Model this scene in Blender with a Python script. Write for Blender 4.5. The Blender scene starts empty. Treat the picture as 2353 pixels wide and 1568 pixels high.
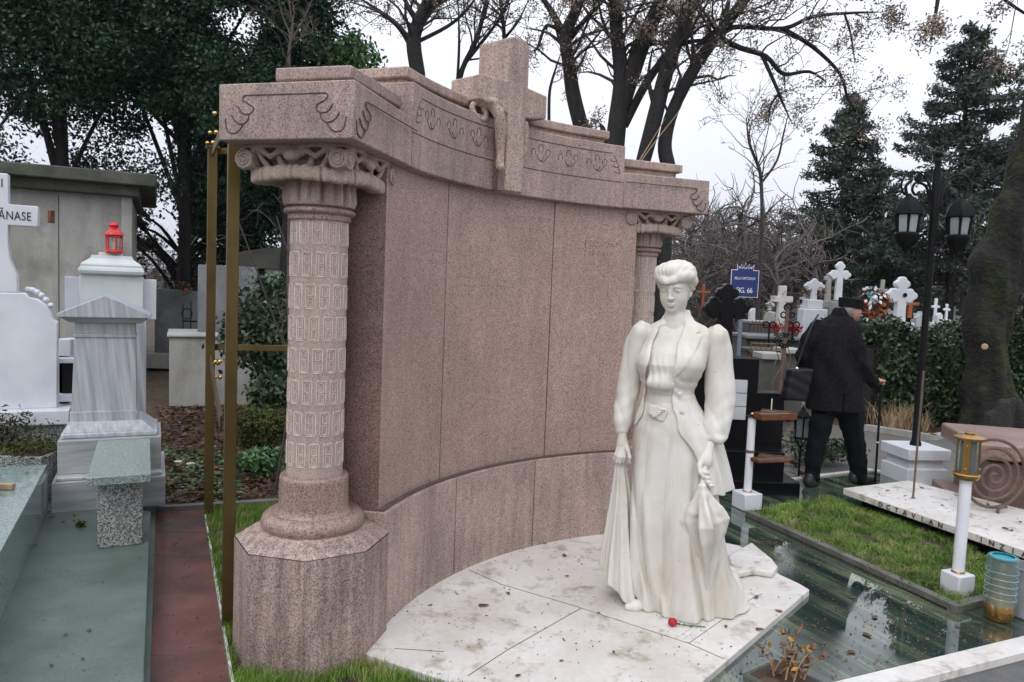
import bpy, math, random
import numpy as np
from mathutils import Vector, Matrix, noise as mnoise

random.seed(7)
RNG = np.random.default_rng(11)
scene = bpy.context.scene
COL = scene.collection
PI = math.pi

# ---------------------------------------------------------------- camera
F_, TH_, RO_, HC_ = 1700.0, 0.0716, 0.0404, 1.65      # focal length (2353 px wide frame), pitch, roll, eye height
_c, _s = math.cos(RO_), math.sin(RO_)
_fw = np.array([0, math.cos(TH_), -math.sin(TH_)]); _up = np.array([0, math.sin(TH_), math.cos(TH_)]); _rt = np.array([1., 0, 0])
CAMP = np.array([0, 0, HC_])
cam = bpy.data.cameras.new('camera'); camo = bpy.data.objects.new('camera', cam); COL.objects.link(camo)
cam.sensor_width = 36.0; cam.lens = F_ / 2353.0 * 36.0; cam.clip_start = 0.05; cam.clip_end = 800
R = _c * _rt + _s * _up; U = -_s * _rt + _c * _up
M = Matrix(((R[0], U[0], -_fw[0], 0), (R[1], U[1], -_fw[1], 0), (R[2], U[2], -_fw[2], HC_), (0, 0, 0, 1)))
camo.matrix_world = M
scene.camera = camo

# ---------------------------------------------------------------- world, sun, exposure
wd = bpy.data.worlds.new('World'); scene.world = wd; wd.use_nodes = True
nt = wd.node_tree; nt.nodes.clear()
SUN_EL, SUN_AZ = math.radians(48), math.radians(200)
sky = nt.nodes.new('ShaderNodeTexSky'); sky.sky_type = 'NISHITA'; sky.sun_disc = False
sky.sun_elevation = SUN_EL; sky.sun_rotation = SUN_AZ; sky.air_density = 1.0; sky.dust_density = 3.0
hs = nt.nodes.new('ShaderNodeHueSaturation'); hs.inputs['Saturation'].default_value = 0.35
nt.links.new(sky.outputs[0], hs.inputs['Color'])
tc = nt.nodes.new('ShaderNodeTexCoord'); no = nt.nodes.new('ShaderNodeTexNoise'); no.inputs['Scale'].default_value = 1.6; no.inputs['Detail'].default_value = 3
nt.links.new(tc.outputs['Generated'], no.inputs['Vector'])
rp = nt.nodes.new('ShaderNodeValToRGB'); rp.color_ramp.elements[0].color = (6.0, 6.35, 7.4, 1); rp.color_ramp.elements[1].color = (7.9, 8.1, 8.8, 1)
rp.color_ramp.elements[0].position = .3; rp.color_ramp.elements[1].position = .7
nt.links.new(no.outputs[0], rp.inputs[0])
mx = nt.nodes.new('ShaderNodeMix'); mx.data_type = 'RGBA'; mx.inputs[0].default_value = 0.86     # thick cloud cover over the clear sky
nt.links.new(hs.outputs[0], mx.inputs[6]); nt.links.new(rp.outputs[0], mx.inputs[7])
# cloud layer brighter towards the zenith
sp_ = nt.nodes.new('ShaderNodeSeparateXYZ'); nt.links.new(tc.outputs['Generated'], sp_.inputs[0])
zr_ = nt.nodes.new('ShaderNodeValToRGB'); e_ = zr_.color_ramp.elements; e_[0].position = .0; e_[0].color = (.88, .88, .88, 1); e_[1].position = 1.0; e_[1].color = (2.1, 2.1, 2.08, 1)
nt.links.new(sp_.outputs[2], zr_.inputs[0]); mz = nt.nodes.new('ShaderNodeMix'); mz.data_type = 'RGBA'; mz.blend_type = 'MULTIPLY'; mz.inputs[0].default_value = 1
nt.links.new(mx.outputs[2], mz.inputs[6]); nt.links.new(zr_.outputs[0], mz.inputs[7]); mx = mz
bgn = nt.nodes.new('ShaderNodeBackground'); bgn.inputs[1].default_value = 0.1
nt.links.new(mx.outputs[2], bgn.inputs[0])
wo = nt.nodes.new('ShaderNodeOutputWorld'); nt.links.new(bgn.outputs[0], wo.inputs[0])
sl = bpy.data.lights.new('sun', 'SUN'); sl.energy = 0.6; sl.angle = math.radians(25); sl.color = (1.0, .97, .93)
so = bpy.data.objects.new('sun', sl); COL.objects.link(so)
_sd = Vector((math.sin(SUN_AZ) * math.cos(SUN_EL), math.cos(SUN_AZ) * math.cos(SUN_EL), math.sin(SUN_EL)))
so.rotation_euler = _sd.to_track_quat('Z', 'Y').to_euler()
scene.view_settings.view_transform = 'Standard'; scene.view_settings.look = 'None'
scene.view_settings.exposure = 0.35; scene.view_settings.gamma = 1.0

# ---------------------------------------------------------------- survey helpers (points of the place read off the photograph)
def _ray(x, y):
    a = x - 1176.5; b = y - 784.0
    u = _c * a + _s * b; v = -_s * a + _c * b
    return _fw + _rt * u / F_ - _up * v / F_
def GZ(x, y, z=0.0):
    d = _ray(x, y); return CAMP + d * (z - HC_) / d[2]
def AT(x, y, Yv):
    d = _ray(x, y); return CAMP + d * Yv / d[1]
def PX(Yv):      # metres per survey pixel at depth Yv
    return Yv / F_

# ---------------------------------------------------------------- object helpers
def tag(o, label=None, cat=None, group=None, kind=None):
    if label: o['label'] = label
    if cat: o['category'] = cat
    if group: o['group'] = group
    if kind: o['kind'] = kind
    return o
def empty(name, label, cat, loc=(0, 0, 0), rz=0, group=None):
    o = bpy.data.objects.new(name, None); COL.objects.link(o)
    o.location = tuple(float(v) for v in loc); o.rotation_euler = (0, 0, rz); o.empty_display_size = .1
    return tag(o, label, cat, group)
def rawmesh(name, V, Fq, mat, parent=None, smooth=False, sharp=None, loc=None):
    """V (n,3) array; Fq list of faces or (m,k) array"""
    me = bpy.data.meshes.new(name)
    V = np.asarray(V, dtype=np.float32)
    if isinstance(Fq, np.ndarray):
        n, k = Fq.shape
        me.vertices.add(len(V)); me.vertices.foreach_set('co', V.ravel())
        me.loops.add(n * k); me.loops.foreach_set('vertex_index', Fq.astype(np.int32).ravel())
        me.polygons.add(n); me.polygons.foreach_set('loop_start', np.arange(0, n * k, k, dtype=np.int32))
        me.update(calc_edges=True)
    else:
        me.from_pydata([tuple(map(float, v)) for v in V], [], Fq); me.update()
    me.validate()
    if smooth:
        me.polygons.foreach_set('use_smooth', [True] * len(me.polygons))
        if sharp: me.set_sharp_from_angle(angle=math.radians(sharp))
    me.materials.append(mat)
    o = bpy.data.objects.new(name, me); COL.objects.link(o)
    if parent: o.parent = parent
    if loc is not None: o.location = tuple(float(v) for v in loc)
    return o
def rot2(p, a):
    c, s = math.cos(a), math.sin(a); return (p[0] * c - p[1] * s, p[0] * s + p[1] * c)
class MB:
    def __init__(s): s.V = []; s.F = []
    def add(s, V, Fc):
        n = len(s.V); s.V += [tuple(map(float, v)) for v in V]; s.F += [tuple(n + i for i in f) for f in Fc]; return s
    def box(s, c, size, rz=0, taper=1.0, M=None):
        hx, hy, hz = size[0] / 2, size[1] / 2, size[2] / 2; V = []
        for z, t in ((-hz, 1.0), (hz, taper)):
            for x, y in ((-hx, -hy), (hx, -hy), (hx, hy), (-hx, hy)):
                x2, y2 = rot2((x * t, y * t), rz); p = Vector((x2, y2, z))
                if M: p = M @ p
                V.append((c[0] + p[0], c[1] + p[1], c[2] + p[2]))
        return s.add(V, [(3, 2, 1, 0), (4, 5, 6, 7), (0, 1, 5, 4), (1, 2, 6, 5), (2, 3, 7, 6), (3, 0, 4, 7)])
    def prism(s, poly, z0, z1, top=None):
        n = len(poly); top = top or poly
        a = sum(poly[i][0] * poly[(i + 1) % n][1] - poly[(i + 1) % n][0] * poly[i][1] for i in range(n))
        if a < 0: poly = list(poly)[::-1]; top = list(top)[::-1]
        V = [(p[0], p[1], z0) for p in poly] + [(p[0], p[1], z1) for p in top]
        return s.add(V, [tuple(range(n))[::-1], tuple(range(n, 2 * n))] + [(i, (i + 1) % n, n + (i + 1) % n, n + i) for i in range(n)])
    def prism_y(s, poly, y0, y1, Mt=None):     # poly in (x,z), extruded along y
        n = len(poly)
        a = sum(poly[i][0] * poly[(i + 1) % n][1] - poly[(i + 1) % n][0] * poly[i][1] for i in range(n))
        if a < 0: poly = list(poly)[::-1]
        V = [(p[0], y0, p[1]) for p in poly] + [(p[0], y1, p[1]) for p in poly]
        if Mt: V = [tuple(Mt @ Vector(v)) for v in V]
        return s.add(V, [tuple(range(n)), tuple(range(n, 2 * n))[::-1]] + [(i, n + i, n + (i + 1) % n, (i + 1) % n) for i in range(n)])
    def lathe(s, prof, c=(0, 0, 0), n=32, axis=None, close=True, rfun=None):
        V = []; m = len(prof)
        for r, z in prof:
            for k in range(n):
                a = 2 * PI * k / n; rr = r * (rfun(a, z) if rfun else 1)
                V.append((rr * math.cos(a), rr * math.sin(a), z))
        if axis is not None:
            q = Vector(axis).to_track_quat('Z', 'Y'); V = [tuple(q @ Vector(v)) for v in V]
        V = [(v[0] + c[0], v[1] + c[1], v[2] + c[2]) for v in V]
        Fc = [(i * n + k, i * n + (k + 1) % n, (i + 1) * n + (k + 1) % n, (i + 1) * n + k) for i in range(m - 1) for k in range(n)]
        if close: Fc += [tuple(range(n))[::-1], tuple((m - 1) * n + k for k in range(n))]
        return s.add(V, Fc)
    def tube(s, P, r, n=8, cap=True):
        V, Fc = tube_arrays([np.array(P, float)], [np.array(r if hasattr(r, '__len__') else [r] * len(P), float)], n)
        Fc = [tuple(f) for f in Fc]
        if cap: Fc += [tuple(range(n))[::-1], tuple(len(V) - n + k for k in range(n))]
        return s.add(V, Fc)
    def sphere(s, c, r, n=12, sc=(1, 1, 1)):
        prof = [(max(1e-4, r * math.sin(PI * i / n)), -r * math.cos(PI * i / n)) for i in range(n + 1)]
        V0 = len(s.V); s.lathe(prof, (0, 0, 0), n * 2, close=True)
        for i in range(V0, len(s.V)):
            v = s.V[i]; s.V[i] = (v[0] * sc[0] + c[0], v[1] * sc[1] + c[1], v[2] * sc[2] + c[2])
        return s
    def build(s, name, mat, parent=None, smooth=False, sharp=35, bevel=0, loc=None, seg=2):
        o = rawmesh(name, np.array(s.V), s.F, mat, parent, smooth or bevel > 0, sharp, loc)
        if bevel:
            m = o.modifiers.new('bevel', 'BEVEL'); m.width = bevel; m.segments = seg; m.limit_method = 'ANGLE'; m.angle_limit = math.radians(40)
        return o
def tube_arrays(Ps, Rs, n=5):
    """many polylines -> one vertex and face array"""
    VV = []; FF = []; base = 0
    ang = np.arange(n) * 2 * PI / n; ca, sa = np.cos(ang), np.sin(ang)
    for P, r in zip(Ps, Rs):
        m = len(P)
        if m < 2: continue
        T = np.gradient(P, axis=0); T /= (np.linalg.norm(T, axis=1, keepdims=True) + 1e-9)
        N = np.zeros_like(T); a = np.array([0, 0, 1.]) if abs(T[0][2]) < .9 else np.array([1., 0, 0])
        v = np.cross(T[0], a); v /= np.linalg.norm(v); N[0] = v
        for i in range(1, m):
            v = N[i - 1] - T[i] * (N[i - 1] @ T[i]); l = np.linalg.norm(v); N[i] = v / l if l > 1e-6 else N[i - 1]
        B = np.cross(T, N)
        ring = P[:, None, :] + r[:, None, None] * (N[:, None, :] * ca[None, :, None] + B[:, None, :] * sa[None, :, None])
        VV.append(ring.reshape(-1, 3))
        i = np.arange(m - 1)[:, None]; k = np.arange(n)[None, :]; k2 = (k + 1) % n
        FF.append((np.stack([i * n + k, i * n + k2, (i + 1) * n + k2, (i + 1) * n + k], -1) + base).reshape(-1, 4))
        base += m * n
    return np.concatenate(VV), np.concatenate(FF)
def smooth_path(P, k=6):
    P = np.array(P, float); out = []
    for i in range(len(P) - 1):
        p0 = P[max(i - 1, 0)]; p1 = P[i]; p2 = P[i + 1]; p3 = P[min(i + 2, len(P) - 1)]
        for t in np.arange(k) / k:
            out.append(.5 * ((2 * p1) + (-p0 + p2) * t + (2 * p0 - 5 * p1 + 4 * p2 - p3) * t ** 2 + (-p0 + 3 * p1 - 3 * p2 + p3) * t ** 3))
    out.append(P[-1]); return np.array(out)
def copy_tree(o, parent=None, label=None, loc=None, rz=None, scale=None):
    c = o.copy(); COL.objects.link(c); c.parent = parent
    if label: c['label'] = label
    if loc is not None: c.location = tuple(float(v) for v in loc)
    if rz is not None: c.rotation_euler = (0, 0, rz)
    if scale is not None: c.scale = (scale,) * 3 if not hasattr(scale, '__len__') else scale
    for ch in list(o.children): copy_tree(ch, c)
    return c
def text_arrays(txt, size, depth=0.004, spacing=1.0, align='CENTER'):
    cu = bpy.data.curves.new('lettering', 'FONT'); cu.body = txt; cu.size = size; cu.extrude = depth; cu.align_x = align; cu.space_character = spacing
    o = bpy.data.objects.new('lettering', cu); COL.objects.link(o)
    dg = bpy.context.evaluated_depsgraph_get(); me = bpy.data.meshes.new_from_object(o.evaluated_get(dg))
    V = [tuple(v.co) for v in me.vertices]; Fc = [tuple(p.vertices) for p in me.polygons]
    bpy.data.objects.remove(o); bpy.data.curves.remove(cu); bpy.data.meshes.remove(me)
    return V, Fc
def lettering(name, txt, size, mat, parent, Mt, depth=.004, spacing=1.0, align='CENTER', sx=1.0):
    V, Fc = text_arrays(txt, size, depth, spacing, align)
    V = [tuple(Mt @ Vector((v[0] * sx, v[1], v[2]))) for v in V]
    return rawmesh(name, np.array(V), Fc, mat, parent)

# ---------------------------------------------------------------- signed-distance sculpting (numpy, surface nets)
class SDF:
    def __init__(s, lo, hi, res):
        s.lo = np.array(lo, float); s.res = res
        s.n = np.ceil((np.array(hi) - s.lo) / res).astype(int) + 1
        ax = [s.lo[i] + np.arange(s.n[i]) * res for i in range(3)]
        s.ax = ax; s.d = np.full(tuple(s.n), 1.0, np.float32)
    def sl(s, lo, hi):
        a = np.clip(np.floor((np.array(lo) - s.lo) / s.res).astype(int), 0, s.n); b = np.clip(np.ceil((np.array(hi) - s.lo) / s.res).astype(int) + 1, 0, s.n)
        return tuple(slice(int(a[i]), int(b[i])) for i in range(3))
    def pts(s, sl):
        X, Y, Z = np.meshgrid(s.ax[0][sl[0]], s.ax[1][sl[1]], s.ax[2][sl[2]], indexing='ij')
        return np.stack([X, Y, Z], -1).astype(np.float32)
    def comb(s, sl, d, k, mode='u'):
        a = s.d[sl]
        if mode == 'u':
            h = np.maximum(k - np.abs(a - d), 0) / max(k, 1e-6); s.d[sl] = np.minimum(a, d) - h * h * k / 4
        else:       # subtract
            d = -d; h = np.maximum(k - np.abs(a - d), 0) / max(k, 1e-6); s.d[sl] = np.maximum(a, d) + h * h * k / 4
    def ell(s, c, r, k=.01, mode='u', Rm=None, disp=None):
        c = np.array(c, float); r = np.array(r if hasattr(r, '__len__') else [r] * 3, float); m = r.max() + k + .03
        sl = s.sl(c - m, c + m); P = s.pts(sl)
        if P.size == 0: return s
        Q = P - c
        if Rm is not None: Q = Q @ np.array(Rm)
        k0 = np.linalg.norm(Q / r, axis=-1); k1 = np.linalg.norm(Q / (r * r), axis=-1)
        d = np.where(k1 > 1e-9, k0 * (k0 - 1) / np.maximum(k1, 1e-9), -r.min())
        if disp is not None: d = d + disp(P)
        s.comb(sl, d, k, mode); return s
    def cap(s, a, b, ra, rb=None, k=.01, mode='u', disp=None):
        a = np.array(a, float); b = np.array(b, float); rb = ra if rb is None else rb; m = max(ra, rb) + k + .03
        sl = s.sl(np.minimum(a, b) - m, np.maximum(a, b) + m); P = s.pts(sl)
        if P.size == 0: return s
        ba = b - a; t = np.clip(((P - a) @ ba) / max(ba @ ba, 1e-9), 0, 1)
        d = np.linalg.norm(P - a - t[..., None] * ba, axis=-1) - (ra + (rb - ra) * t)
        if disp is not None: d = d + disp(P)
        s.comb(sl, d, k, mode); return s
    def chain(s, P, r, k=.008, **kw):
        for i in range(len(P) - 1): s.cap(P[i], P[i + 1], r[i], r[i + 1], k=k if i else kw.get('k0', k))
        return s
    def fun(s, lo, hi, f, k=.01, mode='u'):
        sl = s.sl(lo, hi); s.comb(sl, f(s.pts(sl)), k, mode); return s
    def mesh(s):
        d = s.d.copy()
        for ax in range(3):      # close at the borders
            ix = [slice(None)] * 3; ix[ax] = 0; d[tuple(ix)] = 1; ix[ax] = -1; d[tuple(ix)] = 1
        ins = d < 0; nx, ny, nz = d.shape
        cnt = np.zeros((nx - 1, ny - 1, nz - 1), np.int8)
        for i in (0, 1):
            for j in (0, 1):
                for k in (0, 1): cnt += ins[i:nx - 1 + i, j:ny - 1 + j, k:nz - 1 + k]
        act = (cnt > 0) & (cnt < 8); idx = -np.ones(act.shape, np.int64); A = np.argwhere(act); idx[act] = np.arange(len(A))
        acc = np.zeros((len(A), 3)); num = np.zeros(len(A))
        x, y, z = A.T
        for axis in range(3):
            o = [0, 0, 0]; o[axis] = 1; e1, e2 = [t for t in range(3) if t != axis]
            for p in (0, 1):
                for q in (0, 1):
                    s0 = [0, 0, 0]; s0[e1] = p; s0[e2] = q
                    v0 = d[x + s0[0], y + s0[1], z + s0[2]]; v1 = d[x + s0[0] + o[0], y + s0[1] + o[1], z + s0[2] + o[2]]
                    c = (v0 < 0) != (v1 < 0); t = np.where(c, v0 / np.where(c, v0 - v1, 1), 0)
                    pt = np.tile(np.array(s0, float), (len(A), 1)); pt[:, axis] += t
                    acc += pt * c[:, None]; num += c
        V = s.lo + (A + acc / np.maximum(num, 1)[:, None]) * s.res
        FF = []
        for axis in range(3):
            e1, e2 = [(1, 2), (2, 0), (0, 1)][axis]
            sa = [slice(1, -1)] * 3; sa[axis] = slice(0, -1); sb = list(sa); sb[axis] = slice(1, None)
            a = ins[tuple(sa)]; b = ins[tuple(sb)]; c = np.argwhere(a != b)
            if len(c) == 0: continue
            fl = a[tuple(c.T)]; off = np.array([1, 1, 1]); off[axis] = 0; g = c + off
            def cell(p, q):
                h = g.copy(); h[:, e1] -= p; h[:, e2] -= q; return idx[tuple(h.T)]
            q4 = np.stack([cell(1, 1), cell(0, 1), cell(0, 0), cell(1, 0)], -1)
            q4[~fl] = q4[~fl][:, ::-1]; FF.append(q4)
        return V, np.concatenate(FF)
    def build(s, name, mat, parent=None, Mt=None, smooth_it=0, loc=None):
        V, Fq = s.mesh()
        if Mt is not None: V = V @ np.array(Mt)[:3, :3].T + np.array(Mt)[:3, 3]
        o = rawmesh(name, V, Fq, mat, parent, True, None, loc)
        if smooth_it:
            m = o.modifiers.new('smooth', 'SMOOTH'); m.iterations = smooth_it; m.factor = .5
        return o
def poly_sdf(x, z, poly):
    d = np.full(x.shape, 1e9, np.float32); sg = np.ones(x.shape, np.float32); n = len(poly)
    for i in range(n):
        ax, az = poly[i]; bx, bz = poly[i - 1]; ex, ez = bx - ax, bz - az; wx, wz = x - ax, z - az
        t = np.clip((wx * ex + wz * ez) / (ex * ex + ez * ez + 1e-12), 0, 1)
        d = np.minimum(d, (wx - ex * t) ** 2 + (wz - ez * t) ** 2)
        c1 = z >= az; c2 = z < bz; c3 = ex * wz > ez * wx
        fl = (c1 & c2 & c3) | (~c1 & ~c2 & ~c3); sg = np.where(fl, -sg, sg)
    return sg * np.sqrt(d)
def interp_levels(z, L):
    """L: list of tuples (z, a, b, ...), returns interpolated columns"""
    L = sorted(L); zs = np.array([l[0] for l in L]); return [np.interp(z, zs, [l[i] for l in L]).astype(np.float32) for i in range(1, len(L[0]))]
def loft_f(L, disp=None, pw=2.0):
    """L rows: z, cx, cy, rx, ry"""
    z0 = min(l[0] for l in L); z1 = max(l[0] for l in L)
    def f(P):
        z = P[..., 2]; cx, cy, rx, ry = interp_levels(z, L)
        u = np.abs((P[..., 0] - cx) / rx); v = np.abs((P[..., 1] - cy) / ry)
        q = (u ** pw + v ** pw) ** (1 / pw)
        g = np.sqrt(u * u / (rx * rx) + v * v / (ry * ry)) / np.maximum(np.sqrt(u * u + v * v), 1e-6)
        d = (q - 1) / np.maximum(g, 1e-6) * .92
        if disp is not None: d = d + disp(P, np.arctan2((P[..., 1] - cy) / ry, (P[..., 0] - cx) / rx))
        return np.maximum(d, np.maximum(z0 - z, z - z1))
    return f
# ---------------------------------------------------------------- materials
def newmat(name):
    m = bpy.data.materials.new(name); m.use_nodes = True; t = m.node_tree
    return m, t, t.nodes['Principled BSDF']
def _coord(t, scale=(1, 1, 1), rot=(0, 0, 0)):
    tc = t.nodes.new('ShaderNodeTexCoord'); src = tc.outputs['Object']
    if any(rot): mr = t.nodes.new('ShaderNodeMapping'); mr.inputs['Rotation'].default_value = rot; t.links.new(src, mr.inputs[0]); src = mr.outputs[0]
    mp = t.nodes.new('ShaderNodeMapping'); mp.inputs['Scale'].default_value = scale; t.links.new(src, mp.inputs[0]); return mp.outputs[0]
def _noise(t, vec, scale, detail=4, rough=.6):
    n = t.nodes.new('ShaderNodeTexNoise'); n.inputs['Scale'].default_value = scale; n.inputs['Detail'].default_value = detail; n.inputs['Roughness'].default_value = rough
    t.links.new(vec, n.inputs['Vector']); return n.outputs[0]
def _ramp(t, fac, stops, const=False):
    r = t.nodes.new('ShaderNodeValToRGB'); cr = r.color_ramp
    if const: cr.interpolation = 'CONSTANT'
    while len(cr.elements) < len(stops): cr.elements.new(.5)
    for e, (p, c) in zip(cr.elements, stops): e.position = p; e.color = (*c, 1) if len(c) == 3 else c
    t.links.new(fac, r.inputs[0]); return r.outputs[0]
def _mix(t, fac, a, b, mode='MIX'):
    m = t.nodes.new('ShaderNodeMix'); m.data_type = 'RGBA'; m.blend_type = mode
    for inp, v in ((m.inputs[0], fac), (m.inputs[6], a), (m.inputs[7], b)):
        if isinstance(v, (int, float)): inp.default_value = v
        elif isinstance(v, tuple): inp.default_value = (*v, 1) if len(v) == 3 else v
        else: t.links.new(v, inp)
    return m.outputs[2]
def _bump(t, b, h, strength=.3, dist=.01):
    n = t.nodes.new('ShaderNodeBump'); n.inputs['Strength'].default_value = strength; n.inputs['Distance'].default_value = dist
    t.links.new(h, n.inputs['Height']); t.links.new(n.outputs[0], b.inputs['Normal'])
G = lambda v: (v, v, v)
def granite(name, cols, scale=150, rough=.6, streak=.25, bump=.25, lo=.62, tint=None, spec=.5):
    m, t, b = newmat(name); v = _coord(t)
    vo = t.nodes.new('ShaderNodeTexVoronoi'); vo.inputs['Scale'].default_value = scale; t.links.new(v, vo.inputs['Vector'])
    sx = t.nodes.new('ShaderNodeSeparateColor'); t.links.new(vo.outputs['Color'], sx.inputs[0])
    n = len(cols); col = _ramp(t, sx.outputs[0], [(i / n, c) for i, c in enumerate(cols)], True)
    fine = _noise(t, v, 340, 2); col = _mix(t, .35, col, _ramp(t, fine, [(.3, G(.25)), (.7, G(1.0))]), 'MULTIPLY')
    big = _noise(t, v, 2.2, 5); col = _mix(t, 1.0, col, _ramp(t, big, [(.3, G(lo)), (.65, G(1.0))]), 'MULTIPLY')
    vs = _coord(t, (14, 14, 1.1)); st = _noise(t, vs, 1.6, 5, .7)
    col = _mix(t, streak, col, _ramp(t, st, [(.38, (.25, .22, .20)), (.6, G(1.0))]), 'MULTIPLY')
    oi = t.nodes.new('ShaderNodeObjectInfo'); col = _mix(t, 1.0, col, _ramp(t, oi.outputs['Random'], [(0, (1.0, .975, .96)), (1, (1.18, 1.13, 1.09))]), 'MULTIPLY')
    if tint: col = _mix(t, 1.0, col, tint, 'MULTIPLY')
    t.links.new(col, b.inputs['Base Color']); b.inputs['Roughness'].default_value = rough; b.inputs['Specular IOR Level'].default_value = spec
    _bump(t, b, fine, bump, .004); return m
def stone(name, c1, c2, scale=6, rough=.7, c3=None, s3=2.0, a3=.5, lim3=(.5, .68), stretch=(1, 1, 1), rot=(0, 0, 0), bump=.2, bs=60, fine=0.0, metallic=0, spec=.5, dist=.01, det=5):
    m, t, b = newmat(name); v = _coord(t, stretch, rot); v0 = _coord(t)
    col = _ramp(t, _noise(t, v, scale, det), [(.32, c1), (.68, c2)])
    if c3: 
        f = _ramp(t, _noise(t, v0, s3, 6, .65), [(lim3[0], G(0)), (lim3[1], G(a3))]); col = _mix(t, f, col, c3)
    fn = _noise(t, v0, bs, 3)
    if fine: col = _mix(t, fine, col, _ramp(t, fn, [(.3, G(.2)), (.65, G(1.0))]), 'MULTIPLY')
    t.links.new(col, b.inputs['Base Color']); b.inputs['Roughness'].default_value = rough; b.inputs['Metallic'].default_value = metallic; b.inputs['Specular IOR Level'].default_value = spec
    if bump: _bump(t, b, fn, bump, dist)
    return m
MG = {}
MG['granite'] = granite('pink_granite', [(0.548, 0.414, 0.360), (0.462, 0.325, 0.280), (0.223, 0.176, 0.156), (0.513, 0.395, 0.348), (0.595, 0.492, 0.444), (0.411, 0.279, 0.234), (0.490, 0.395, 0.359), (0.324, 0.254, 0.230), (0.525, 0.413, 0.366)], 230, .62, .30, .2)
MG['granite_base'] = granite('streaked_pink_granite', [(0.549, 0.420, 0.366), (0.450, 0.325, 0.279), (0.209, 0.169, 0.150), (0.502, 0.395, 0.348), (0.573, 0.486, 0.433), (0.400, 0.279, 0.233), (0.294, 0.238, 0.215), (0.502, 0.395, 0.354)], 205, .66, .55, .2, .66)
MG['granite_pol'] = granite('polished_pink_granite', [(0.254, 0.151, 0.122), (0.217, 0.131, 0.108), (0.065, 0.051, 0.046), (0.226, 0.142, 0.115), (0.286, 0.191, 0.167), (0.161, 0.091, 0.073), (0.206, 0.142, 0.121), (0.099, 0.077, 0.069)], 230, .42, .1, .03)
MG['granite_panel'] = granite('honed_pink_granite', [(0.503, 0.357, 0.298), (0.414, 0.274, 0.226), (0.186, 0.141, 0.125), (0.466, 0.332, 0.286), (0.545, 0.432, 0.381), (0.344, 0.216, 0.170), (0.457, 0.351, 0.308), (0.275, 0.205, 0.179)], 250, .5, .14, .08, .80)
MG['granite_mid'] = granite('moulded_pink_granite', [(0.391, 0.274, 0.229), (0.314, 0.199, 0.164), (0.173, 0.129, 0.113), (0.366, 0.262, 0.224), (0.421, 0.325, 0.290), (0.343, 0.212, 0.163)], 190, .42, .2, .06, .72)
MG['granite_pale'] = granite('weathered_pink_granite', [(0.615, 0.493, 0.419), (0.531, 0.403, 0.343), (0.283, 0.225, 0.194), (0.580, 0.455, 0.393), (0.648, 0.541, 0.471), (0.456, 0.337, 0.286)], 195, .8, .35, .35, .62)
MG['granite_shaft'] = granite('pale_carved_granite', [(.50, .41, .36), (.46, .365, .32), (.36, .29, .26), (.49, .40, .355), (.53, .45, .405), (.42, .33, .29)], 230, .8, .2, .3, .78)
MG['granite_edge'] = stone('worn_pale_granite_ridges', (.60, .50, .44), (.70, .60, .54), 60, .85, bump=0)
MG['groove'] = stone('granite_groove', (.07, .05, .045), (.12, .09, .08), 20, .9)
def marble_statue():
    m, t, b = newmat('statue_marble'); v = _coord(t)
    col = _ramp(t, _noise(t, v, 3.0, 5), [(.3, (.63, .595, .52)), (.7, (.71, .695, .655))])
    f = _ramp(t, _noise(t, _coord(t, (1, 1, .35)), 5.0, 6, .7), [(.46, G(0)), (.70, G(.6))]); col = _mix(t, f, col, (.50, .43, .33)); f2 = _ramp(t, _noise(t, _coord(t, (9, 9, .8)), 2.0, 5, .7), [(.54, G(0)), (.70, G(.35))]); col = _mix(t, f2, col, (.38, .36, .33))
    sp = _ramp(t, _noise(t, v, 38, 3, .6), [(.70, G(0)), (.76, G(.7))]); col = _mix(t, sp, col, (.25, .22, .19))
    g = t.nodes.new('ShaderNodeNewGeometry'); cv = _ramp(t, g.outputs['Pointiness'], [(.44, G(.5)), (.5, G(0))])  # crease shading put into the colour, browner where concave
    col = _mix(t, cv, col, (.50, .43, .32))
    t.links.new(col, b.inputs['Base Color']); b.inputs['Roughness'].default_value = .42; b.inputs['Specular IOR Level'].default_value = .4
    _bump(t, b, _noise(t, v, 45, 4), .05, .01); return m
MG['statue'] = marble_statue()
MG['slab'] = stone('stained_white_marble', (.57, .53, .48), (.74, .715, .68), 2.4, .38, (.25, .19, .13), 7.0, .85, (.53, .70), bump=.08, bs=30, fine=.12)
MG['white'] = stone('white_marble', (.60, .61, .64), (.72, .73, .75), 3, .35, (.52, .54, .60), 4, .5, (.45, .7), (1, .3, 1), (0, .6, 0), bump=.02)
MG['white_grey'] = stone('grey_veined_marble', (.27, .29, .33), (.52, .525, .53), 4.5, .35, (.42, .39, .32), 3, .5, (.52, .72), (7, 7, .35), (0, .12, 0), bump=.03, det=7)
MG['white_grey_h'] = stone('grey_bedded_marble', (.22, .235, .25), (.46, .465, .465), 5, .35, (.30, .33, .28), 5, .4, (.5, .72), (.35, .35, 4), (0, .05, 0), bump=.04, det=7)
MG['white_green'] = stone('greenish_white_marble', (.50, .56, .54), (.62, .67, .66), 4, .35, bump=.03)
MG['terr'] = stone('grey_green_paint', (.075, .118, .098), (.135, .182, .158), 3.2, .42, (.06, .075, .06), 2.2, .65, (.50, .72), bump=.15, bs=90, fine=.3, det=9)
MG['ggran'] = granite('green_grey_granite', [(.22, .30, .28), (.33, .40, .37), (.10, .15, .14), (.27, .34, .32), (.45, .50, .48), (.17, .22, .21)], 210, .3, .05, .03, .85)
MG['ggran2'] = granite('terrazzo_grey', [(.22, .24, .24), (.42, .44, .43), (.08, .09, .09), (.30, .33, .32), (.55, .56, .55), (.15, .17, .17)], 160, .6, .1, .15, .8)
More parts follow.
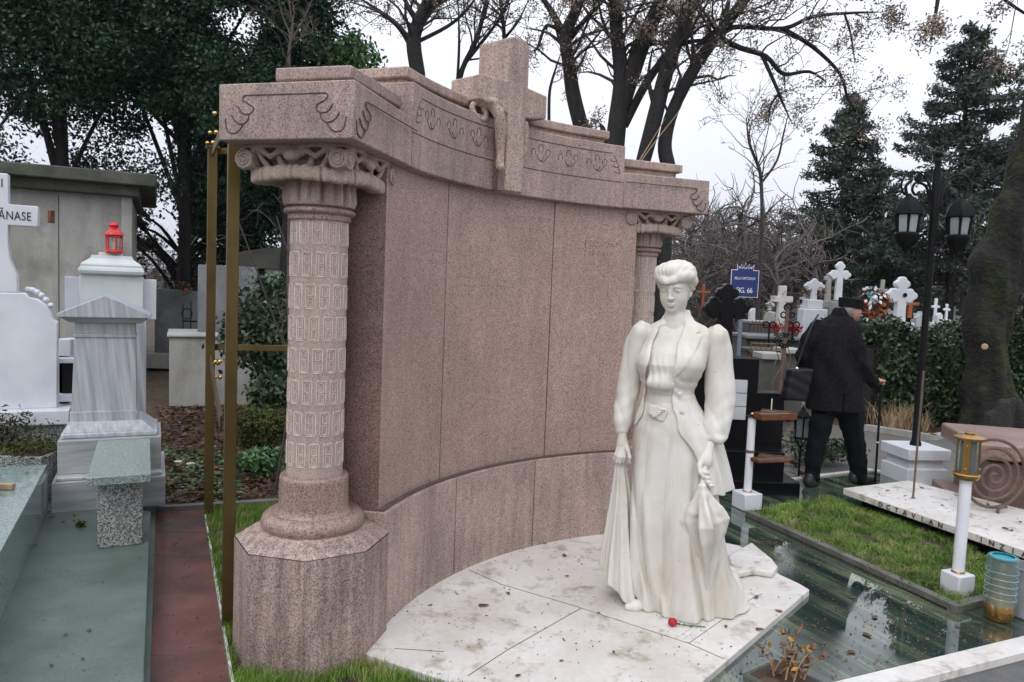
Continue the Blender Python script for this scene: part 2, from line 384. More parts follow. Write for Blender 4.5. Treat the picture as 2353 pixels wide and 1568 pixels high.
MG['ggran_pol'] = granite('polished_green_granite', [(.20, .29, .28), (.27, .35, .34), (.13, .18, .18), (.30, .38, .37)], 210, .06, .02, .0, .95)
MG['red'] = stone('red_painted_concrete', (.12, .050, .043), (.175, .080, .070), 4.0, .28, (.055, .045, .04), 3.0, .85, (.42, .66), bump=.12, bs=70, fine=.1)
MG['curb'] = stone('wet_concrete_kerb', (.10, .095, .09), (.17, .16, .15), 9, .6, bump=.3, bs=60, fine=.3)
MG['concrete'] = stone('weathered_concrete', (.30, .295, .27), (.44, .43, .40), 2.0, .9, (.12, .12, .10), 1.5, .6, (.5, .7), (2, 2, .4), bump=.3, bs=50, fine=.25)
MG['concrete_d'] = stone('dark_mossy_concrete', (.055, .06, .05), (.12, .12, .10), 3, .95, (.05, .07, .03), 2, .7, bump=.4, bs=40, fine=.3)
MG['concrete_wet'] = stone('blotched_concrete', (.10, .105, .105), (.26, .27, .28), 1.6, .8, (.36, .37, .38), 2.2, .6, (.55, .7), (1, 1, .7), bump=.2, fine=.2)
MG['bronze'] = stone('aged_brass', (.10, .068, .022), (.17, .12, .045), 5, .38, (.06, .045, .025), 3, .6, (.5, .7), (1, 1, .3), bump=.05, metallic=.75)
MG['gold'] = stone('polished_brass', (.60, .38, .12), (.70, .46, .18), 8, .22, bump=0, metallic=1)
MG['gold_d'] = stone('lantern_brass', (.36, .21, .06), (.46, .28, .09), 8, .3, (.22, .12, .04), 9, .5, bump=.02, metallic=.9)
MG['wood_red'] = stone('varnished_redwood', (.10, .035, .015), (.18, .065, .025), 6, .2, stretch=(8, 1, 8), bump=.05)
MG['blackiron'] = stone('black_painted_iron', (.004, .004, .005), (.008, .008, .009), 10, .5, bump=.1, bs=80, spec=.15)
MG['blackstone'] = stone('black_granite', (.004, .004, .005), (.008, .008, .009), 30, .22, bump=0, spec=.14)
MG['rust'] = stone('rusty_iron', (.09, .055, .04), (.16, .10, .075), 20, .6, bump=.3, bs=120)
MG['plastic_w'] = stone('white_enamelled_tube', (.70, .70, .74), (.78, .78, .80), 3, .3, (.5, .49, .47), 6, .4, (.6, .75), bump=0)
MG['redlan'] = stone('red_painted_metal', (.55, .012, .012), (.68, .02, .018), 8, .35, bump=0)
MG['cloth_blk'] = stone('black_wool', (.008, .008, .0095), (.018, .018, .021), 40, .95, bump=.3, bs=300, spec=.06)
MG['cloth_trs'] = stone('black_trouser_cloth', (.004, .0045, .006), (.007, .008, .010), 20, .95, bump=.2, bs=200, spec=.15)
MG['leather'] = stone('black_leather', (.005, .005, .006), (.009, .009, .010), 30, .45, bump=.1, bs=150, spec=.3)
MG['shoe'] = stone('scuffed_black_leather', (.016, .016, .018), (.035, .035, .038), 20, .35, bump=.1)
MG['skin'] = stone('aged_skin', (.36, .19, .13), (.46, .26, .19), 30, .55, bump=.1, bs=150)
MG['greyhair'] = stone('grey_hair', (.12, .115, .11), (.25, .24, .23), 60, .8, bump=.3, bs=200)
MG['bark'] = stone('dark_wet_bark', (.010, .009, .009), (.026, .022, .021), 8, .9, (.035, .045, .015), 1.2, .5, (.55, .75), (1, 1, .2), bump=.8, bs=25, dist=.03)
MG['bark_l'] = stone('grey_brown_bark', (.06, .048, .040), (.11, .09, .08), 8, .9, stretch=(1, 1, .3), bump=.4)
MG['bark_moss'] = stone('mossy_bark', (.006, .005, .004), (.017, .014, .011), 5, .95, (.035, .05, .008), 1.6, .85, (.50, .66), (1, 1, .35), bump=1, bs=14, dist=.06)
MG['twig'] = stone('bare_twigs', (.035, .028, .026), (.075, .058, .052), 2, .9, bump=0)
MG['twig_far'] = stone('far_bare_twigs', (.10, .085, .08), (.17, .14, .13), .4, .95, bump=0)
MG['straw'] = stone('pale_dry_stem', (.30, .20, .11), (.42, .30, .18), 9, .7, bump=0)
MG['paint_blue'] = stone('blue_enamel', (.010, .025, .13), (.014, .032, .16), 4, .3, bump=0)
MG['paint_white'] = stone('white_paint', (.70, .71, .72), (.78, .78, .79), 4, .4, bump=0)
MG['letters'] = stone('dark_bronze_letters', (.05, .03, .025), (.10, .065, .05), 20, .5, bump=0)
MG['letters_blk'] = stone('black_engraved_letters', (.012, .012, .013), (.02, .02, .02), 20, .5, bump=0)
MG['orange'] = stone('orange_varnished_wood', (.28, .075, .02), (.38, .11, .035), 9, .5, bump=0)
MG['asphalt'] = stone('wet_asphalt', (.07, .07, .072), (.13, .128, .125), 5, .55, (.20, .19, .18), 9, .3, (.55, .75), bump=.5, bs=120, fine=.4)
MG['dirtpath'] = stone('trodden_earth_path', (.10, .09, .08), (.17, .155, .14), 3, .75, (.06, .05, .04), 3, .6, bump=.4, bs=60, fine=.3)
MG['plate'] = stone('grey_marble_plaque', (.40, .41, .42), (.52, .53, .54), 5, .4, bump=0)
MG['green_pl'] = stone('green_plastic', (.02, .25, .09), (.03, .32, .12), 3, .4, bump=0)
MG['red_fl'] = stone('red_petals', (.30, .008, .01), (.45, .015, .018), 60, .6, bump=0)
MG['wax'] = stone('pale_wax', (.65, .58, .42), (.72, .66, .5), 9, .4, bump=0)
def leafmat(name, cols, rough=.5, trans=.0, spec=.5):
    m, t, b = newmat(name); v = _coord(t)
    vo = t.nodes.new('ShaderNodeTexVoronoi'); vo.inputs['Scale'].default_value = 11; t.links.new(v, vo.inputs['Vector'])
    sx = t.nodes.new('ShaderNodeSeparateColor'); t.links.new(vo.outputs['Color'], sx.inputs[0])
    n = len(cols); col = _ramp(t, sx.outputs[0], [(i / (n - 1), c) for i, c in enumerate(cols)])
    col = _mix(t, 1.0, col, _ramp(t, _noise(t, v, 1.3, 3), [(.3, G(.55)), (.7, G(1.15))]), 'MULTIPLY')
    t.links.new(col, b.inputs['Base Color']); b.inputs['Roughness'].default_value = rough; b.inputs['Specular IOR Level'].default_value = spec
    return m
MG['ivy'] = leafmat('dark_evergreen_leaves', [(.008, .030, .016), (.018, .060, .028), (.012, .042, .02), (.035, .085, .038), (.01, .035, .018)], .45, spec=.3)
MG['ivy2'] = leafmat('olive_evergreen_leaves', [(.025, .04, .02), (.06, .08, .04), (.04, .06, .03), (.085, .10, .055)], .5, spec=.3)
MG['fir'] = leafmat('fir_needles', [(.035, .050, .038), (.065, .09, .065), (.048, .068, .05), (.095, .11, .08)], .6, spec=.2)  # greens greyed so the colour itself carries distance haze
MG['fir_far'] = leafmat('greyish_fir_needles', [(.05, .07, .055), (.085, .11, .09), (.06, .085, .07), (.13, .125, .09)], .7, spec=.2)  # paler and greyer, haze put into the needle colour
MG['hedge'] = leafmat('privet_leaves', [(.012, .028, .012), (.03, .06, .022), (.022, .045, .018), (.06, .095, .04), (.09, .12, .06)], .4, spec=.4)
MG['bright'] = leafmat('bright_green_leaves', [(.03, .10, .025), (.07, .19, .05), (.05, .14, .035), (.16, .28, .12)], .35)
MG['moss'] = leafmat('moss_tufts', [(.035, .045, .006), (.08, .10, .012), (.05, .05, .012), (.12, .14, .02)], .9)
MG['dryleaf'] = leafmat('tan_dry_leaves', [(.30, .24, .19), (.22, .17, .135), (.36, .29, .23), (.17, .13, .105)], .8, spec=.2)
MG['litter'] = leafmat('fallen_leaves', [(.045, .022, .013), (.10, .05, .025), (.06, .03, .018), (.17, .09, .045), (.03, .018, .012)], .55, spec=.4)
MG['fallen'] = leafmat('brown_fallen_leaf', [(.12, .05, .028), (.17, .08, .04), (.10, .045, .025)], .6)
MG['grass'] = leafmat('grass_blades', [(.085, .17, .016), (.15, .27, .03), (.11, .21, .022), (.22, .31, .06), (.30, .29, .11)], .5)
MG['yellow'] = leafmat('withered_yellow_leaves', [(.35, .20, .03), (.45, .28, .05), (.18, .07, .03), (.10, .04, .025)], .7)
MG['wreath'] = leafmat('wreath_foliage', [(.03, .05, .02), (.16, .06, .02), (.04, .06, .025), (.30, .12, .04)], .7)
def ground_mat():
    m, t, b = newmat('leaf_strewn_earth'); v = _coord(t)
    vo = t.nodes.new('ShaderNodeTexVoronoi'); vo.inputs['Scale'].default_value = 16; t.links.new(v, vo.inputs['Vector'])
    sx = t.nodes.new('ShaderNodeSeparateColor'); t.links.new(vo.outputs['Color'], sx.inputs[0])
    col = _ramp(t, sx.outputs[0], [(0, (.035, .022, .016)), (.3, (.07, .042, .026)), (.55, (.045, .03, .02)), (.8, (.11, .065, .04)), (1, (.05, .05, .025))])
    col = _mix(t, 1.0, col, _ramp(t, _noise(t, v, .9, 5), [(.3, G(.5)), (.7, G(1.2))]), 'MULTIPLY')
    g = _ramp(t, _noise(t, v, .6, 4), [(.52, G(0)), (.62, G(.6))]); col = _mix(t, g, col, (.045, .055, .02))
    t.links.new(col, b.inputs['Base Color']); b.inputs['Roughness'].default_value = .85
    _bump(t, b, _noise(t, v, 30, 4), .8, .03); return m
MG['earth'] = ground_mat()
def wet_green():
    m, t, b = newmat('wet_green_marble')
    vs = _coord(t, (.22, 3.4, 1), (0, 0, math.radians(67)))      # veins run along the terrace
    n1 = _noise(t, vs, 2.1, 9, .6)
    col = _ramp(t, n1, [(.36, (.010, .020, .017)), (.5, (.045, .075, .055)), (.555, (.15, .175, .10)), (.60, (.05, .075, .055)), (.72, (.014, .026, .022))])
    v0 = _coord(t); big = _noise(t, v0, 1.3, 3); col = _mix(t, _ramp(t, big, [(.42, G(0)), (.6, G(.75))]), col, (.018, .030, .026))
    # slab joints
    t.links.new(col, b.inputs['Base Color'])
    pud = _noise(t, _coord(t, (1, 1, 1)), .95, 2, .4)
    rf = _ramp(t, pud, [(.40, G(.004)), (.52, G(.004)), (.56, G(.10)), (.7, G(.20))]); t.links.new(rf, b.inputs['Roughness'])
    b.inputs['IOR'].default_value = 1.5; b.inputs['Coat Weight'].default_value = .6; b.inputs['Coat Roughness'].default_value = .015; b.inputs['Coat IOR'].default_value = 1.45
    t.links.new(rf, b.inputs['Coat Roughness'])
    hb = _noise(t, v0, 45, 3); st = _ramp(t, pud, [(.50, G(0.0)), (.58, G(.05))])
    n = t.nodes.new('ShaderNodeBump'); n.inputs['Distance'].default_value = .004; t.links.new(st, n.inputs['Strength']); t.links.new(hb, n.inputs['Height']); t.links.new(n.outputs[0], b.inputs['Normal'])
    return m
MG['wetgreen'] = wet_green()
def glass(name, col, rough=.05, alpha=None):
    m, t, b = newmat(name); b.inputs['Base Color'].default_value = (*col, 1); b.inputs['Transmission Weight'].default_value = .92; b.inputs['Roughness'].default_value = rough; b.inputs['IOR'].default_value = 1.2
    return m
MG['glass'] = glass('lantern_glass', (.8, .85, .85), .08)
MG['frost'] = stone('frosted_glass', (.20, .22, .23), (.32, .34, .35), 5, .25, bump=0)
def film(name, col, al):
    m, t, b = newmat(name); b.inputs['Base Color'].default_value = (*col, 1); b.inputs['Alpha'].default_value = al; b.inputs['Roughness'].default_value = .12; b.inputs['Specular IOR Level'].default_value = .8; return m
MG['tealfilm'] = film('teal_plastic_film', (.20, .40, .42), .30)
MG['clearfilm'] = film('clear_plastic_film', (.42, .50, .52), .6)
MG['teal'] = stone('teal_foam', (.02, .22, .28), (.04, .34, .42), 20, .6, bump=.3)
MG['painted_dark'] = stone('darkness_inside', (.006, .006, .006), (.01, .01, .01), 4, .9, bump=0)  # near-black colour standing in for shade inside hollow parts
# ---------------------------------------------------------------- the setting
def struct(o): o['kind'] = 'structure'; return o
def poly_in(P, x, y):
    n = len(P); ins = np.zeros(np.shape(x), bool); j = n - 1
    for i in range(n):
        xi, yi = P[i][0], P[i][1]; xj, yj = P[j][0], P[j][1]
        c = ((yi > y) != (yj > y)) & (x < (xj - xi) * (y - yi) / (yj - yi + 1e-12) + xi); ins ^= c; j = i
    return ins
def ext(a, b, k):      # point beyond b by k times ab
    a = np.array(a); b = np.array(b); return b + (b - a) * k
mb = MB(); N = 60
xs = np.concatenate([np.linspace(-180, -20, 8), np.linspace(-16, 20, 60), np.linspace(25, 180, 8)]); ys = np.concatenate([[-30, -8], np.linspace(-2, 30, 50), np.linspace(40, 300, 10)])
V = []
for y in ys:
    for x in xs:
        z = -.03
        if y > 5.6 and not (-3.2 < x < 6.8 and y < 9.5): z += .05 * mnoise.noise(Vector((x * .6, y * .6, 0))) + .02 * mnoise.noise(Vector((x * 2.1, y * 2.1, 3)))
        V.append((x, y, min(z, -.02)))
nx = len(xs); Fq = np.array([(j * nx + i, j * nx + i + 1, (j + 1) * nx + i + 1, (j + 1) * nx + i) for j in range(len(ys) - 1) for i in range(nx - 1)])
struct(rawmesh('ground', np.array(V), Fq, MG['earth'], smooth=True))

# trodden path on the right, behind the terrace
P = [GZ(1690, 1118), GZ(2010, 1082), GZ(2083, 1106), GZ(2180, 1128), GZ(2353, 1180), GZ(2500, 1140), GZ(2353, 1010), GZ(2210, 1000), GZ(2140, 1010), GZ(2070, 1003), GZ(1985, 988), GZ(1920, 975), GZ(1840, 940), GZ(1760, 905), GZ(1640, 900), GZ(1500, 960), GZ(1500, 1130)]
struct(MB().prism([(p[0], p[1]) for p in P], -.08, -.012).build('earth_path', MG['dirtpath']))
# asphalt in the near right corner
c0, c1 = GZ(2050, 1568), GZ(2353, 1488)
struct(MB().prism([ext(c1, c0, 1.5)[:2], ext(c0, c1, 2)[:2], (6.5, 2.0), (6.5, .5), (0, .2)], -.1, -.022).build('asphalt_road', MG['asphalt']))
# green marble terrace
i0, i1 = GZ(1943, 1568), GZ(2353, 1467.5); f0, f1, f2 = GZ(1600, 1131), GZ(2008, 1082), GZ(2083, 1106)
TERR = [ext(i1, i0, 2.2)[:2], i0[:2], ext(i0, i1, .55)[:2], ext(f1, f2, 4.0)[:2], f2[:2], f1[:2], f0[:2], (1.2, 6.2), (-.25, 4.3), (-.5, 3.0)]
struct(MB().prism([tuple(p) for p in TERR], -.1, 0.0).build('green_marble_terrace', MG['wetgreen']))
# white kerbs round the terrace
def strip(a, b, w, z0, z1, name, mat, side=1):
    a = np.array(a[:2]); b = np.array(b[:2]); d = (b - a) / np.linalg.norm(b - a); n = np.array([-d[1], d[0]]) * w * side
    return MB().prism([tuple(a), tuple(b), tuple(b + n), tuple(a + n)], z0, z1).build(name, mat, bevel=.003)
k = strip(ext(i1, i0, 2.2), ext(i0, i1, .6), .115, -.08, .016, 'terrace_kerb', MG['slab'], -1); tag(k, 'long white marble kerb between the green terrace and the asphalt', 'kerb')
m_ = MB(); a = np.array(ext(i1, i0, 2.2)[:2]); b = np.array(ext(i0, i1, .6)[:2]); d = (b - a) / np.linalg.norm(b - a)
k = strip(f0, f1, .05, -.06, .014, 'terrace_kerb', MG['slab'], 1); tag(k, 'white marble kerb on the far edge of the terrace behind the walking man', 'kerb')
k = strip(f1, ext(f1, f2, 2.2), .05, -.06, .0125, 'terrace_kerb', MG['slab'], 1); tag(k, 'white marble kerb of the terrace beside the lamp post base', 'kerb')

# semicircular white marble slab (local frame of the monument)
MC = np.array([1.471, 2.942]); MX = np.array([.667, .745]); MY = np.array([-.745, .667]); MROT = .841
def LW(x, y, z=0.0): q = MC + MX * x + MY * y; return (float(q[0]), float(q[1]), z)
arc = [(-2.13 * math.sin(a), 2.13 * math.cos(a)) for a in np.linspace(.62, -.64, 40)]
right = [(1.33, 1.35), (1.377, 1.139), (1.30, 1.03), (1.20, .92), (1.13, .80), (1.08, .755), (1.03, .62), (.985, .545)]
left = [(-.93, .48), (-1.237, 1.643)]
SLAB = [LW(*p)[:2] for p in arc + right + left]
slab = MB().prism(SLAB, -.02, .034).build('marble_floor_slab', MG['slab'], bevel=.006)
struct(slab)
def seam(p, q, w=.0035, z=.0345, lift=.0012):
    p = np.array(p[:2]); q = np.array(q[:2]); d = (q - p) / np.linalg.norm(q - p); n = np.array([-d[1], d[0]]) * w / 2
    return [tuple(p - n), tuple(q - n), tuple(q + n), tuple(p + n)]
mb = MB()
S = lambda x, y: GZ(x * .9191, y * .9191, .034)
for a, b in ((S(1248, 1460), S(1452, 1520)), (S(1453, 1521), S(1722, 1609)), (S(1722, 1609), S(1880, 1497)), (S(1453, 1521), S(1270, 1625)), (S(1270, 1625), S(1170, 1690)), (S(1722, 1609), S(1810, 1648)), (S(1172, 1425), S(1250, 1460)), (S(1880, 1497), S(1905, 1485)), (S(985, 1622), S(1110, 1630))):
    mb.prism(seam(a, b), .0335, .0352)
sm = mb.build('slab_joint', MG['groove'], slab)

# broken upper layer of marble at the right of the slab
chunk = MB().prism([tuple(S(*p)[:2]) for p in ((1818, 1405), (1878, 1370), (1930, 1413), (1944, 1432), (1930, 1447), (1885, 1440), (1835, 1450))], .034, .075).build('broken_marble_piece', MG['slab'], bevel=.012)
tag(chunk, 'broken rounded marble piece on the right edge of the white slab', 'marble piece')

# left: painted terrace, red path, edging, kerbs
t0, t1 = GZ(345, 1200, .12), GZ(330, 1568, .12)
TL = [tuple(ext(t1, t0, .12)[:2]), tuple(ext(t0, t1, .6)[:2]), (-3.5, 1.2), (-7, 2.0), (-7, 5.0), (-3.4, 4.95)]
tl = MB().prism(TL, -.08, .12).build('painted_terrace', MG['terr'], bevel=.006); struct(tl)
r0, r1, r2, r3 = GZ(358, 1172), GZ(345, 1568), GZ(530, 1568), GZ(467, 1172)
struct(MB().prism([tuple(r0[:2]), tuple(ext(r0, r1, .5)[:2]), tuple(ext(r3, r2, .5)[:2]), tuple(r3[:2])], -.08, 0.0).build('red_path', MG['red']))
struct(MB().prism([tuple(r0[:2] + [-.09, 0]), tuple(ext(r0, r1, .5)[:2] + [-.09, 0]), tuple(ext(r0, r1, .5)[:2]), tuple(r0[:2])], -.08, .028).build('painted_kerb', MG['terr']))
mb = MB()
for k_ in range(9):
    u = .03 + .175 * k_; a_, b_ = r0 + (r1 - r0) * u, r3 + (r2 - r3) * u; mb.prism(seam(a_, b_, .004), -.001, .0012)
mb.build('path_joint', MG['groove'], bpy.data.objects['red_path'])
k = strip(r3, ext(r3, r2, .5), .012, -.05, .018, 'path_edging', MG['white_green'], 1); tag(k, 'thin pale edging strip between the red path and the grass', 'edging')
k = strip(GZ(356, 1178), GZ(640, 1160), .055, -.05, .035, 'concrete_kerb', MG['curb'], 1); tag(k, 'low wet kerb at the far end of the red path', 'kerb')
GL = [tuple(r3[:2]), tuple(ext(r3, r2, .5)[:2]), (.4, 2.2), tuple(LW(-.9, .45)[:2]), tuple(LW(-1.25, 1.66)[:2]), tuple(LW(-1.3, 2.5)[:2]), tuple(GZ(640, 1165)[:2])]
struct(MB().prism(GL, -.09, -.008).build('lawn_soil', MG['earth']))

# right: grass bed with its kerbs
b0, b1 = GZ(1712, 1187), GZ(2197, 1412); b2, b3 = GZ(2360, 1372), GZ(1900, 1150)
_nb = b1 + (b0 - b1) * 0
BED = [tuple(b0[:2]), tuple(b1[:2]), tuple(b2[:2]), tuple(GZ(2250, 1260)[:2]), tuple(GZ(2000, 1185)[:2]), tuple(b3[:2])]
kb = strip(b0, b1, .055, -.02, .045, 'bed_kerb', MG['curb'], 1); tag(kb, 'wet grey kerb along the near side of the grass bed', 'kerb')
kb = strip(b1, b2, .055, -.02, .044, 'bed_kerb', MG['curb'], 1); tag(kb, 'short grey kerb under the bronze vase at the bed corner', 'kerb')
struct(MB().prism([(p[0], p[1]) for p in BED], -.01, .012).build('bed_soil', MG['earth']))

def blades(name, poly, n, h, mat, seed, hole=None, lean=.5, w=.0028, z=0.0, clump=0):
    rg = np.random.default_rng(seed); P = np.array(poly); lo, hi = P.min(0), P.max(0); X = np.empty((0, 2))
    while len(X) < n:
        q = lo + rg.random((n * 2, 2)) * (hi - lo); ok = poly_in(poly, q[:, 0], q[:, 1])
        if hole is not None: ok &= ~hole(q[:, 0], q[:, 1])
        if clump: 
            v = np.array([mnoise.noise(Vector((a * 7, b * 7, seed))) for a, b in q]); ok &= (v + rg.random(len(v)) * .5 > clump)
        X = np.vstack([X, q[ok]])
    X = X[:n]; a = rg.random(n) * 2 * PI; b = rg.random(n) * 2 * PI; hh = h * (.45 + rg.random(n) * .9); ln = hh * lean * rg.random(n) * 1.4
    side = np.stack([np.cos(a), np.sin(a)], 1) * w * .5; dr = np.stack([np.cos(b), np.sin(b)], 1)
    V = np.zeros((n, 5, 3)); zz = z
    V[:, 0, :2] = X - side; V[:, 1, :2] = X + side; V[:, 2, :2] = X + side * .8 + dr * ln[:, None] * .35; V[:, 3, :2] = X - side * .8 + dr * ln[:, None] * .35; V[:, 4, :2] = X + dr * ln[:, None]
    V[:, :2, 2] = zz; V[:, 2:4, 2] = zz + hh[:, None] * .6; V[:, 4, 2] = zz + hh * (1 - .25 * lean)
    i = np.arange(n) * 5
    F4 = np.stack([i, i + 1, i + 2, i + 3], 1); F3 = np.stack([i + 3, i + 2, i + 4, i + 4], 1)
    # triangles as separate faces
    me_faces = np.concatenate([np.stack([i, i + 1, i + 2], 1), np.stack([i, i + 2, i + 3], 1), np.stack([i + 3, i + 2, i + 4], 1)])
    o = rawmesh(name, V.reshape(-1, 3), me_faces, mat); o['kind'] = 'stuff'; return o
OCT = lambda x, y: ((((x - LW(-1.3, 1.976)[0]) ** 2 + (y - LW(-1.3, 1.976)[1]) ** 2) < .335 ** 2) | poly_in(SLAB, x, y))
g = blades('grass', GL, 30000, .055, MG['grass'], 3, OCT, clump=.10); tag(g, 'short green grass round the near pedestal of the pink monument', 'grass')
g = blades('grass', BED, 34000, .052, MG['grass'], 4, None, .8, .003, .01, .12); tag(g, 'short green grass in the kerbed bed on the terrace', 'grass')
# ---------------------------------------------------------------- pink granite monument (curved screen wall, two columns, entablature, cross)
mon = empty('granite_monument', 'large curved pink granite tomb monument with two carved columns and a cross on top', 'monument', (MC[0], MC[1], 0), MROT)
RG, RP, RE = 2.066, 2.111, 2.057
ZPB, ZEB, ZET, ZMT = .589, 2.197, 2.421, 2.589
def pol(r, a): return (-r * math.sin(a), r * math.cos(a))
def arcwall(name, r0, r1, a0, a1, z0, z1, mat, n=24, bevel=.004, parent=mon):
    A = np.linspace(a0, a1, n); P = [pol(r0, a) for a in A] + [pol(r1, a) for a in A[::-1]]
    return MB().prism(P, z0, z1).build(name, mat, parent, bevel=bevel, sharp=25)
# plinth course: three blocks
for a, b in ((.523, .1665), (.163, -.163), (-.1665, -.523)): arcwall('plinth_block', RG, RG + .48, a, b, -.05, ZPB - .006, MG['granite'])
# joint strip at the top course edge, its shadow line painted dark
arcwall('joint', RG + .02, RG + .4, .515, -.515, ZPB - .02, ZPB + .004, MG['groove'], bevel=0)
# three tall panels
for a, b in ((.516, .217), (.2135, -.2135), (-.217, -.516)): arcwall('panel', RP, RP + .36, a, b, ZPB, ZEB + .01, MG['granite_panel'], bevel=.003)
for s in (1, -1):
    arcwall('joint', RP + .02, RP + .34, s * .2165, s * .2135, ZPB, ZEB, MG['groove'], 3, 0)
    # polished returns at both ends of the panels
    A = sorted([s * .5165, s * .549]); e = MB()
    p = [pol(RP + .001, s * .516), pol(RP + .36, s * .516), (pol(RP + .36, s * .516)[0] - s * .014, pol(RP + .36, s * .516)[1]), (pol(RP + .004, s * .516)[0] - s * .004, pol(RP + .004, s * .516)[1])]
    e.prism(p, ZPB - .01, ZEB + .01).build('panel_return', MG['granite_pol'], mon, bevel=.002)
# inscription traces on the far panel: small drilled fixing holes
h = MB(); rg = random.Random(5)
for row, (zz, n) in enumerate(((1.965, 9), (1.945, 7), (1.90, 6), (1.885, 5))):
    for i in range(n):
        a = -.33 - .016 * i - .01 * rg.random(); x, y = pol(RP - .0008, a); h.lathe([(.004, 0), (.004, .002)], (x, y, zz + rg.uniform(-.006, .006)), 6, axis=(math.sin(a), -math.cos(a), 0))
for row, zz in enumerate((1.60, 1.655, 1.70)):
    for i in range(16):
        a = .16 - .012 * i - .006 * rg.random(); x, y = pol(RP - .0008, a); h.lathe([(.0022, 0), (.0022, .002)], (x, y, zz + rg.uniform(-.004, .004)), 5, axis=(math.sin(a), -math.cos(a), 0))
h.build('fixing_hole', MG['groove'], mon)

# frame of an end block: u along its inner face, v outward
UU = np.array([.891, .454]); VV_ = np.array([-.454, .891]); P0 = np.array([-1.447, 1.540])
def EB(u, v): q = P0 + UU * u + VV_ * v; return (float(q[0]), float(q[1]))
def mir(P, s): return [(p[0] * -s, p[1]) for p in P] if s < 0 else list(P)      # s=+1 near (left) end, s=-1 far end
def sgn(P, s): return [(-p[0], p[1]) for p in P] if s < 0 else list(P)
def build_end(s):
    part = lambda mb, name, mat, **k: mb.build(name, mat, mon, **k)
    cx, cy = (-1.30 * s, 1.976)
    # octagonal pedestal with bevelled top
    ang0 = math.atan2(1.645 - 1.976, -1.26 + 1.30)
    O = [(-1.30 + .343 * math.cos(ang0 + i * PI / 4), 1.976 + .343 * math.sin(ang0 + i * PI / 4)) for i in range(8)]
    O2 = [(-1.30 + .262 * math.cos(ang0 + i * PI / 4), 1.976 + .262 * math.sin(ang0 + i * PI / 4)) for i in range(8)]
    mb = MB(); O = sgn(O, s); O2 = sgn(O2, s)
    mb.prism(O, -.05, .497); mb.prism(O, .497, .548, O2)
    mb.F = mb.F[:1] + mb.F[2:]; part(mb, 'pedestal', MG['granite_base'], bevel=.006)
    # base: torus and drum
    T = [(.16, .53)] + [(.178 + .05 * math.cos(t), .572 + .045 * math.sin(t)) for t in np.linspace(-1.35, 1.45, 12)] + [(.168, .612), (.157, .622), (.154, .64), (.152, .745)] + [(.134 + .018 * math.cos(t), .765 + .02 * math.sin(t)) for t in np.linspace(0, PI / 2, 5)] + [(.115, .786)]
    part(MB().lathe(T, (cx, cy, 0), 48), 'column_base', MG['granite_mid'], smooth=True, sharp=50)
    # shaft with pressed oval relief rings (real displaced geometry)
    nA, nZ = 260, 330; zz = np.linspace(.78, 1.93, nZ); A = np.arange(nA) * 2 * PI / nA
    ZZ, AA = np.meshgrid(zz, A, indexing='ij'); Rr = np.full(ZZ.shape, .1235)
    rowh = .1385; rz = (ZZ - .815) / rowh; ri = np.floor(rz); fz = (rz - ri - .5) * rowh
    NC = 13; ph = (AA / (2 * PI) * NC + ri * .30) % 1.0; fx = (ph - .5) * 2 * PI * .1235 / NC
    def rb(x, y, hx, hy, r):
        qx = np.abs(x) - hx + r; qy = np.abs(y) - hy + r
        return np.hypot(np.maximum(qx, 0), np.maximum(qy, 0)) + np.minimum(np.maximum(qx, qy), 0) - r
    d = rb(fx, fz, .0205, .051, .012); ring = np.exp(-(d / .0030) ** 2)
    d2 = rb(np.abs(fx), np.abs(fz) - .02, .010, .022, .007); ring2 = np.exp(-(d2 / .0025) ** 2) * (d < -.004)
    ok = (ri >= 0) & (ri < 8)
    Rr = Rr + np.where(ok, .0022 * ring + .0010 * ring2 - .0014 * (d < -.003), 0)
    V = np.stack([cx + Rr * np.cos(AA), cy + Rr * np.sin(AA), ZZ], -1).reshape(-1, 3)
    i = np.arange(nZ - 1)[:, None]; k = np.arange(nA)[None, :]; k2 = (k + 1) % nA
    Fq = np.stack([i * nA + k, i * nA + k2, (i + 1) * nA + k2, (i + 1) * nA + k], -1).reshape(-1, 4)
    rawmesh('shaft', V, Fq, MG['granite_shaft'], mon, True)
    rp_ = MB()
    for r in range(8):
        for k in range(NC):
            a0 = (k + .5 - r * .30) / NC * 2 * PI; z0_ = .815 + (r + .5) * rowh
            for (hx, hy, rr_) in ((.0205, .051, .012), (.0100, .020, .008)):
                for zo in ((0,) if hy > .03 else (.024, -.024)):
                    pts = []
                    for t in range(13):
                        ang = 2 * PI * t / 12 + .01; cxn, czn = math.cos(ang), math.sin(ang); sx_ = hx * np.sign(cxn) * min(1, abs(cxn) * 1.6); sz_ = hy * np.sign(czn) * min(1, abs(czn) * 1.6); aa = a0 + sx_ / .1235
                        pts.append((cx + .1240 * math.cos(aa), cy + .1240 * math.sin(aa), z0_ + zo + sz_))
                    rp_.tube(pts, .0024 if hy > .03 else .0014, 4, False)
    rp_.build('relief_pattern', MG['granite_edge'], mon)
    # neck rings
    T = [(.12, 1.905), (.134, 1.908), (.137, 1.915), (.134, 1.922), (.135, 1.93)] + [(.138 + .017 * math.cos(t), 1.946 + .013 * math.sin(t)) for t in np.linspace(-1.2, 1.4, 8)] + [(.125, 1.965)]
    part(MB().lathe(T, (cx, cy, 0), 48), 'neck_ring', MG['granite_mid'], smooth=True, sharp=50)
    # fluted bell
    prof = [(.130, 1.962), (.148, 1.970), (.157, 1.99), (.156, 2.02), (.152, 2.05), (.155, 2.08), (.168, 2.11)]
    n = 240; V = []; 
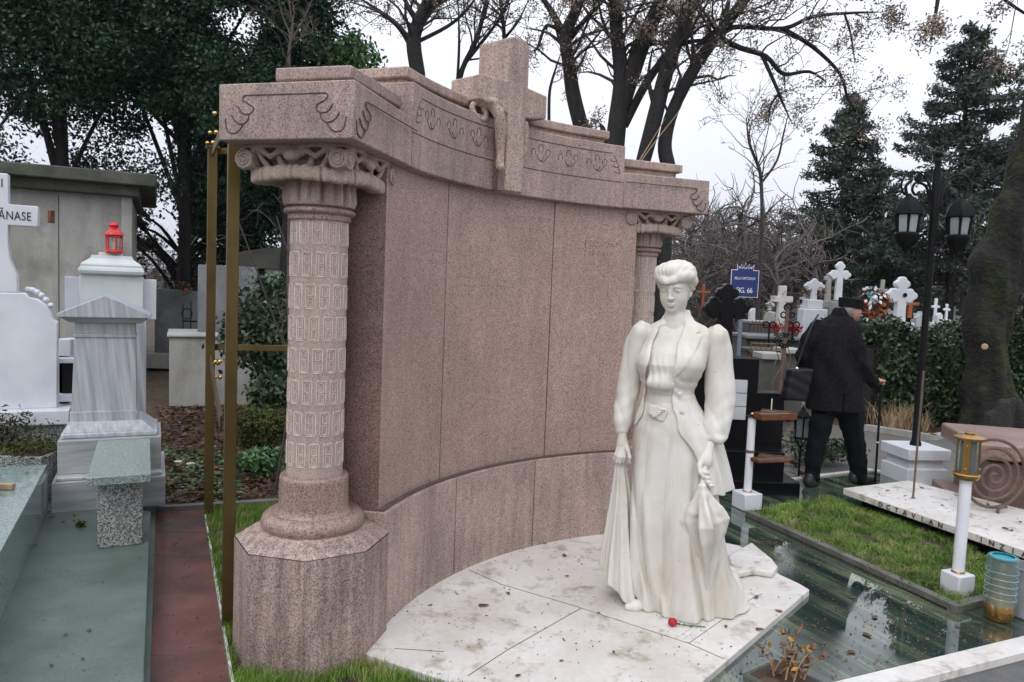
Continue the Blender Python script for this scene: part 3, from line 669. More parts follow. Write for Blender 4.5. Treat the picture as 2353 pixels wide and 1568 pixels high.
    fl = lambda a, z: 1 + (-.15 * max(0, math.cos(a * 9)) ** 8 - .07 * max(0, math.cos(a * 9 + PI)) ** 12 + .02 * math.cos(a * 20)) * (1 if z > 1.97 else .2)
    part(MB().lathe(prof, (cx, cy, 0), n, rfun=fl), 'capital_bell', MG['granite_shaft'], smooth=True)
    # carved capital: lobed leaf collar, corner volutes, centre tongues, abacus -- sculpted field in the end-block frame
    sd = SDF((-.34, -.34, 1.99), (.34, .34, 2.215), .0052)
    def collar(P):
        x, y, z = P[..., 0], P[..., 1], P[..., 2]; a = np.arctan2(y, x); sq = (np.abs(x) ** 3.6 + np.abs(y) ** 3.6) ** (1 / 3.6)
        cor = np.abs(np.sin(2 * a)) ** 2; lob = np.abs(np.cos(a * 12)) ** .7; split = np.exp(-((np.abs(np.sin(a * 6))) / .10) ** 2)
        R_ = .232 + .012 * cor + .008 * lob - .014 * split
        zc = 2.086 - .014 * cor; h = .026 + .007 * lob - .012 * split
        q = np.stack([sq - R_ + .020, np.abs(z - zc - .45 * np.clip(R_ - sq, 0, .08) * .5) - h + .020], -1)
        return (np.linalg.norm(np.maximum(q, 0), axis=-1) + np.minimum(q.max(-1), 0) - .020) * .9
    sd.fun((-.34, -.34, 1.99), (.34, .34, 2.16), collar, .004)
    # underside hollow so the leaf edge hangs free of the bell
    sd.fun((-.34, -.34, 1.99), (.34, .34, 2.10), lambda P: np.maximum(np.hypot(P[..., 0], P[..., 1]) - .215 + (P[..., 2] - 2.055) * 1.2, P[..., 2] - 2.082), .008, 's')
    sd.fun((-.34, -.34, 2.06), (.34, .34, 2.21), lambda P: np.maximum((np.abs(P[..., 0]) ** 3 + np.abs(P[..., 1]) ** 3) ** (1 / 3) - .178 - .30 * np.clip(P[..., 2] - 2.14, 0, 1), np.abs(P[..., 2] - 2.14) - .07), .010)
    for q in range(4):
        c_, s_ = math.cos(q * PI / 2), math.sin(q * PI / 2); r_ = lambda x, y: (x * c_ - y * s_, x * s_ + y * c_)
        cxv, cyv = r_(.214, .214)
        for (ax, ay) in ((1, 0), (0, 1)):      # corner volute: crossed drums so both faces show a flat round eye
            ex_, ey_ = r_(ax, ay)
            def drum(P, ex_=ex_, ey_=ey_):
                u = (P[..., 0] - cxv) * ex_ + (P[..., 1] - cyv) * ey_; w = (P[..., 0] - cxv) * -ey_ + (P[..., 1] - cyv) * ex_
                return np.maximum(np.hypot(w, P[..., 2] - 2.139) - .040, np.abs(u) - .038)
            sd.fun((cxv - .08, cyv - .08, 2.08), (cxv + .08, cyv + .08, 2.20), drum, .004)
        tx, ty = r_(.214, 0); along = q % 2 == 0
        sd.ell((tx, ty, 2.166), (.034 if along else .058, .058 if along else .034, .020), .006)
        tx, ty = r_(.236, 0); sd.ell((tx, ty, 2.150), (.020 if along else .036, .036 if along else .020, .020), .012)
        for w in (-1, 1):
            A_ = [r_(.222, w * .030), r_(.226, w * .070), r_(.226, w * .105), r_(.228, w * .145), r_(.232, w * .185)]
            sd.chain([(*A_[0], 2.182), (*A_[1], 2.170), (*A_[2], 2.150), (*A_[3], 2.176), (*A_[4], 2.184)], [.010, .012, .010, .012, .010], .006)
            B_ = [r_(.205, w * .120), r_(.215, w * .145), r_(.222, w * .165)]; sd.chain([(*B_[0], 2.105), (*B_[1], 2.135), (*B_[2], 2.168)], [.012, .010, .009], .006)
            B_ = [r_(.198, w * .062), r_(.206, w * .080)]; sd.chain([(*B_[0], 2.112), (*B_[1], 2.155)], [.016, .010], .010)
    def aba(P):
        x, y = P[..., 0], P[..., 1]; q = np.maximum(np.abs(x), np.abs(y)); m_ = np.minimum(np.abs(x), np.abs(y))
        return np.maximum(q - .243 + .010 * np.cos(m_ * 26), np.abs(P[..., 2] - 2.194) - .009)
    sd.fun((-.34, -.34, 2.16), (.34, .34, 2.215), aba, .004)
    # spiral grooves on the volute ends
    V, Fq = sd.mesh(); th = math.atan2(UU[1], UU[0]); c_, s_ = math.cos(th), math.sin(th)
    X = V[:, 0] * c_ - V[:, 1] * s_ - 1.30; Y_ = V[:, 0] * s_ + V[:, 1] * c_ + 1.976
    if s < 0: X = -X; Fq = Fq[:, ::-1]
    rawmesh('capital', np.stack([X, Y_, V[:, 2]], 1), Fq, MG['granite_shaft'], mon, True)
    sp = MB()
    for q in range(4):
        c2, s2 = math.cos(q * PI / 2), math.sin(q * PI / 2)
        for (bx, by, tx, ty) in ((.214, .254, 1, 0), (.254, .214, 0, 1)):
            pts = []
            for t in np.linspace(0, 2.3 * PI * 2, 40):
                rr = .004 + .0021 * t; ux, uz = rr * math.cos(t), rr * math.sin(t)
                x, y = bx + tx * ux, by + ty * ux; x, y = x * c2 - y * s2, x * s2 + y * c2
                X, Y2 = x * c_ - y * s_ - 1.30, x * s_ + y * c_ + 1.976
                pts.append((X * (1 if s > 0 else -1), Y2, 2.139 + uz))
            MB().tube(pts, .0022, 4).build('volute_spiral', MG['granite_mid'], mon, smooth=True)
    # end block of the entablature
    j = pol(RE, .447); L_ = .60; Dp = .60
    B = [P0 - VV_ * 0, None]
    blk = [EB(0, 0), (j[0], j[1]), (j[0] + VV_[0] * Dp, j[1] + VV_[1] * Dp + .02), EB(0, Dp)]
    mb = MB(); mb.prism(sgn(blk, s), ZEB, ZET); part(mb, 'entablature_block', MG['granite'], bevel=.006)
    q = lambda u, v: EB(u, v)
    wj = float((np.array(j) - P0) @ UU)
    for (ins, z0, z1, nm) in ((.125, ZET - .01, ZET + .052, 'cap_neck'), (.095, ZET + .050, ZET + .104, 'cap_slab')):
        mb = MB(); mb.prism(sgn([q(ins + .06, ins), q(wj + .02, ins - .004), q(wj + .02, Dp - ins - .06), q(ins + .06, Dp - ins - .06)], s), z0, z1); part(mb, nm, MG['granite'] if nm == 'cap_slab' else MG['granite_pale'], bevel=.008)
    # incised line with three whiplash hooks, on the end face and the inner face
    hook = [(0, 0), (.010, -.006), (.009, -.019), (-.009, -.033), (-.029, -.046), (-.029, -.062), (-.013, -.074), (.009, -.072), (.022, -.059), (.031, -.041)]
    hook2 = [(-.015, -.074), (-.009, -.099), (.009, -.112), (.031, -.107), (.046, -.094), (.056, -.075)]
    hook3 = [(.011, -.113), (.022, -.134), (.040, -.147), (.062, -.145), (.075, -.129), (.081, -.090)]
    gr = MB()
    def line(pts, on, flip=1):
        P3 = []
        for (a, z) in smooth_path([(p[0], p[1], 0) for p in pts], 5)[:, :2]: P3.append(on(a, z))
        gr.tube(P3, .0030, 5)
    zt = ZET - .048
    def endface(v, z): x, y = EB(-.0005, v); return (x * s if s > 0 else -x, y, z)
    def inface(u, z): x, y = EB(u, -.0005); return (x * s if s > 0 else -x, y, z)
    K = 1.0
    fw_ = .50
    for sgn_, base in ((-1, .125), (1, .475)):     # v measured from the inner corner; outer hooks mirrored
        for hk in (hook, hook2, hook3): line([(base + sgn_ * p[0] * 1.15, zt + p[1]) for p in hk], endface)
    line([(.125, zt), (.3, zt), (.475, zt)], endface)
    for hk in (hook, hook2, hook3): line([(.112 - p[0] * 1.1, zt - .01 + p[1]) for p in hk], inface)
    line([(.115, zt - .01), (.35, zt - .012), (wj - .004, zt - .014)], inface)
    gr.build('incised_line', MG['groove'], mon)
build_end(1); build_end(-1)

# raised middle block of the entablature, two stones meeting behind the cross
Dm = .50
for a, b in ((.447, .004), (-.004, -.447)):
    arcwall('entablature_block', RE, RE + Dm, a, b, ZEB - .002, ZMT, MG['granite'], 20, .006)
    sg = 1 if a > 0 else -1
    A0, A1 = (.447 - .05, .09) if sg > 0 else (-.09, -.447 + .05)
    arcwall('cap_neck', RE + .095, RE + Dm - .10, A0, A1, ZMT - .008, ZMT + .048, MG['granite_pale'], 20, .006)
    arcwall('cap_slab', RE + .07, RE + Dm - .08, A0 + .012 * (sg > 0), A1 - .012 * (sg < 0), ZMT + .046, ZMT + .098, MG['granite'], 20, .008)
# incised border lines and the frieze of rounded leaves
gr = MB(); lf = MB()
for sg in (1, -1):
    for zz, a0 in ((ZMT - .055, .40), (ZET - .062, .446)):
        A = np.linspace(a0, .06, 30) * sg; gr.tube([(*pol(RE - .0005, a), zz) for a in A], .0026, 5)
    def gl(pts):
        gr.tube([(*pol(RE - .0004, sg * p[0]), p[1]) for p in smooth_path([(p[0], p[1], 0) for p in pts], 4)], .0024, 4)
    zb = ZMT - .085
    for kx, kz in ((0, 0), (.020, -.035), (.032, -.07)): gl([(.405 + kx * .5, zb + kz + .02), (.415 + kx * .5, zb + kz - .012), (.405 + kx * .5, zb + kz - .022), (.392 + kx * .5, zb + kz - .012)])
    def leaf(a, z, w, h, tilt=0):      # sunk ovate leaf drawn as an outline plus a shallow dished patch
        pts = []
        for t in np.linspace(-.5, PI + .7, 14):
            x = w * math.cos(t) / RE; y = h * (math.sin(t)); pts.append((a + x + tilt * y, z + y))
        gl(pts)
        V0 = []
        for t in np.linspace(0, 2 * PI, 14)[:-1]:
            V0.append((*pol(RE - .0012, sg * (a + w * .82 * math.cos(t) / RE + tilt * h * math.sin(t))), z + h * .85 * math.sin(t)))
        MB().add(V0, [tuple(range(13)) if sg < 0 else tuple(range(13))[::-1]]).build('frieze_leaf', MG['granite_pale'], mon)
    base = .345
    for i in range(3):
        a = base - i * .108
        leaf(a + .028, zb - .036, .016, .022); leaf(a, zb - .016, .016, .024); leaf(a - .030, zb - .046, .016, .022)
        gl([(a + .012, zb - .062), (a + .004, zb - .085), (a - .008, zb - .078), (a - .014, zb - .055)]); gl([(a + .03, zb - .05), (a + .012, zb - .09), (a - .004, zb - .088)])
gr.build('incised_line', MG['groove'], mon)

# the cross
CF = 2.005; cd = .235; sw = .078
mb = MB()
def crossprism(y0, y1):
    return [(-sw, ZEB - .001), (sw, ZEB - .001), (sw, 2.625), (.262, 2.655), (.262, 2.79), (sw + .012, 2.80), (sw + .012, 3.035), (.03, 3.055), (-.03, 3.055), (-sw - .012, 3.035), (-sw - .012, 2.80), (-.30, 2.79), (-.30, 2.655), (-sw, 2.625)]
mb.prism_y(crossprism(0, 0), CF, CF + cd); mb.build('cross', MG['granite_pale'], mon, bevel=.01)
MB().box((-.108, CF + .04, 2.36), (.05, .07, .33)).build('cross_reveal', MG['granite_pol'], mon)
# palm scroll hanging from the left arm, and the smaller one at the right of the shaft
sd = SDF((-.36, 1.90, 2.25), (.16, 2.22, 2.72), .006)
rip = lambda P: .0028 * np.sin(P[..., 0] * 260 + P[..., 2] * 60)
pts = smooth_path([(-.262, 2.075, 2.66), (-.30, 2.065, 2.62), (-.28, 2.055, 2.575), (-.23, 2.05, 2.565), (-.205, 2.05, 2.595), (-.225, 2.055, 2.628)], 3)
sd.chain([tuple(p) for p in pts], [.014] * len(pts), .008)
pts = smooth_path([(-.255, 2.06, 2.655), (-.20, 2.02, 2.645), (-.165, 1.992, 2.60), (-.150, 1.988, 2.53), (-.146, 1.99, 2.45), (-.140, 1.992, 2.37), (-.136, 1.995, 2.325)], 3)
rr = np.interp(np.arange(len(pts)), [0, 5, 9, 14, len(pts) - 1], [.022, .030, .030, .019, .022])
for i in range(len(pts) - 1): sd.cap(pts[i], pts[i + 1], rr[i], rr[i + 1], .006, disp=rip)
sd.ell((-.135, 1.99, 2.318), (.024, .022, .022), .006)
sd.ell((-.19, 2.03, 2.66), (.075, .05, .03), .01)
pts = smooth_path([(.10, 2.03, 2.60), (.098, 2.02, 2.52), (.090, 2.02, 2.44), (.083, 2.03, 2.40)], 3)
sd.chain([tuple(p) for p in pts], [.020, .019, .018, .017, .016, .014, .013, .012, .010, .008][:len(pts)], .006)
sd.build('palm_scroll', MG['granite_pale'], mon)
# ---------------------------------------------------------------- marble statue of a woman in Edwardian dress
SB = np.array([0.8157, 3.7237]); SROT = -.2603
sta = empty('marble_statue', 'white marble statue of a woman in long skirt and open jacket with furled parasol', 'statue', (SB[0], SB[1], .034), SROT)
Z0 = .034
def K_(x, z, y=0.0):        # silhouette point measured on the figure's mid plane, moved to depth y along the sight line
    k = (3.812 + y) / 3.812; return ((x - .17) * k + .17, y, (z - 1.65) * k + 1.65 - Z0)
def build_statue():
    sm = MG['statue']
    # ---- head, neck, blouse (one continuous surface)
    yaw, pit = math.radians(14), math.radians(11)
    cy_, sy_, cp, sp = math.cos(yaw), math.sin(yaw), math.cos(pit), math.sin(pit)
    # head frame: right, forward (towards the viewer is -y), up
    f_ = np.array([-sy_ * cp, -cy_ * cp, -sp]); r_ = np.array([cy_, -sy_, 0]); u_ = np.cross(f_, r_); u_ = -u_ if u_[2] < 0 else u_
    HC = np.array([-.006, .012, 1.683 - Z0])
    RM = np.stack([r_, f_, u_], 1)
    H = lambda x, f, u: tuple(HC + r_ * x + f_ * f + u_ * u)
    hd = SDF((-.15, -.17, 1.40), (.17, .17, 1.83), .0034)
    E_ = lambda x, f, u, r, k, mode='u': hd.ell(H(x, f, u), r, k, mode, RM)
    E_(0, -.015, .035, (.072, .088, .085), .01)
    E_(0, .028, -.035, (.059, .058, .078), .05)
    E_(0, .020, .025, (.064, .062, .06), .03)
    E_(0, .055, -.100, (.021, .024, .021), .045)
    for s in (-1, 1):
        E_(s * .034, .040, -.045, (.026, .030, .030), .03)
        E_(s * .032, .012, -.072, (.019, .038, .028), .03)
        E_(s * .0305, .098, .000, (.019, .018, .0125), .012, 's')
    hd.cap(H(0, .084, .010), H(0, .100, -.036), .0062, .0085, .012)
    hd.cap(H(0, .082, .030), H(0, .086, .0), .009, .007, .015)
    for s in (-1, 1):
        E_(s * .010, .094, -.038, (.0068, .009, .0065), .007)
        E_(s * .0305, .0745, -.001, (.0160, .0125, .0095), .003)                       # eyeball and lids
        hd.chain([H(s * .014, .083, .001), H(s * .024, .088, .0075), H(s * .035, .086, .0065), H(s * .046, .074, -.001)], [.0022, .003, .003, .002], k=.003)
        hd.chain([H(s * .012, .088, .018), H(s * .028, .089, .023), H(s * .046, .074, .018)], [.004, .0045, .003], k=.010)
        hd.ell(H(s * .075, -.005, -.012), (.009, .019, .030), .006, 'u', RM)
        hd.ell(H(s * .080, .000, -.008), (.005, .009, .014), .004, 's', RM)
        E_(s * .074, .003, -.036, (.007, .008, .009), .006)
    E_(0, .0875, -.0660, (.0205, .009, .0044), .006)
    E_(0, .0865, -.0745, (.0165, .0095, .0050), .006)
    E_(0, .0975, -.0703, (.021, .0042, .0011), .003, 's')
    E_(0, .084, -.087, (.012, .004, .004), .010, 's')
    E_(0, .0985, -.054, (.0035, .006, .007), .004, 's')
    # neck and high collar
    hd.cap(H(0, -.018, -.07), (.0, .022, 1.505 - Z0), .042, .047, .028)
    hd.cap((.0, .022, 1.515 - Z0), (.002, .03, 1.43 - Z0), .053, .085, .035)
    hd.build('head', sm, sta)
    # ---- hair
    hr = SDF((-.18, -.19, 1.56), (.19, .22, 1.86), .0038)
    def strand(P):
        q = (P - HC) @ RM; a = np.arctan2(q[..., 0], q[..., 2] - .02); b = np.arctan2(q[..., 1], q[..., 2])
        return .0012 * np.sin(a * 24 + 4 * np.sin(b * 2.2 + a)) + .0022 * np.sin(b * 9 + a * 5)
    hh = lambda x, f, u, r, k=.02: hr.ell(H(x, f, u), r, k, 'u', RM, strand)
    hh(0, -.020, .075, (.092, .100, .062)); hh(0, -.05, .03, (.088, .082, .075), .03)
    hh(-.062, .015, .078, (.040, .058, .040), .02); hh(.060, .012, .072, (.042, .058, .042), .02); hh(0, .035, .088, (.062, .052, .040), .025)
    hr.chain([H(-.088, .005, .040), H(-.070, .046, .056), H(-.036, .076, .050), H(-.014, .090, .040), H(.012, .084, .050), H(.046, .064, .066), H(.076, .032, .064), H(.090, -.005, .035)], [.018, .021, .019, .017, .018, .020, .023, .022], k=.018)
    for s in (-1, 1): hh(s * .078, -.022, .022, (.018, .045, .040), .015)
    hh(0, -.105, .03, (.045, .035, .05), .02); hh(.0, -.085, -.05, (.045, .03, .05), .03)
    hr.fun((-.2, -.2, 1.5), (.2, .2, 1.9), lambda P: -(-(np.linalg.norm(((P - HC) @ RM - np.array([0, .062, -.035])) / np.array([.064, .055, .092]), axis=-1) - 1) * .055) if False else (np.linalg.norm(((P - HC) @ RM - np.array([0, .075, -.045])) / np.array([.068, .055, .092]), axis=-1) - 1) * .055, .012, 's')
    hr.build('hair', sm, sta)
    # ---- blouse with gathered front, belt
    tz = lambda z: z - Z0
    LB = [(tz(1.51), .01, .035, .085, .055), (tz(1.47), .02, .03, .135, .078), (tz(1.42), .02, .02, .150, .098), (tz(1.36), .005, .005, .150, .118), (tz(1.30), -.012, -.002, .150, .132), (tz(1.24), -.015, -.002, .136, .125), (tz(1.19), -.018, .0, .118, .108), (tz(1.15), -.018, .0, .106, .094), (tz(1.10), -.014, .0, .114, .100), (tz(1.03), -.008, .0, .118, .100), (tz(.99), 0, .005, .118, .10)]
    bl = SDF((-.24, -.24, .9), (.26, .22, 1.49), .0048)
    def bdisp(P, th):
        x, z = P[..., 0], P[..., 2]; g = np.clip((tz(1.36) - z) / .1, 0, 1) * np.clip((z - tz(1.15)) / .03, 0, 1)
        return -g * (.0022 * np.sin(x * 210 + 2 * np.sin(z * 30)) + .002 * np.sin(x * 105 + 1 + z * 8)) - .0012 * np.clip((z - tz(1.38)) / .03, 0, 1) * np.sin(x * 300) * np.sin(z * 320)
    bl.fun((-.24, -.24, .9), (.26, .22, 1.49), loft_f(LB, bdisp), .0)
    bl.ell((-.045, -.105, tz(1.212)), (.072, .040, .040), .03, 'u', None, lambda P: .002 * np.sin(P[..., 0] * 190) + .003 * np.sin(P[..., 0] * 70))
    bl.ell((-.055, -.128, tz(1.168)), (.075, .026, .012), .012, 's')
    bl.fun((-.2, -.2, tz(1.0)), (.2, 0, tz(1.12)), lambda P: np.maximum(poly_sdf(P[..., 0], P[..., 2], [(-.095, tz(1.105)), (-.012, tz(1.09)), (-.004, tz(1.075)), (-.022, tz(1.022)), (-.045, tz(1.028)), (-.10, tz(1.06))]), np.abs(P[..., 1] + .118) - .012), .004)
    for i in range(4): bl.cap((-.075 + .012 * i, -.136, tz(1.045 + .012 * i)), (-.05 + .010 * i, -.137, tz(1.052 + .011 * i)), .0035, .0035, .002)
    bl.build('blouse', sm, sta)
    # ---- open tailored jacket with lapels, cutaway skirts
    LJ = [(tz(1.575), .008, .045, .060, .040), (tz(1.55), .010, .042, .066, .050), (tz(1.52), .012, .038, .086, .064), (tz(1.495), .018, .034, .135, .078), (tz(1.46), .022, .028, .168, .092), (tz(1.42), .022, .02, .170, .108), (tz(1.36), .006, .005, .170, .130), (tz(1.30), -.010, -.004, .174, .145), (tz(1.24), -.012, -.004, .154, .135), (tz(1.19), -.014, .0, .134, .118), (tz(1.155), -.014, .0, .128, .108), (tz(1.10), -.004, .0, .146, .120), (tz(1.04), .006, .004, .176, .142), (tz(.97), .022, .015, .205, .165), (tz(.90), .040, .03, .225, .185), (tz(.80), .055, .05, .240, .200), (tz(.70), .070, .07, .255, .215), (tz(.64), .075, .08, .262, .222)]
    lapR = [(.068, tz(1.555)), (.098, tz(1.53)), (.128, tz(1.472)), (.104, tz(1.462)), (.136, tz(1.452)), (.120, tz(1.40)), (.070, tz(1.30)), (.020, tz(1.245)), (-.01, tz(1.30)), (.0, tz(1.42))]
    lapL = [(-.055, tz(1.555)), (-.075, tz(1.53)), (-.105, tz(1.50)), (-.118, tz(1.44)), (-.135, tz(1.35)), (-.138, tz(1.25)), (-.10, tz(1.22)), (-.08, tz(1.35)), (-.05, tz(1.48))]
    def jd(P, th):
        x, y, z = P[..., 0], P[..., 1], P[..., 2]; fr = np.clip(-y / .04, 0, 1)
        d = -.0075 * np.clip(-poly_sdf(x, z, lapR) / .003 + .5, 0, 1) * fr - .006 * np.clip(-poly_sdf(x, z, lapL) / .003 + .5, 0, 1) * fr
        low = np.clip((tz(1.1) - z) / .35, 0, 1)
        d = d - low * (.014 * np.sin(th * 7 + 1.2) + .008 * np.sin(th * 15 + z * 6))
        mid = np.clip(1 - np.abs(z - tz(1.2)) / .16, 0, 1)
        d = d - mid * .0022 * np.sin(z * 120 + x * 60 + 2 * np.sin(x * 30))
        return d
    jk = SDF((-.32, -.26, .58), (.38, .34, 1.56), .0050)
    jk.fun((-.32, -.26, .58), (.38, .34, 1.56), loft_f(LJ, jd), 0)
    jk.ell((.075, -.075, tz(1.315)), (.070, .066, .060), .05); jk.ell((-.105, -.075, tz(1.310)), (.055, .060, .058), .05)
    OL = [(tz(1.62), -.056, .078), (tz(1.55), -.060, .066), (tz(1.48), -.078, .040), (tz(1.42), -.094, .026), (tz(1.36), -.104, .020), (tz(1.25), -.122, .012), (tz(1.15), -.124, .010), (tz(1.08), -.128, .022), (tz(1.03), -.138, .040), (tz(.985), -.158, .055), (tz(.95), -.22, .075), (tz(.90), -.35, .118), (tz(.85), -.40, .152), (tz(.78), -.40, .185), (tz(.70), -.40, .215), (tz(.60), -.40, .235)]
    def opening(P):
        x, y, z = P[..., 0], P[..., 1], P[..., 2]; xl, xr = interp_levels(z, OL)
        w = .0035 * np.sin(z * 45); back = np.interp(z, [tz(.60), tz(.95), tz(1.05), tz(1.5), tz(1.6)], [.10, .06, -.03, -.02, .01])
        return np.maximum(np.maximum(xl + w - x, x - xr - w), y - back)
    jk.fun((-.32, -.26, .5), (.38, .34, 1.56), opening, .006, 's')
    # hollow it so that the cloth reads as a layer
    LI = [(l[0], l[1], l[2], l[3] - .042, l[4] - .042) for l in LJ]
    jk.fun((-.32, -.26, .58), (.38, .34, tz(1.05)), loft_f(LI, None), .004, 's')
    # hem plane rises towards the left
    jk.fun((-.32, -.26, .58), (.38, .34, 1.1), lambda P: (P[..., 2] - (tz(.672) + np.clip(.05 - P[..., 0], 0, 1) * .95 + .006 * np.sin(P[..., 0] * 60))), .004, 's')
    jk.build('jacket', sm, sta)
    for (x, z) in ((.036, 1.232), (.043, 1.150), (.060, 1.060)):
        b = MB().lathe([(.0105, 0), (.0115, .003), (.008, .007), (.002, .0085)], K_(x, z, -.118), 14, axis=(.1, -1, .05)); b.build('button', sm, sta, smooth=True)
    # ---- sleeves
    def sleeve(P, r, folds, seed, name, cuff):
        P = [K_(*p) for p in P]
        Q = smooth_path(P, 5); R_ = np.interp(np.linspace(0, len(P) - 1, len(Q)), range(len(P)), r)
        lo = Q.min(0) - .12; hi = Q.max(0) + .12; s_ = SDF(lo, hi, .0046)
        el = lambda z: np.exp(-((z - tz(1.08)) / .09) ** 2); tot = lambda p: .0060 * (np.abs(np.sin(p[..., 0] * 38 * folds + p[..., 2] * 8 + .9 * np.sin(p[..., 2] * 7 + p[..., 1] * 12) + seed)) - .6) * -1 + (.0001 + .0012 * el(p[..., 2])) * np.sin(p[..., 2] * 78 - p[..., 0] * 40 * folds + 2.2 * np.sin(p[..., 0] * 24 + seed)) 
        for i in range(len(Q) - 1): s_.cap(Q[i], Q[i + 1], R_[i], R_[i + 1], .03, disp=tot)
        return s_
    s1 = sleeve([(-.150, 1.450, .03), (-.182, 1.40, .03), (-.198, 1.30, .03), (-.212, 1.20, .035), (-.222, 1.12, .025), (-.232, 1.04, .0), (-.236, .968, -.02)], [.036, .046, .044, .045, .043, .036, .028], 1.0, 1, 'l', 1)
    s1.ell((-.165, .03, tz(1.455)), (.042, .06, .052), .03, 'u', None, lambda p: .003 * np.sin(p[..., 0] * 130 + p[..., 1] * 60))
    s1.cap(K_(-.236, .975, -.02), K_(-.237, .945, -.025), .033, .034, .006)
    s1.build('sleeve', sm, sta)
    s2 = sleeve([(.195, 1.445, .03), (.218, 1.39, .03), (.226, 1.28, .03), (.236, 1.18, .02), (.240, 1.08, .0), (.232, 1.01, -.03), (.226, .965, -.05)], [.040, .050, .055, .062, .057, .048, .042], .8, 4, 'r', 1)
    s2.ell((.212, .03, tz(1.455)), (.045, .06, .052), .03, 'u', None, lambda p: .003 * np.sin(p[..., 0] * 120 - p[..., 1] * 60))
    c = K_(.228, .945, -.06); s2.ell(c, (.060, .055, .034), .012, 'u', None, lambda p: .004 * np.sin(p[..., 0] * 90 + p[..., 2] * 50)); s2.ell((c[0] - .02, c[1] - .01, c[2] - .04), (.042, .042, .028), .008, 's')
    s2.build('sleeve', sm, sta)
    # ---- hands
    def hand(name, wrist, palm, fingers, thumb, pr, wr=.024):
        pts = [wrist, palm] + [p for f in fingers for p in f[0]] + list(thumb[0]); A = np.array(pts); s_ = SDF(A.min(0) - .05, A.max(0) + .05, .0033)
        s_.cap(wrist, palm, wr, wr * .95, .01); s_.ell(palm, pr, .015)
        for P, r in fingers: s_.chain(P, r, k=.004, k0=.010)
        s_.chain(thumb[0], thumb[1], k=.004, k0=.012)
        return s_.build(name, sm, sta)
    # her right hand (picture left), pinching the lifted skirt
    w = K_(-.234, .935, -.03); p = K_(-.232, .868, -.035)
    fg = []
    for i, (dx, dy, l) in enumerate(((.022, -.022, .92), (.006, -.030, 1.0), (-.010, -.026, .95), (-.024, -.014, .80))):
        a = (p[0] + dx * .8, p[1] + dy * .6, p[2] - .022); b = (p[0] + dx - .004, p[1] + dy - .006, p[2] - .022 - .040 * l); c = (b[0] - .006, b[1] + .006, b[2] - .026 * l); d = (c[0] + .000, c[1] + .016, c[2] - .016 * l)
        fg.append(([a, b, c, d], [.0095, .0088, .008, .0066]))
    hand('hand', w, p, fg, ([(p[0] + .020, p[1] - .006, p[2] - .002), K_(-.200, .835, -.065), K_(-.190, .800, -.075), K_(-.192, .780, -.070)], [.012, .0105, .009, .007]), (.028, .022, .036))
    # her left hand (picture right), holding the parasol handle
    w = K_(.208, .925, -.075); p = K_(.188, .822, -.115)
    fg = []
    for i, (dx, dz, l) in enumerate(((-.030, .004, 1.0), (-.022, -.020, 1.0), (-.010, -.040, .95), (.004, -.056, .85))):
        a = (p[0] + dx * .9, p[1] - .012, p[2] - .012 + dz * .7); b = (p[0] + dx + .004, p[1] - .034, p[2] - .036 + dz); c = (b[0] + .028 * l, b[1] - .008, b[2] - .018); d = (c[0] + .016 * l, c[1] + .020, c[2] - .004)
        fg.append(([a, b, c, d], [.0105, .0098, .0088, .0072]))
    hand('hand', w, p, fg, ([(p[0] - .016, p[1] - .01, p[2] + .012), K_(.160, .795, -.150), K_(.166, .760, -.165), K_(.182, .738, -.165)], [.013, .0115, .010, .0078]), (.034, .026, .044), .026)
    # ---- skirt: front panel and trailing back, lifted side fold
    sk = SDF((-.40, -.30, -.01), (.56, .46, tz(1.13)), .0062)
    LS = [(tz(1.115), -.014, .0, .110, .097), (tz(1.08), -.010, .0, .128, .110), (tz(1.04), -.006, .0, .150, .122), (tz(.97), .0, .01, .178, .140), (tz(.85), .018, .02, .198, .155), (tz(.68), .032, .025, .215, .165), (tz(.50), .050, .03, .232, .178), (tz(.30), .075, .04, .245, .180), (tz(.15), .098, .055, .262, .186), (tz(.05), .105, .07, .272, .195), (-.01, .106, .075, .276, .198)]
    def sd_(P, th):
        x, y, z = P[..., 0], P[..., 1], P[..., 2]; g = np.clip((tz(.98) - z) / .9, 0, 1)
        fr = np.cos(th + 1.15); 
        d = -g * (.050 * (np.abs(np.sin(th * 2.5 + .75 + 1.0 * g)) ** .8 - .62) + .024 * (np.abs(np.sin(th * 4.0 - 1.0 + 1.6 * g)) ** .75 - .6) + .007 * np.sin(th * 15 + 3 * g))
        # raised ridge sweeping from the left hip to the hem
        xr = -.165 + np.interp(z, [0, .2, .5, .7], [.15, .09, .03, -.01]); front = np.clip(-y / .05, 0, 1)
        d = d + front * g * .030 * np.exp(-((x - xr) / .014) ** 2) - front * g * .022 * np.exp(-((x - xr - .05) / .024) ** 2)
        x2 = np.interp(z, [0, .3, .55, .75], [.10, .06, .045, .06]); d = d - front * g * .016 * np.exp(-((x - x2) / .04) ** 2)
        x3 = np.interp(z, [0, .3, .6], [.22, .165, .14]); d = d + front * g * .026 * np.exp(-((x - x3) / .014) ** 2)
        up = np.clip((z - tz(.80)) / .2, 0, 1); d = d - up * .0012 * np.sin(z * 60 + x * 40)
        return d
    sk.fun((-.40, -.30, -.01), (.56, .46, tz(1.13)), loft_f(LS, sd_), 0)
    # back train lying on the slab
    sk.ell((.28, .17, .05), (.14, .17, .16), .08, 'u', None, lambda p: .010 * np.sin(p[..., 0] * 34 + p[..., 1] * 26) + .004 * np.sin(p[..., 0] * 80))
    sk.ell((.35, .20, -.01), (.12, .15, .045), .05, 'u', None, lambda p: .006 * np.sin(p[..., 0] * 50 - p[..., 1] * 40))
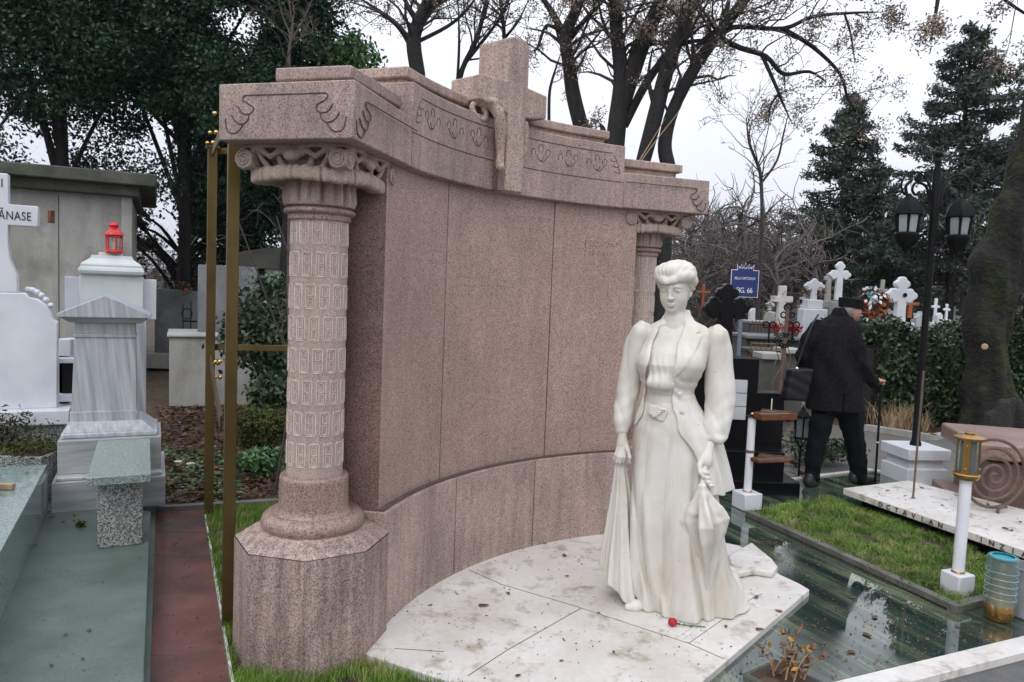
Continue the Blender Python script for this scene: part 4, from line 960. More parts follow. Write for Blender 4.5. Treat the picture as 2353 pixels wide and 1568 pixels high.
    # hem: cut so it dips to the front and lifts at the left over the shoe
    sk.fun((-.40, -.30, -.02), (.56, .46, .5), lambda P: P[..., 2] - np.maximum(.004, .10 * np.clip((-.055 - P[..., 0]) / .10, 0, 1.5) ** 1.2), .006, 's')
    LI = [(l[0], l[1], l[2], l[3] - .03, l[4] - .03) for l in LS if l[0] < .2]
    sk.fun((-.40, -.30, -.02), (.56, .46, .115), loft_f(LI, sd_), .004, 's')
    sk.build('skirt', sm, sta)
    tr = SDF((-.42, -.16, -.01), (-.02, .26, tz(.82)), .0055)
    LT = [(tz(.80), -.236, -.02, .022, .020), (tz(.74), -.232, -.015, .026, .024), (tz(.62), -.226, .0, .042, .038), (tz(.45), -.222, .02, .062, .070), (tz(.28), -.216, .04, .088, .105), (tz(.12), -.205, .05, .112, .130), (-.01, -.190, .06, .125, .140)]
    def td(P, th):
        z = P[..., 2]; g = np.clip((tz(.82) - z) / .7, 0, 1)
        return -(.006 + .034 * g) * (np.abs(np.sin(th * 3 + 1.0 + .6 * g)) ** .8 - .6) - (.002 + .006 * g) * np.sin(th * 13 + 2 * g)
    tr.fun((-.42, -.16, -.01), (-.02, .26, tz(.82)), loft_f(LT, td), 0)
    tr.fun((-.42, -.16, -.02), (-.02, .26, .4), lambda P: P[..., 2] - (.165 + (P[..., 0] + .31) * -.98 + .10 * np.clip(P[..., 1], 0, 1)), .006, 's')
    LI = [(l[0], l[1], l[2], max(.004, l[3] - .026), max(.004, l[4] - .026)) for l in LT if l[0] < .45]
    tr.fun((-.42, -.16, -.02), (-.02, .26, .38), loft_f(LI, td), .004, 's')
    tr.build('skirt_train', sm, sta)
    # ---- shoe
    sh = SDF((-.24, -.22, -.01), (.02, .1, .12), .004)
    sh.chain([(-.150, -.100, .020), (-.115, -.085, .024), (-.06, -.05, .030), (-.02, -.02, .05)], [.018, .027, .028, .03], k=.02)
    sh.fun((-.3, -.3, -.05), (.1, .1, .12), lambda P: P[..., 2] - .001, .002, 's')
    sh.build('shoe', sm, sta)
    # ---- furled parasol
    A = np.array(K_(.180, .70, -.155)); B = np.array(K_(.236, .050, -.075)); ax = (B - A) / np.linalg.norm(B - A); L_ = np.linalg.norm(B - A)
    e1 = np.cross(ax, [0, 1, 0]); e1 /= np.linalg.norm(e1); e2 = np.cross(ax, e1)
    um = SDF(np.minimum(A, B) - .14, np.maximum(A, B) + .14, .0048)
    def par(P):
        Q = P - A; t = Q @ ax; a = Q @ e1; b = Q @ e2; th = np.arctan2(b, a); r = np.hypot(a, b)
        R_ = np.interp(t, [0, .02, .06, .12, .18, .26, .36, .46, .55, .64], [.020, .024, .036, .062, .084, .076, .052, .032, .018, .009])
        g = np.clip(t / .12, 0, 1)
        pl = (1 + .42 * g * np.cos(th * 4 + .6) + .16 * g * np.cos(th * 9 + t * 14))
        cut = .055 + .03 * np.cos(th * 4 + .6)
        body = (r - R_ * pl) * .6
        body = np.maximum(body, (.0 + np.clip(r - .03, 0, 1) * 1.2 - t) * .7)
        return np.maximum(body, t - L_)
    um.fun(um.lo, np.maximum(A, B) + .14, par, 0)
    # loose pointed flaps of cloth near the top
    for (x, z, y, x2, z2) in ((.185, .640, -.16, .100, .512), (.205, .630, -.13, .290, .560), (.210, .60, -.14, .285, .480)):
        a = np.array(K_(x, z, y)); b = np.array(K_(x2, z2, y + .02)); c = (a + b) / 2 + np.array([0, -.012, -.02])
        um.chain([tuple(a), tuple(c), tuple(b)], [.020, .018, .006], k=.02); mid = np.array(K_(.205, .42, -.12)); um.cap(tuple(b * .9 + mid * .1), tuple(mid), .006, .016, .03)
    um.cap(tuple(A), tuple(np.array(K_(.188, .79, -.13))), .013, .012, .01)
    um.cap(tuple(B - ax * .05), tuple(B), .010, .0085, .006)
    um.build('parasol', sm, sta)
build_statue()
# square plinth plate under her, let into the slab
q = [S(1722, 1609), S(1880, 1497), S(1700, 1400), S(1453, 1521)]
p = MB().prism([(v[0] - SB[0], v[1] - SB[1]) for v in q], .0, .0035)
p.V = [(*rot2((v[0], v[1]), -SROT), v[2]) for v in p.V]
p.build('plinth_plate', MG['slab'], sta)
# engraved signature on the plate: worn illegible strokes
cpt = GZ((1460 + 700 / 2.8) * .9191, (1060 + 1470 / 2.8) * .9191, .0385); v = q[1] - q[0]; an = math.atan2(v[1], v[0]) - SROT
c2 = rot2((cpt[0] - SB[0], cpt[1] - SB[1]), -SROT); mb = MB(); rg = random.Random(2)
for row in range(2):
    for i in range(16 - 5 * row):
        u = -.07 + .009 * i + .02 * row; dx, dy = rot2((u, -.030 * row), an); e_ = rot2((rg.uniform(-.002, .003), rg.uniform(.008, .014)), an)
        mb.tube([(c2[0] + dx, c2[1] + dy, .0036), (c2[0] + dx + e_[0], c2[1] + dy + e_[1], .0036)], .0009, 4)
mb.build('signature', stone('faint_engraving', (.36, .33, .29), (.42, .39, .35), 9, .8, bump=0), sta)
# ---------------------------------------------------------------- things on and around the terrace
def XP(x, y, Yv): return AT(x, y, Yv)
def z3(x, y, Yv): return AT((1740 + x / 2.45) * .9191, (620 + y / 2.45) * .9191, Yv)
def z5(x, y, Yv): return AT((1780 + x / 3.0167) * .9191, (640 + y / 3.0167) * .9191, Yv)

# floating marble slab with bronze letters
a, b = GZ(1938, 1122, .15), GZ(2353, 1265, .15); c, d = GZ(2088, 1104, .15), GZ(2353, 1171, .15)
a, b, c, d = [v[:2] for v in (a, b, c, d)]
b2 = ext(a, b, .55); d2 = ext(c, d, .8)
t = empty('inscribed_slab', 'raised white marble grave slab with dark letters along its edge', 'grave slab', (a[0], a[1], 0))
rel = lambda v: (float(v[0] - a[0]), float(v[1] - a[1]))
MB().prism([rel(a), rel(b2), rel(d2), rel(c)], .098, .15).build('slab', MG['slab'], t, bevel=.004)
cen = (np.array(a) + b2 + d2 + c) / 4
MB().prism([rel(cen + (np.array(v) - cen) * .86) for v in (a, b2, d2, c)], -.01, .098).build('slab_base', MG['blackstone'], t)
ed = (np.array(b) - np.array(a)); an = math.atan2(ed[1], ed[0]); ln = np.linalg.norm(ed)
def edge_text(txt, s0, s1, name):
    size = .050; V, Fc = text_arrays(txt, size, .003, 1.0, 'LEFT'); w = max(v[0] for v in V); 
    k = (s1 - s0) * ln; chars = []
    n = len(txt); mb = MB()
    for i, ch in enumerate(txt):
        V, Fc = text_arrays(ch, size, .003, 1.0, 'CENTER'); u = s0 * ln + k * (i + .5) / n
        V = [(u + v[0], -.002 - v[2], .108 + v[1]) for v in V]; mb.add([(*rot2((v[0], v[1]), an), v[2]) for v in V], Fc)
        m2 = MB(); m2.V = mb.V; m2.F = mb.F; m2.build('letter', MG['letters'], t); mb = MB()
# edge positions of the first and last letters measured on the slab edge
def sedge(px, py): 
    p = GZ(px, py, .125)[:2]; return float((p - np.array(a)) @ ed / ln ** 2)
edge_text('OCTAVIAN', sedge(1990, 1158) , sedge(2155, 1213), 'letter')
edge_text('INZIA', sedge(2228, 1238), sedge(2362, 1280), 'letter')
# thin brown rod
p0 = GZ(2098, 1145, .15); q = XP(2118, 853, p0[1])
t = empty('slab_rod', 'thin rusty brown rod standing upright on the inscribed slab', 'rod', (p0[0], p0[1], .15))
MB().tube([(0, 0, 0), (.003, 0, float(q[2] - .15))], .008, 8).build('rod', MG['rust'], t)
MB().lathe([(.016, 0), (.016, .004), (.008, .007)], (0, 0, 0), 10).build('foot', MG['rust'], t)
# rusty spiral ornament
pf = GZ(2293, 1180, .15); Ysp = float(pf[1]); 
t = empty('iron_spiral', 'flat rusty wrought iron spiral standing on the slab in front of the pink stone', 'iron ornament', tuple(pf))
cs = AT((2330 + 570 / 3.565) * .9191, (880 + 1115 / 3.565) * .9191, Ysp) - pf
pts = []
for k in np.linspace(0, 4.15 * 2 * PI, 130):
    r = .012 + .0088 * k * (Ysp / 4.9); pts.append((cs[0] + r * math.cos(k + 1.2) , 0.01 + .0012 * k, cs[2] + r * math.sin(k + 1.2) * 1.05))
MB().tube(pts, .0125, 7).build('spiral', MG['rust'], t, smooth=True)
MB().tube(smooth_path([(0, 0, 0), (0, 0, .03), (.015, .005, .048), (.06, .01, .048), (float(cs[0] + .1), .02, float(cs[2] - .225))], 4), .0115, 7).build('foot', MG['rust'], t, smooth=True)
# pink granite sarcophagus behind
t = empty('pink_stone_tomb', 'low pink granite tomb with thick top slab behind the iron spiral', 'tomb', (5.0, 6.35, 0), -.25)
A = AT((2330 + 465 / 3.565) * .9191, (880 + 855 / 3.565) * .9191, 5.6)
t.location = (float(A[0]), 5.6, 0)
MB().box((.75, .42, float(A[2]) - .02), (1.6, .95, .13)).build('top_slab', MG['granite_mid'], t, bevel=.02)
MB().box((.78, .48, float(A[2]) / 2 - .07), (1.4, .8, float(A[2]) - .1)).build('body', MG['granite_pol'], t, bevel=.01)
MB().box((.78, .46, .04), (1.7, 1.0, .12)).build('base', MG['granite_mid'], t, bevel=.015)

# posts with white tubes
def white_post(px, py, ytop, label, group='white tube posts on marble cubes', hw=.082, hh=.133, r=.030):
    p = GZ(px, py, 0); t = empty('tube_post', label, 'post', (p[0], p[1], 0), .35, group)
    MB().box((0, 0, hh / 2), (hw * 2, hw * 2, hh)).build('cube_base', MG['white'], t, bevel=.008)
    q = AT(px + (py - ytop) * .055, ytop, p[1]); h = float(q[2])
    MB().lathe([(r, hh), (r, h)], (0, 0, 0), 24).build('tube', MG['plastic_w'], t, smooth=True, sharp=30)
    MB().lathe([(r + .002, hh), (r + .005, hh + .004), (r + .002, hh + .010)], (0, 0, 0), 24).build('collar', MG['gold_d'], t, smooth=True)
    return t, h
t, h = white_post(1715, 1168, 958, 'white tube post on a marble cube beside the black tomb, topped by a brass ball')
MB().lathe([(.045, h), (.045, h + .006)], (0, 0, 0), 20).build('cap_plate', MG['blackiron'], t)
MB().sphere((0, 0, h + .02), .014, 8).build('ball_finial', MG['gold'], t, smooth=True)
MB().lathe([(.034, .445), (.036, .455), (.034, .465)], (0, 0, 0), 20).build('band', MG['rust'], t)
px_, py_ = 2197, 1368
t, h = white_post(px_, py_, 1098, 'tall white tube post on a marble cube at the corner of the grass bed', hw=.062, hh=.135, r=.0315)
near_post = t; npl = np.array(t.location)
# brass lantern on it
L_ = empty('brass_lantern', 'polished brass cylindrical grave lantern on top of the near white post', 'lantern', (npl[0], npl[1], h), .3)
MB().lathe([(.03, -.012), (.055, -.006), (.066, .008), (.070, .022), (.064, .028)], (0, 0, 0), 28).build('bowl', MG['gold_d'], L_, smooth=True)
MB().lathe([(.062, .222), (.080, .226), (.081, .234), (.060, .243), (.026, .250), (.026, .258), (.018, .262)], (0, 0, 0), 28).build('lid', MG['gold_d'], L_, smooth=True, sharp=40)
MB().lathe([(.040, .025), (.040, .225)], (0, 0, 0), 16).build('inner_darkness', MG['painted_dark'], L_, smooth=True)  # dark cylinder stands in for the shade inside the lantern
for i in range(4):
    a0 = PI / 4 + i * PI / 2 - .2; A = np.linspace(a0 - .30, a0 + .30, 7); P = [(.060 * math.cos(x), .060 * math.sin(x)) for x in A] + [(.054 * math.cos(x), .054 * math.sin(x)) for x in A[::-1]]
    f = MB().prism(P, .024, .226).build('frame_plate', MG['gold_d'], L_, smooth=True, sharp=30)
    x, y = .061 * math.cos(a0), .061 * math.sin(a0)
    for z in (.06, .19): MB().sphere((x, y, z), .005, 6).build('screw', MG['gold'], f, smooth=True)
    a1 = a0 + PI / 4; 
    A = np.linspace(a1 - .45, a1 + .45, 7); P = [(.056 * math.cos(x), .056 * math.sin(x)) for x in A] + [(.053 * math.cos(x), .053 * math.sin(x)) for x in A[::-1]]
    MB().prism(P, .035, .215).build('pane', MG['glass'], L_, smooth=True, sharp=30)
    for z in (.026, .216): MB().prism([(.0605 * math.cos(x), .0605 * math.sin(x)) for x in A] + [(.053 * math.cos(x), .053 * math.sin(x)) for x in A[::-1]], z, z + .010).build('pane_rim', MG['gold_d'], L_)

# varnished troughs fixed beside the far post
def tray(x0, y0, x1, y1, Ya, Yb, label, w=.10, hgt=.035):
    A = z3(x0, y0, Ya); B = z3(x1, y1, Yb); dxy = (B - A)[:2]; L2 = float(np.linalg.norm(dxy)); t = empty('candle_tray', label, 'tray', tuple(A), math.atan2(dxy[1], dxy[0]), 'varnished candle trays by the black tomb')
    dz = float(B[2] - A[2])
    MB().box((L2 / 2, 0, -hgt + .004), (L2, w, .008)).build('bottom', MG['blackiron'], t)
    for s in (-1, 1): MB().box((L2 / 2, s * (w / 2 - .005), -hgt / 2), (L2, .010, hgt)).build('side_board', MG['wood_red'], t, bevel=.002)
    for x in (.005, L2 - .005): MB().box((x, 0, -hgt / 2 - .001), (.010, w - .022, hgt)).build('end_board', MG['wood_red'], t, bevel=.002)
    MB().box((L2 / 2, 0, -.010), (L2 - .03, w - .03, .004)).build('sand', MG['asphalt'], t)
    return t
tray(378, 1012, 590, 1066, 5.62, 5.72, 'upper front varnished tray reaching from the white post to the black lantern', .11, .05)
tray(400, 990, 590, 1005, 6.1, 6.0, 'upper rear varnished tray carrying a candle', .11, .05)
tray(360, 1290, 550, 1340, 5.62, 5.72, 'lower front varnished tray beside the white post', .10, .03)
tray(385, 1262, 570, 1262, 6.05, 5.95, 'lower rear varnished tray behind the front one', .10, .03)
c = z3(462, 985, 6.1); t = MB().lathe([(.005, 0), (.005, .09), (.002, .095)], tuple(c - [0, 0, .01]), 8).build('candle', MG['wax']); tag(t, 'thin pale candle stuck in the upper rear tray', 'candle')
# black lantern on a forked stand
pl = GZ(1835, 1097, 0); Yl = float(pl[1])
t = empty('black_lantern', 'small black iron lantern with frosted panes on a forked stand near the man', 'lantern', tuple(pl), .3)
g = lambda x, y: float((z3(x, y, Yl) - pl)[2])
z_b, z_t = g(655, 1165), g(655, 1035); zr = g(660, 1000)
MB().tube([(0, 0, 0), (0, 0, z_b - .07)], .010, 8).build('stand', MG['blackiron'], t)
for a_ in range(4): MB().tube([(0, 0, z_b - .10), (.05 * math.cos(a_ * PI / 2), .05 * math.sin(a_ * PI / 2), z_b - .03), (.075 * math.cos(a_ * PI / 2), .075 * math.sin(a_ * PI / 2), z_b + .002)], .006, 6).build('fork', MG['blackiron'], t)
MB().lathe([(.075, z_b - .004), (.085, z_b + .004), (.08, z_b + .012)], (0, 0, 0), 6).build('floor_plate', MG['blackiron'], t)
MB().lathe([(.088, z_t), (.082, z_t + .012), (.02, zr + .012), (.012, zr + .03), (.004, zr + .05)], (0, 0, 0), 6).build('roof', MG['blackiron'], t)
for k in range(6):
    a_ = k * PI / 3; MB().tube([(.068 * math.cos(a_), .068 * math.sin(a_), z_b + .01), (.076 * math.cos(a_), .076 * math.sin(a_), z_t)], .006, 5).build('corner_bar', MG['blackiron'], t)
    a_ += PI / 6; Mt = Matrix.Rotation(a_, 4, 'Z'); m_ = MB(); m_.box((.060, 0, (z_b + z_t) / 2), (.003, .050, z_t - z_b - .03)); m_.V = [tuple(Mt @ Vector(v)) for v in m_.V]; m_.build('pane', MG['frost'], t)

# bronze vase wrapped in teal plastic, clear bucket, dried plant in a stone pot
v0 = GZ(2293, 1425, 0)
t = empty('bronze_vase', 'ribbed bronze grave vase wrapped in teal plastic film on the wet terrace', 'vase', tuple(v0))
rf = lambda a_, z: 1 + .06 * abs(math.cos(a_ * 3)) * (1 if z < .1 else .3)
MB().lathe([(.045, 0), (.055, .01), (.060, .03), (.066, .06), (.066, .09), (.056, .12), (.054, .30), (.060, .325)], (0, 0, 0), 36, rfun=rf, close=True).build('vase_body', MG['gold_d'], t, smooth=True)
for k in range(6):
    a_ = k * PI / 3 + .2; m_ = MB(); m_.sphere((0, 0, 0), .036, 8, (.35, .9, 1.25)); Mt = Matrix.Translation((.058 * math.cos(a_), .058 * math.sin(a_), .062)) @ Matrix.Rotation(a_, 4, 'Z'); m_.V = [tuple(Mt @ Vector(v)) for v in m_.V]; m_.build('petal', MG['gold_d'], t, smooth=True)
MB().lathe([(.072, .09), (.075, .12), (.074, .20), (.077, .29), (.073, .345), (.062, .352)], (0, 0, 0), 30, close=False).build('film_wrap', MG['tealfilm'], t, smooth=True)
for z in (.13, .165, .20, .235, .27): MB().tube([(.0745 * math.cos(a_), .0745 * math.sin(a_), z + .003 * math.sin(a_ * 2)) for a_ in np.linspace(0, 2 * PI, 30)], .0022, 5, False).build('film_ridge', MG['clearfilm'], t, smooth=True)
MB().lathe([(.002, .338), (.062, .338), (.064, .348), (.05, .349)], (0, 0, 0), 24, close=False).build('foam', MG['teal'], t, smooth=True)
bk = v0 + [.185, .07, 0]
t = empty('plastic_bucket', 'translucent white plastic bucket at the right edge beside the vase', 'bucket', tuple(bk))
MB().lathe([(.07, 0), (.078, .01), (.088, .26), (.094, .265), (.094, .275), (.086, .275), (.075, .02), (.01, .015)], (0, 0, 0), 28, close=False).build('body', MG['frost'], t, smooth=True)
MB().tube([(.09 * math.cos(a_), -.02 * math.sin(a_) - .09 * math.sin(a_) * .2, .26 - .09 * math.sin(a_)) for a_ in np.linspace(0, PI, 14)], .003, 5).build('handle', MG['paint_white'], t)
A, B, C_ = GZ(1771, 1522, .155), GZ(1829, 1506, .155), GZ(1945, 1560, .155)
pc = A; u_ = (C_ - A); 
t = empty('stone_pot', 'weathered square stone pot with a withered plant at the bottom edge', 'flower pot', (A[0], A[1], 0))
e_x = (C_ - B)[:2]; e_x = e_x / np.linalg.norm(e_x); e_y = np.array([-e_x[1], e_x[0]]); aP = math.atan2(e_x[1], e_x[0])
t.rotation_euler = (0, 0, aP)
MB().prism([(0, -.17), (.21, -.17), (.21, .04), (0, .04)], 0, .155, [(-.01, -.18), (.22, -.18), (.22, .05), (-.01, .05)]).build('pot', MG['concrete_d'], t, bevel=.01)
MB().prism([(.012, -.157), (.198, -.157), (.198, .027), (.012, .027)], .1, .1575).build('soil', MG['earth'], t)
rg = random.Random(4); st = MB(); lfv = []
pl_ = empty('withered_plant', 'withered yellow and brown chrysanthemum stalks growing in the stone pot', 'plant', (0, 0, 0)); 
W0 = Matrix.Translation((A[0], A[1], 0)) @ Matrix.Rotation(aP, 4, 'Z')
stems = []; rs = []; leafQ = []; headP = []
for i in range(13):
    x, y = rg.uniform(.05, .16), rg.uniform(-.10, .01); h_ = rg.uniform(.07, .20); dx, dy = rg.uniform(-.06, .07), rg.uniform(-.04, .04)
    P = smooth_path([(x, y, .15), (x + dx * .3, y + dy * .3, .15 + h_ * .5), (x + dx, y + dy, .15 + h_)], 4); P = np.array([tuple(W0 @ Vector(p)) for p in P]); stems.append(P); rs.append(np.linspace(.004, .0022, len(P)))
    headP.append(P[-1])
    for k in range(10):
        p = P[rg.randrange(2, len(P))] + np.array([rg.gauss(0, .014), rg.gauss(0, .012), rg.gauss(0, .014)]); leafQ.append(p)
V, Fq = tube_arrays(stems, rs, 5); rawmesh('stalk', V, Fq, MG['straw'], pl_)
def leaf_quads(P, size, rg, flat=0.0, var=.5, asp=.55):
    P = np.asarray(P); n = len(P); s = size * (1 - var / 2 + var * rg.random(n)); a = rg.normal(size=(n, 3)); a[:, 2] *= (1 - flat); a /= np.linalg.norm(a, axis=1, keepdims=True)
    b = rg.normal(size=(n, 3)); b[:, 2] *= (1 - flat); b -= a * (a * b).sum(1, keepdims=True); b /= np.linalg.norm(b, axis=1, keepdims=True)
    a = a * s[:, None]; b = b * (s * asp)[:, None]
    V = np.stack([P - a, P - b * .9, P + a, P + b * .9], 1).reshape(-1, 3); return V, np.arange(4 * n).reshape(n, 4)
V, Fq = leaf_quads(leafQ, .016, RNG); rawmesh('withered_leaf', V, Fq, MG['yellow'], pl_)
for p in headP[:8]:
    m_ = MB(); m_.sphere((0, 0, 0), .012, 6, (1, 1, .6)); m_.V = [(v[0] + p[0], v[1] + p[1], v[2] + p[2]) for v in m_.V]; m_.build('seed_head', MG['fallen'], pl_, smooth=True)

# red rose
r0_, r1_ = GZ((1460 + 620 / 2.8) * .9191, (1060 + 1400 / 2.8) * .9191, .05), GZ((1460 + 850 / 2.8) * .9191, (1060 + 1425 / 2.8) * .9191, .04)
t = empty('red_rose', 'single red rose lying on the slab at the feet of the statue', 'flower', (r0_[0], r0_[1], .0385))
dv = (r1_ - r0_)[:2]; dl = float(np.linalg.norm(dv)); t.rotation_euler = (0, 0, math.atan2(dv[1], dv[0]))
MB().tube(smooth_path([(.02, 0, .012), (dl * .5, .004, .006), (dl, 0, .004)], 4), .0025, 6).build('stem', MG['bright'], t, smooth=True)
rb_ = SDF((-.035, -.03, -.004), (.04, .03, .05), .0028); rb_.ell((0, 0, .019), (.022, .020, .019), .003, 'u', None, lambda p: .0025 * np.sin(np.arctan2(p[..., 1], p[..., 2] - .02) * 5 + p[..., 0] * 260)); rb_.build('bloom', MG['red_fl'], t)
V, Fq = leaf_quads([(.03, 0, .012), (.035, .01, .012), (.05, -.008, .01), (.06, .006, .01), (.09, -.006, .008)], .012, RNG, .5); rawmesh('leaf', V, Fq, MG['bright'], t)

# ---------------------------------------------------------------- black tomb with trefoil cross
t = empty('black_tomb', 'black granite tomb with white plaques and a black cross with trefoil ends', 'tomb', (1.95, 6.5, 0), 0)
x0 = AT(1596, 840, 6.4)[0] - 1.95 - .1; x1 = AT(1745, 840, 6.4)[0] - 1.95
MB().box(((x0 + x1) / 2, .05, .56), (x1 - x0, .30, 1.12)).build('stele', MG['blackstone'], t, bevel=.006)
xa, xb = z3(120, 900, 6.3)[0] - 1.95, z3(330, 900, 6.3)[0] - 1.95
for k in range(3):
    zt_, zb_ = z3(300, 815 + 83 * k, 6.33)[2], z3(300, 815 + 83 * (k + 1) - 4, 6.33)[2]
    MB().box(((xa + xb) / 2, -.112, (zt_ + zb_) / 2), (xb - xa, .024, zt_ - zb_)).build('plaque', MG['plate'], t, bevel=.002)
MB().box((.02, .0, .17), (.80, .52, .34)).build('step', MG['blackstone'], t, bevel=.006)
MB().box((.02, -.02, .05), (1.0, .72, .12)).build('step', MG['blackstone'], t, bevel=.006)
MB().box((.40, .22, .40), (.26, .2, .80)).build('side_pillar', MG['blackstone'], t, bevel=.01)
sd = SDF((-.30, -.10, 1.08), (.24, .26, 1.86), .008); cx, cz = z3(192, 370, 6.5)[0] - 1.95, z3(192, 370, 6.5)[2]
def slabd(P, d2): return np.maximum(d2, np.abs(P[..., 1] - .05) - .055)
def crossf(P):
    x, z = P[..., 0] - cx, P[..., 2] - cz; w = .056
    d = np.maximum(np.abs(x) - w, np.abs(z) - .15); d = np.minimum(d, np.maximum(np.abs(z) - w, np.abs(x) - .13))
    d = np.minimum(d, np.maximum(np.abs(x) - w * (1 + np.clip(-z - .2, 0, 1) * 1.4), np.maximum(z, -z - .50)))
    for (ax, az) in ((1, 0), (-1, 0), (0, 1)):
        for (l, s) in ((.150, 0), (.112, .050), (.112, -.050)):
            d = np.minimum(d, np.hypot(x - ax * l - az * s, z - az * (l + .02) - ax * s) - .046)
    return slabd(P, d)
sd.fun((-.30, -.1, 1.08), (.24, .26, 1.86), crossf, 0); sd.build('cross', MG['blackstone'], t)

# blue cemetery signs
def sign(px, py, Yv, w, label, lines, group=None, post=True, name='section_sign', sc=1.0, hpost=None):
    c = AT(px, py, Yv); t = empty(name, label, 'sign', (c[0], c[1], 0), 0, group); z = float(c[2]); h = w * .98
    def outline(g):
        W_ = w / 2 + g; P = [(-W_, z - h / 2 - g), (W_, z - h / 2 - g), (W_, z + h / 2 + g), (W_ * .62, z + h / 2 + g)]
        cr = [(.60, .34), (.50, .20), (.36, .16), (.30, .36), (.18, .16), (.10, .18), (.0, .44)]
        P += [(.56 * w / 2 + g, z + h / 2 + g)] + [(x * w / 2 + (g if x > .5 else 0), z + h / 2 + y * w * .62 + g) for x, y in cr] + [(-x * w / 2 - (g if x > .5 else 0), z + h / 2 + y * w * .62 + g) for x, y in cr[::-1][1:]] + [(-.56 * w / 2 - g, z + h / 2 + g)]
        return P + [(-W_ * .62, z + h / 2 + g), (-W_, z + h / 2 + g)]
    MB().prism_y(outline(.007 * sc), 0, .006).build('border', MG['paint_white'], t)
    MB().prism_y(outline(0), -.003, .0015).build('panel', MG['paint_blue'], t)
    for txt, dz, size, sx in lines:
        lettering('lettering', txt, size, MG['paint_white'], t, Matrix.Translation((0, -.0045, z + dz)) @ Matrix.Rotation(PI / 2, 4, 'X'), .001, .95, 'CENTER', sx)
    # crown rim
    m_ = MB()
    for s in (-1, 1):
        for (x0_, x1_) in ((.50, .36), (.30, .18), (.10, -.0)):
            m_.tube([(s * x0_ * w / 2, -.004, z + h / 2 + .10 * w), (s * (x0_ + x1_) / 2 * w / 2, -.004, z + h / 2 + .06 * w), (s * x1_ * w / 2, -.004, z + h / 2 + .10 * w)], .004 * sc, 4)
    m_.build('crown_trim', MG['paint_white'], t)
    MB().tube([(-.01, .03, 0), (-.01, .03, z)], .024 if post else .012, 8).build('post', MG['paint_blue'] if not post else stone('grey_blue_post', (.13, .16, .20), (.17, .2, .25), 5, .4, bump=0), t, smooth=True, sharp=40)
    return t
sign(1711, 652, 8.5, .305, 'blue enamel section sign with white crown outline behind the black cross', [('BELLU ORTODOX', .045, .042, .72), ('FIG. 66', -.105, .085, .80)])
sign(1746, 671, 22, .26, 'tiny blue crown topped sign right of the big blue sign', [('FIG. 67', -.06, .07, .8)], 'far blue section signs', False, sc=1.5)
sign(1778, 668, 24, .32, 'tiny blue crown topped sign beside the plain cream cross', [('FIG. 68', -.06, .07, .8)], 'far blue section signs', False, sc=1.5)

# ---------------------------------------------------------------- lamp post
bx = (AT(2050, 1110, 6.75) + AT(2155, 1110, 6.75)) / 2; LX, LY = float(AT(2103, 1030, 6.9)[0]), 6.9
t = empty('lamp_post', 'black cast iron lamp post with two hanging lanterns on a stepped white marble base', 'street lamp', (LX, LY, 0), .12)
MB().box((0, 0, .065), (.40, .40, .15)).build('base_step', MG['white'], t, bevel=.006)
MB().box((0, 0, .18), (.34, .34, .12)).build('base_neck', MG['white'], t, bevel=.004)
MB().box((0, 0, .275), (.42, .42, .10)).build('base_top', MG['white'], t, bevel=.006)
MB().lathe([(.05, .32), (.05, .35), (.036, .38), (.036, 1.0), (.031, 1.1), (.031, 2.2), (.037, 2.3), (.037, 2.86), (.022, 2.94), (.030, 2.955), (.030, 2.975), (.02, 2.99)] , (0, 0, 0), 14).build('pole', MG['blackiron'], t, smooth=True, sharp=40)
MB().sphere((0, 0, 3.03), .035, 8, (1, 1, .9)).build('finial', MG['blackiron'], t, smooth=True)
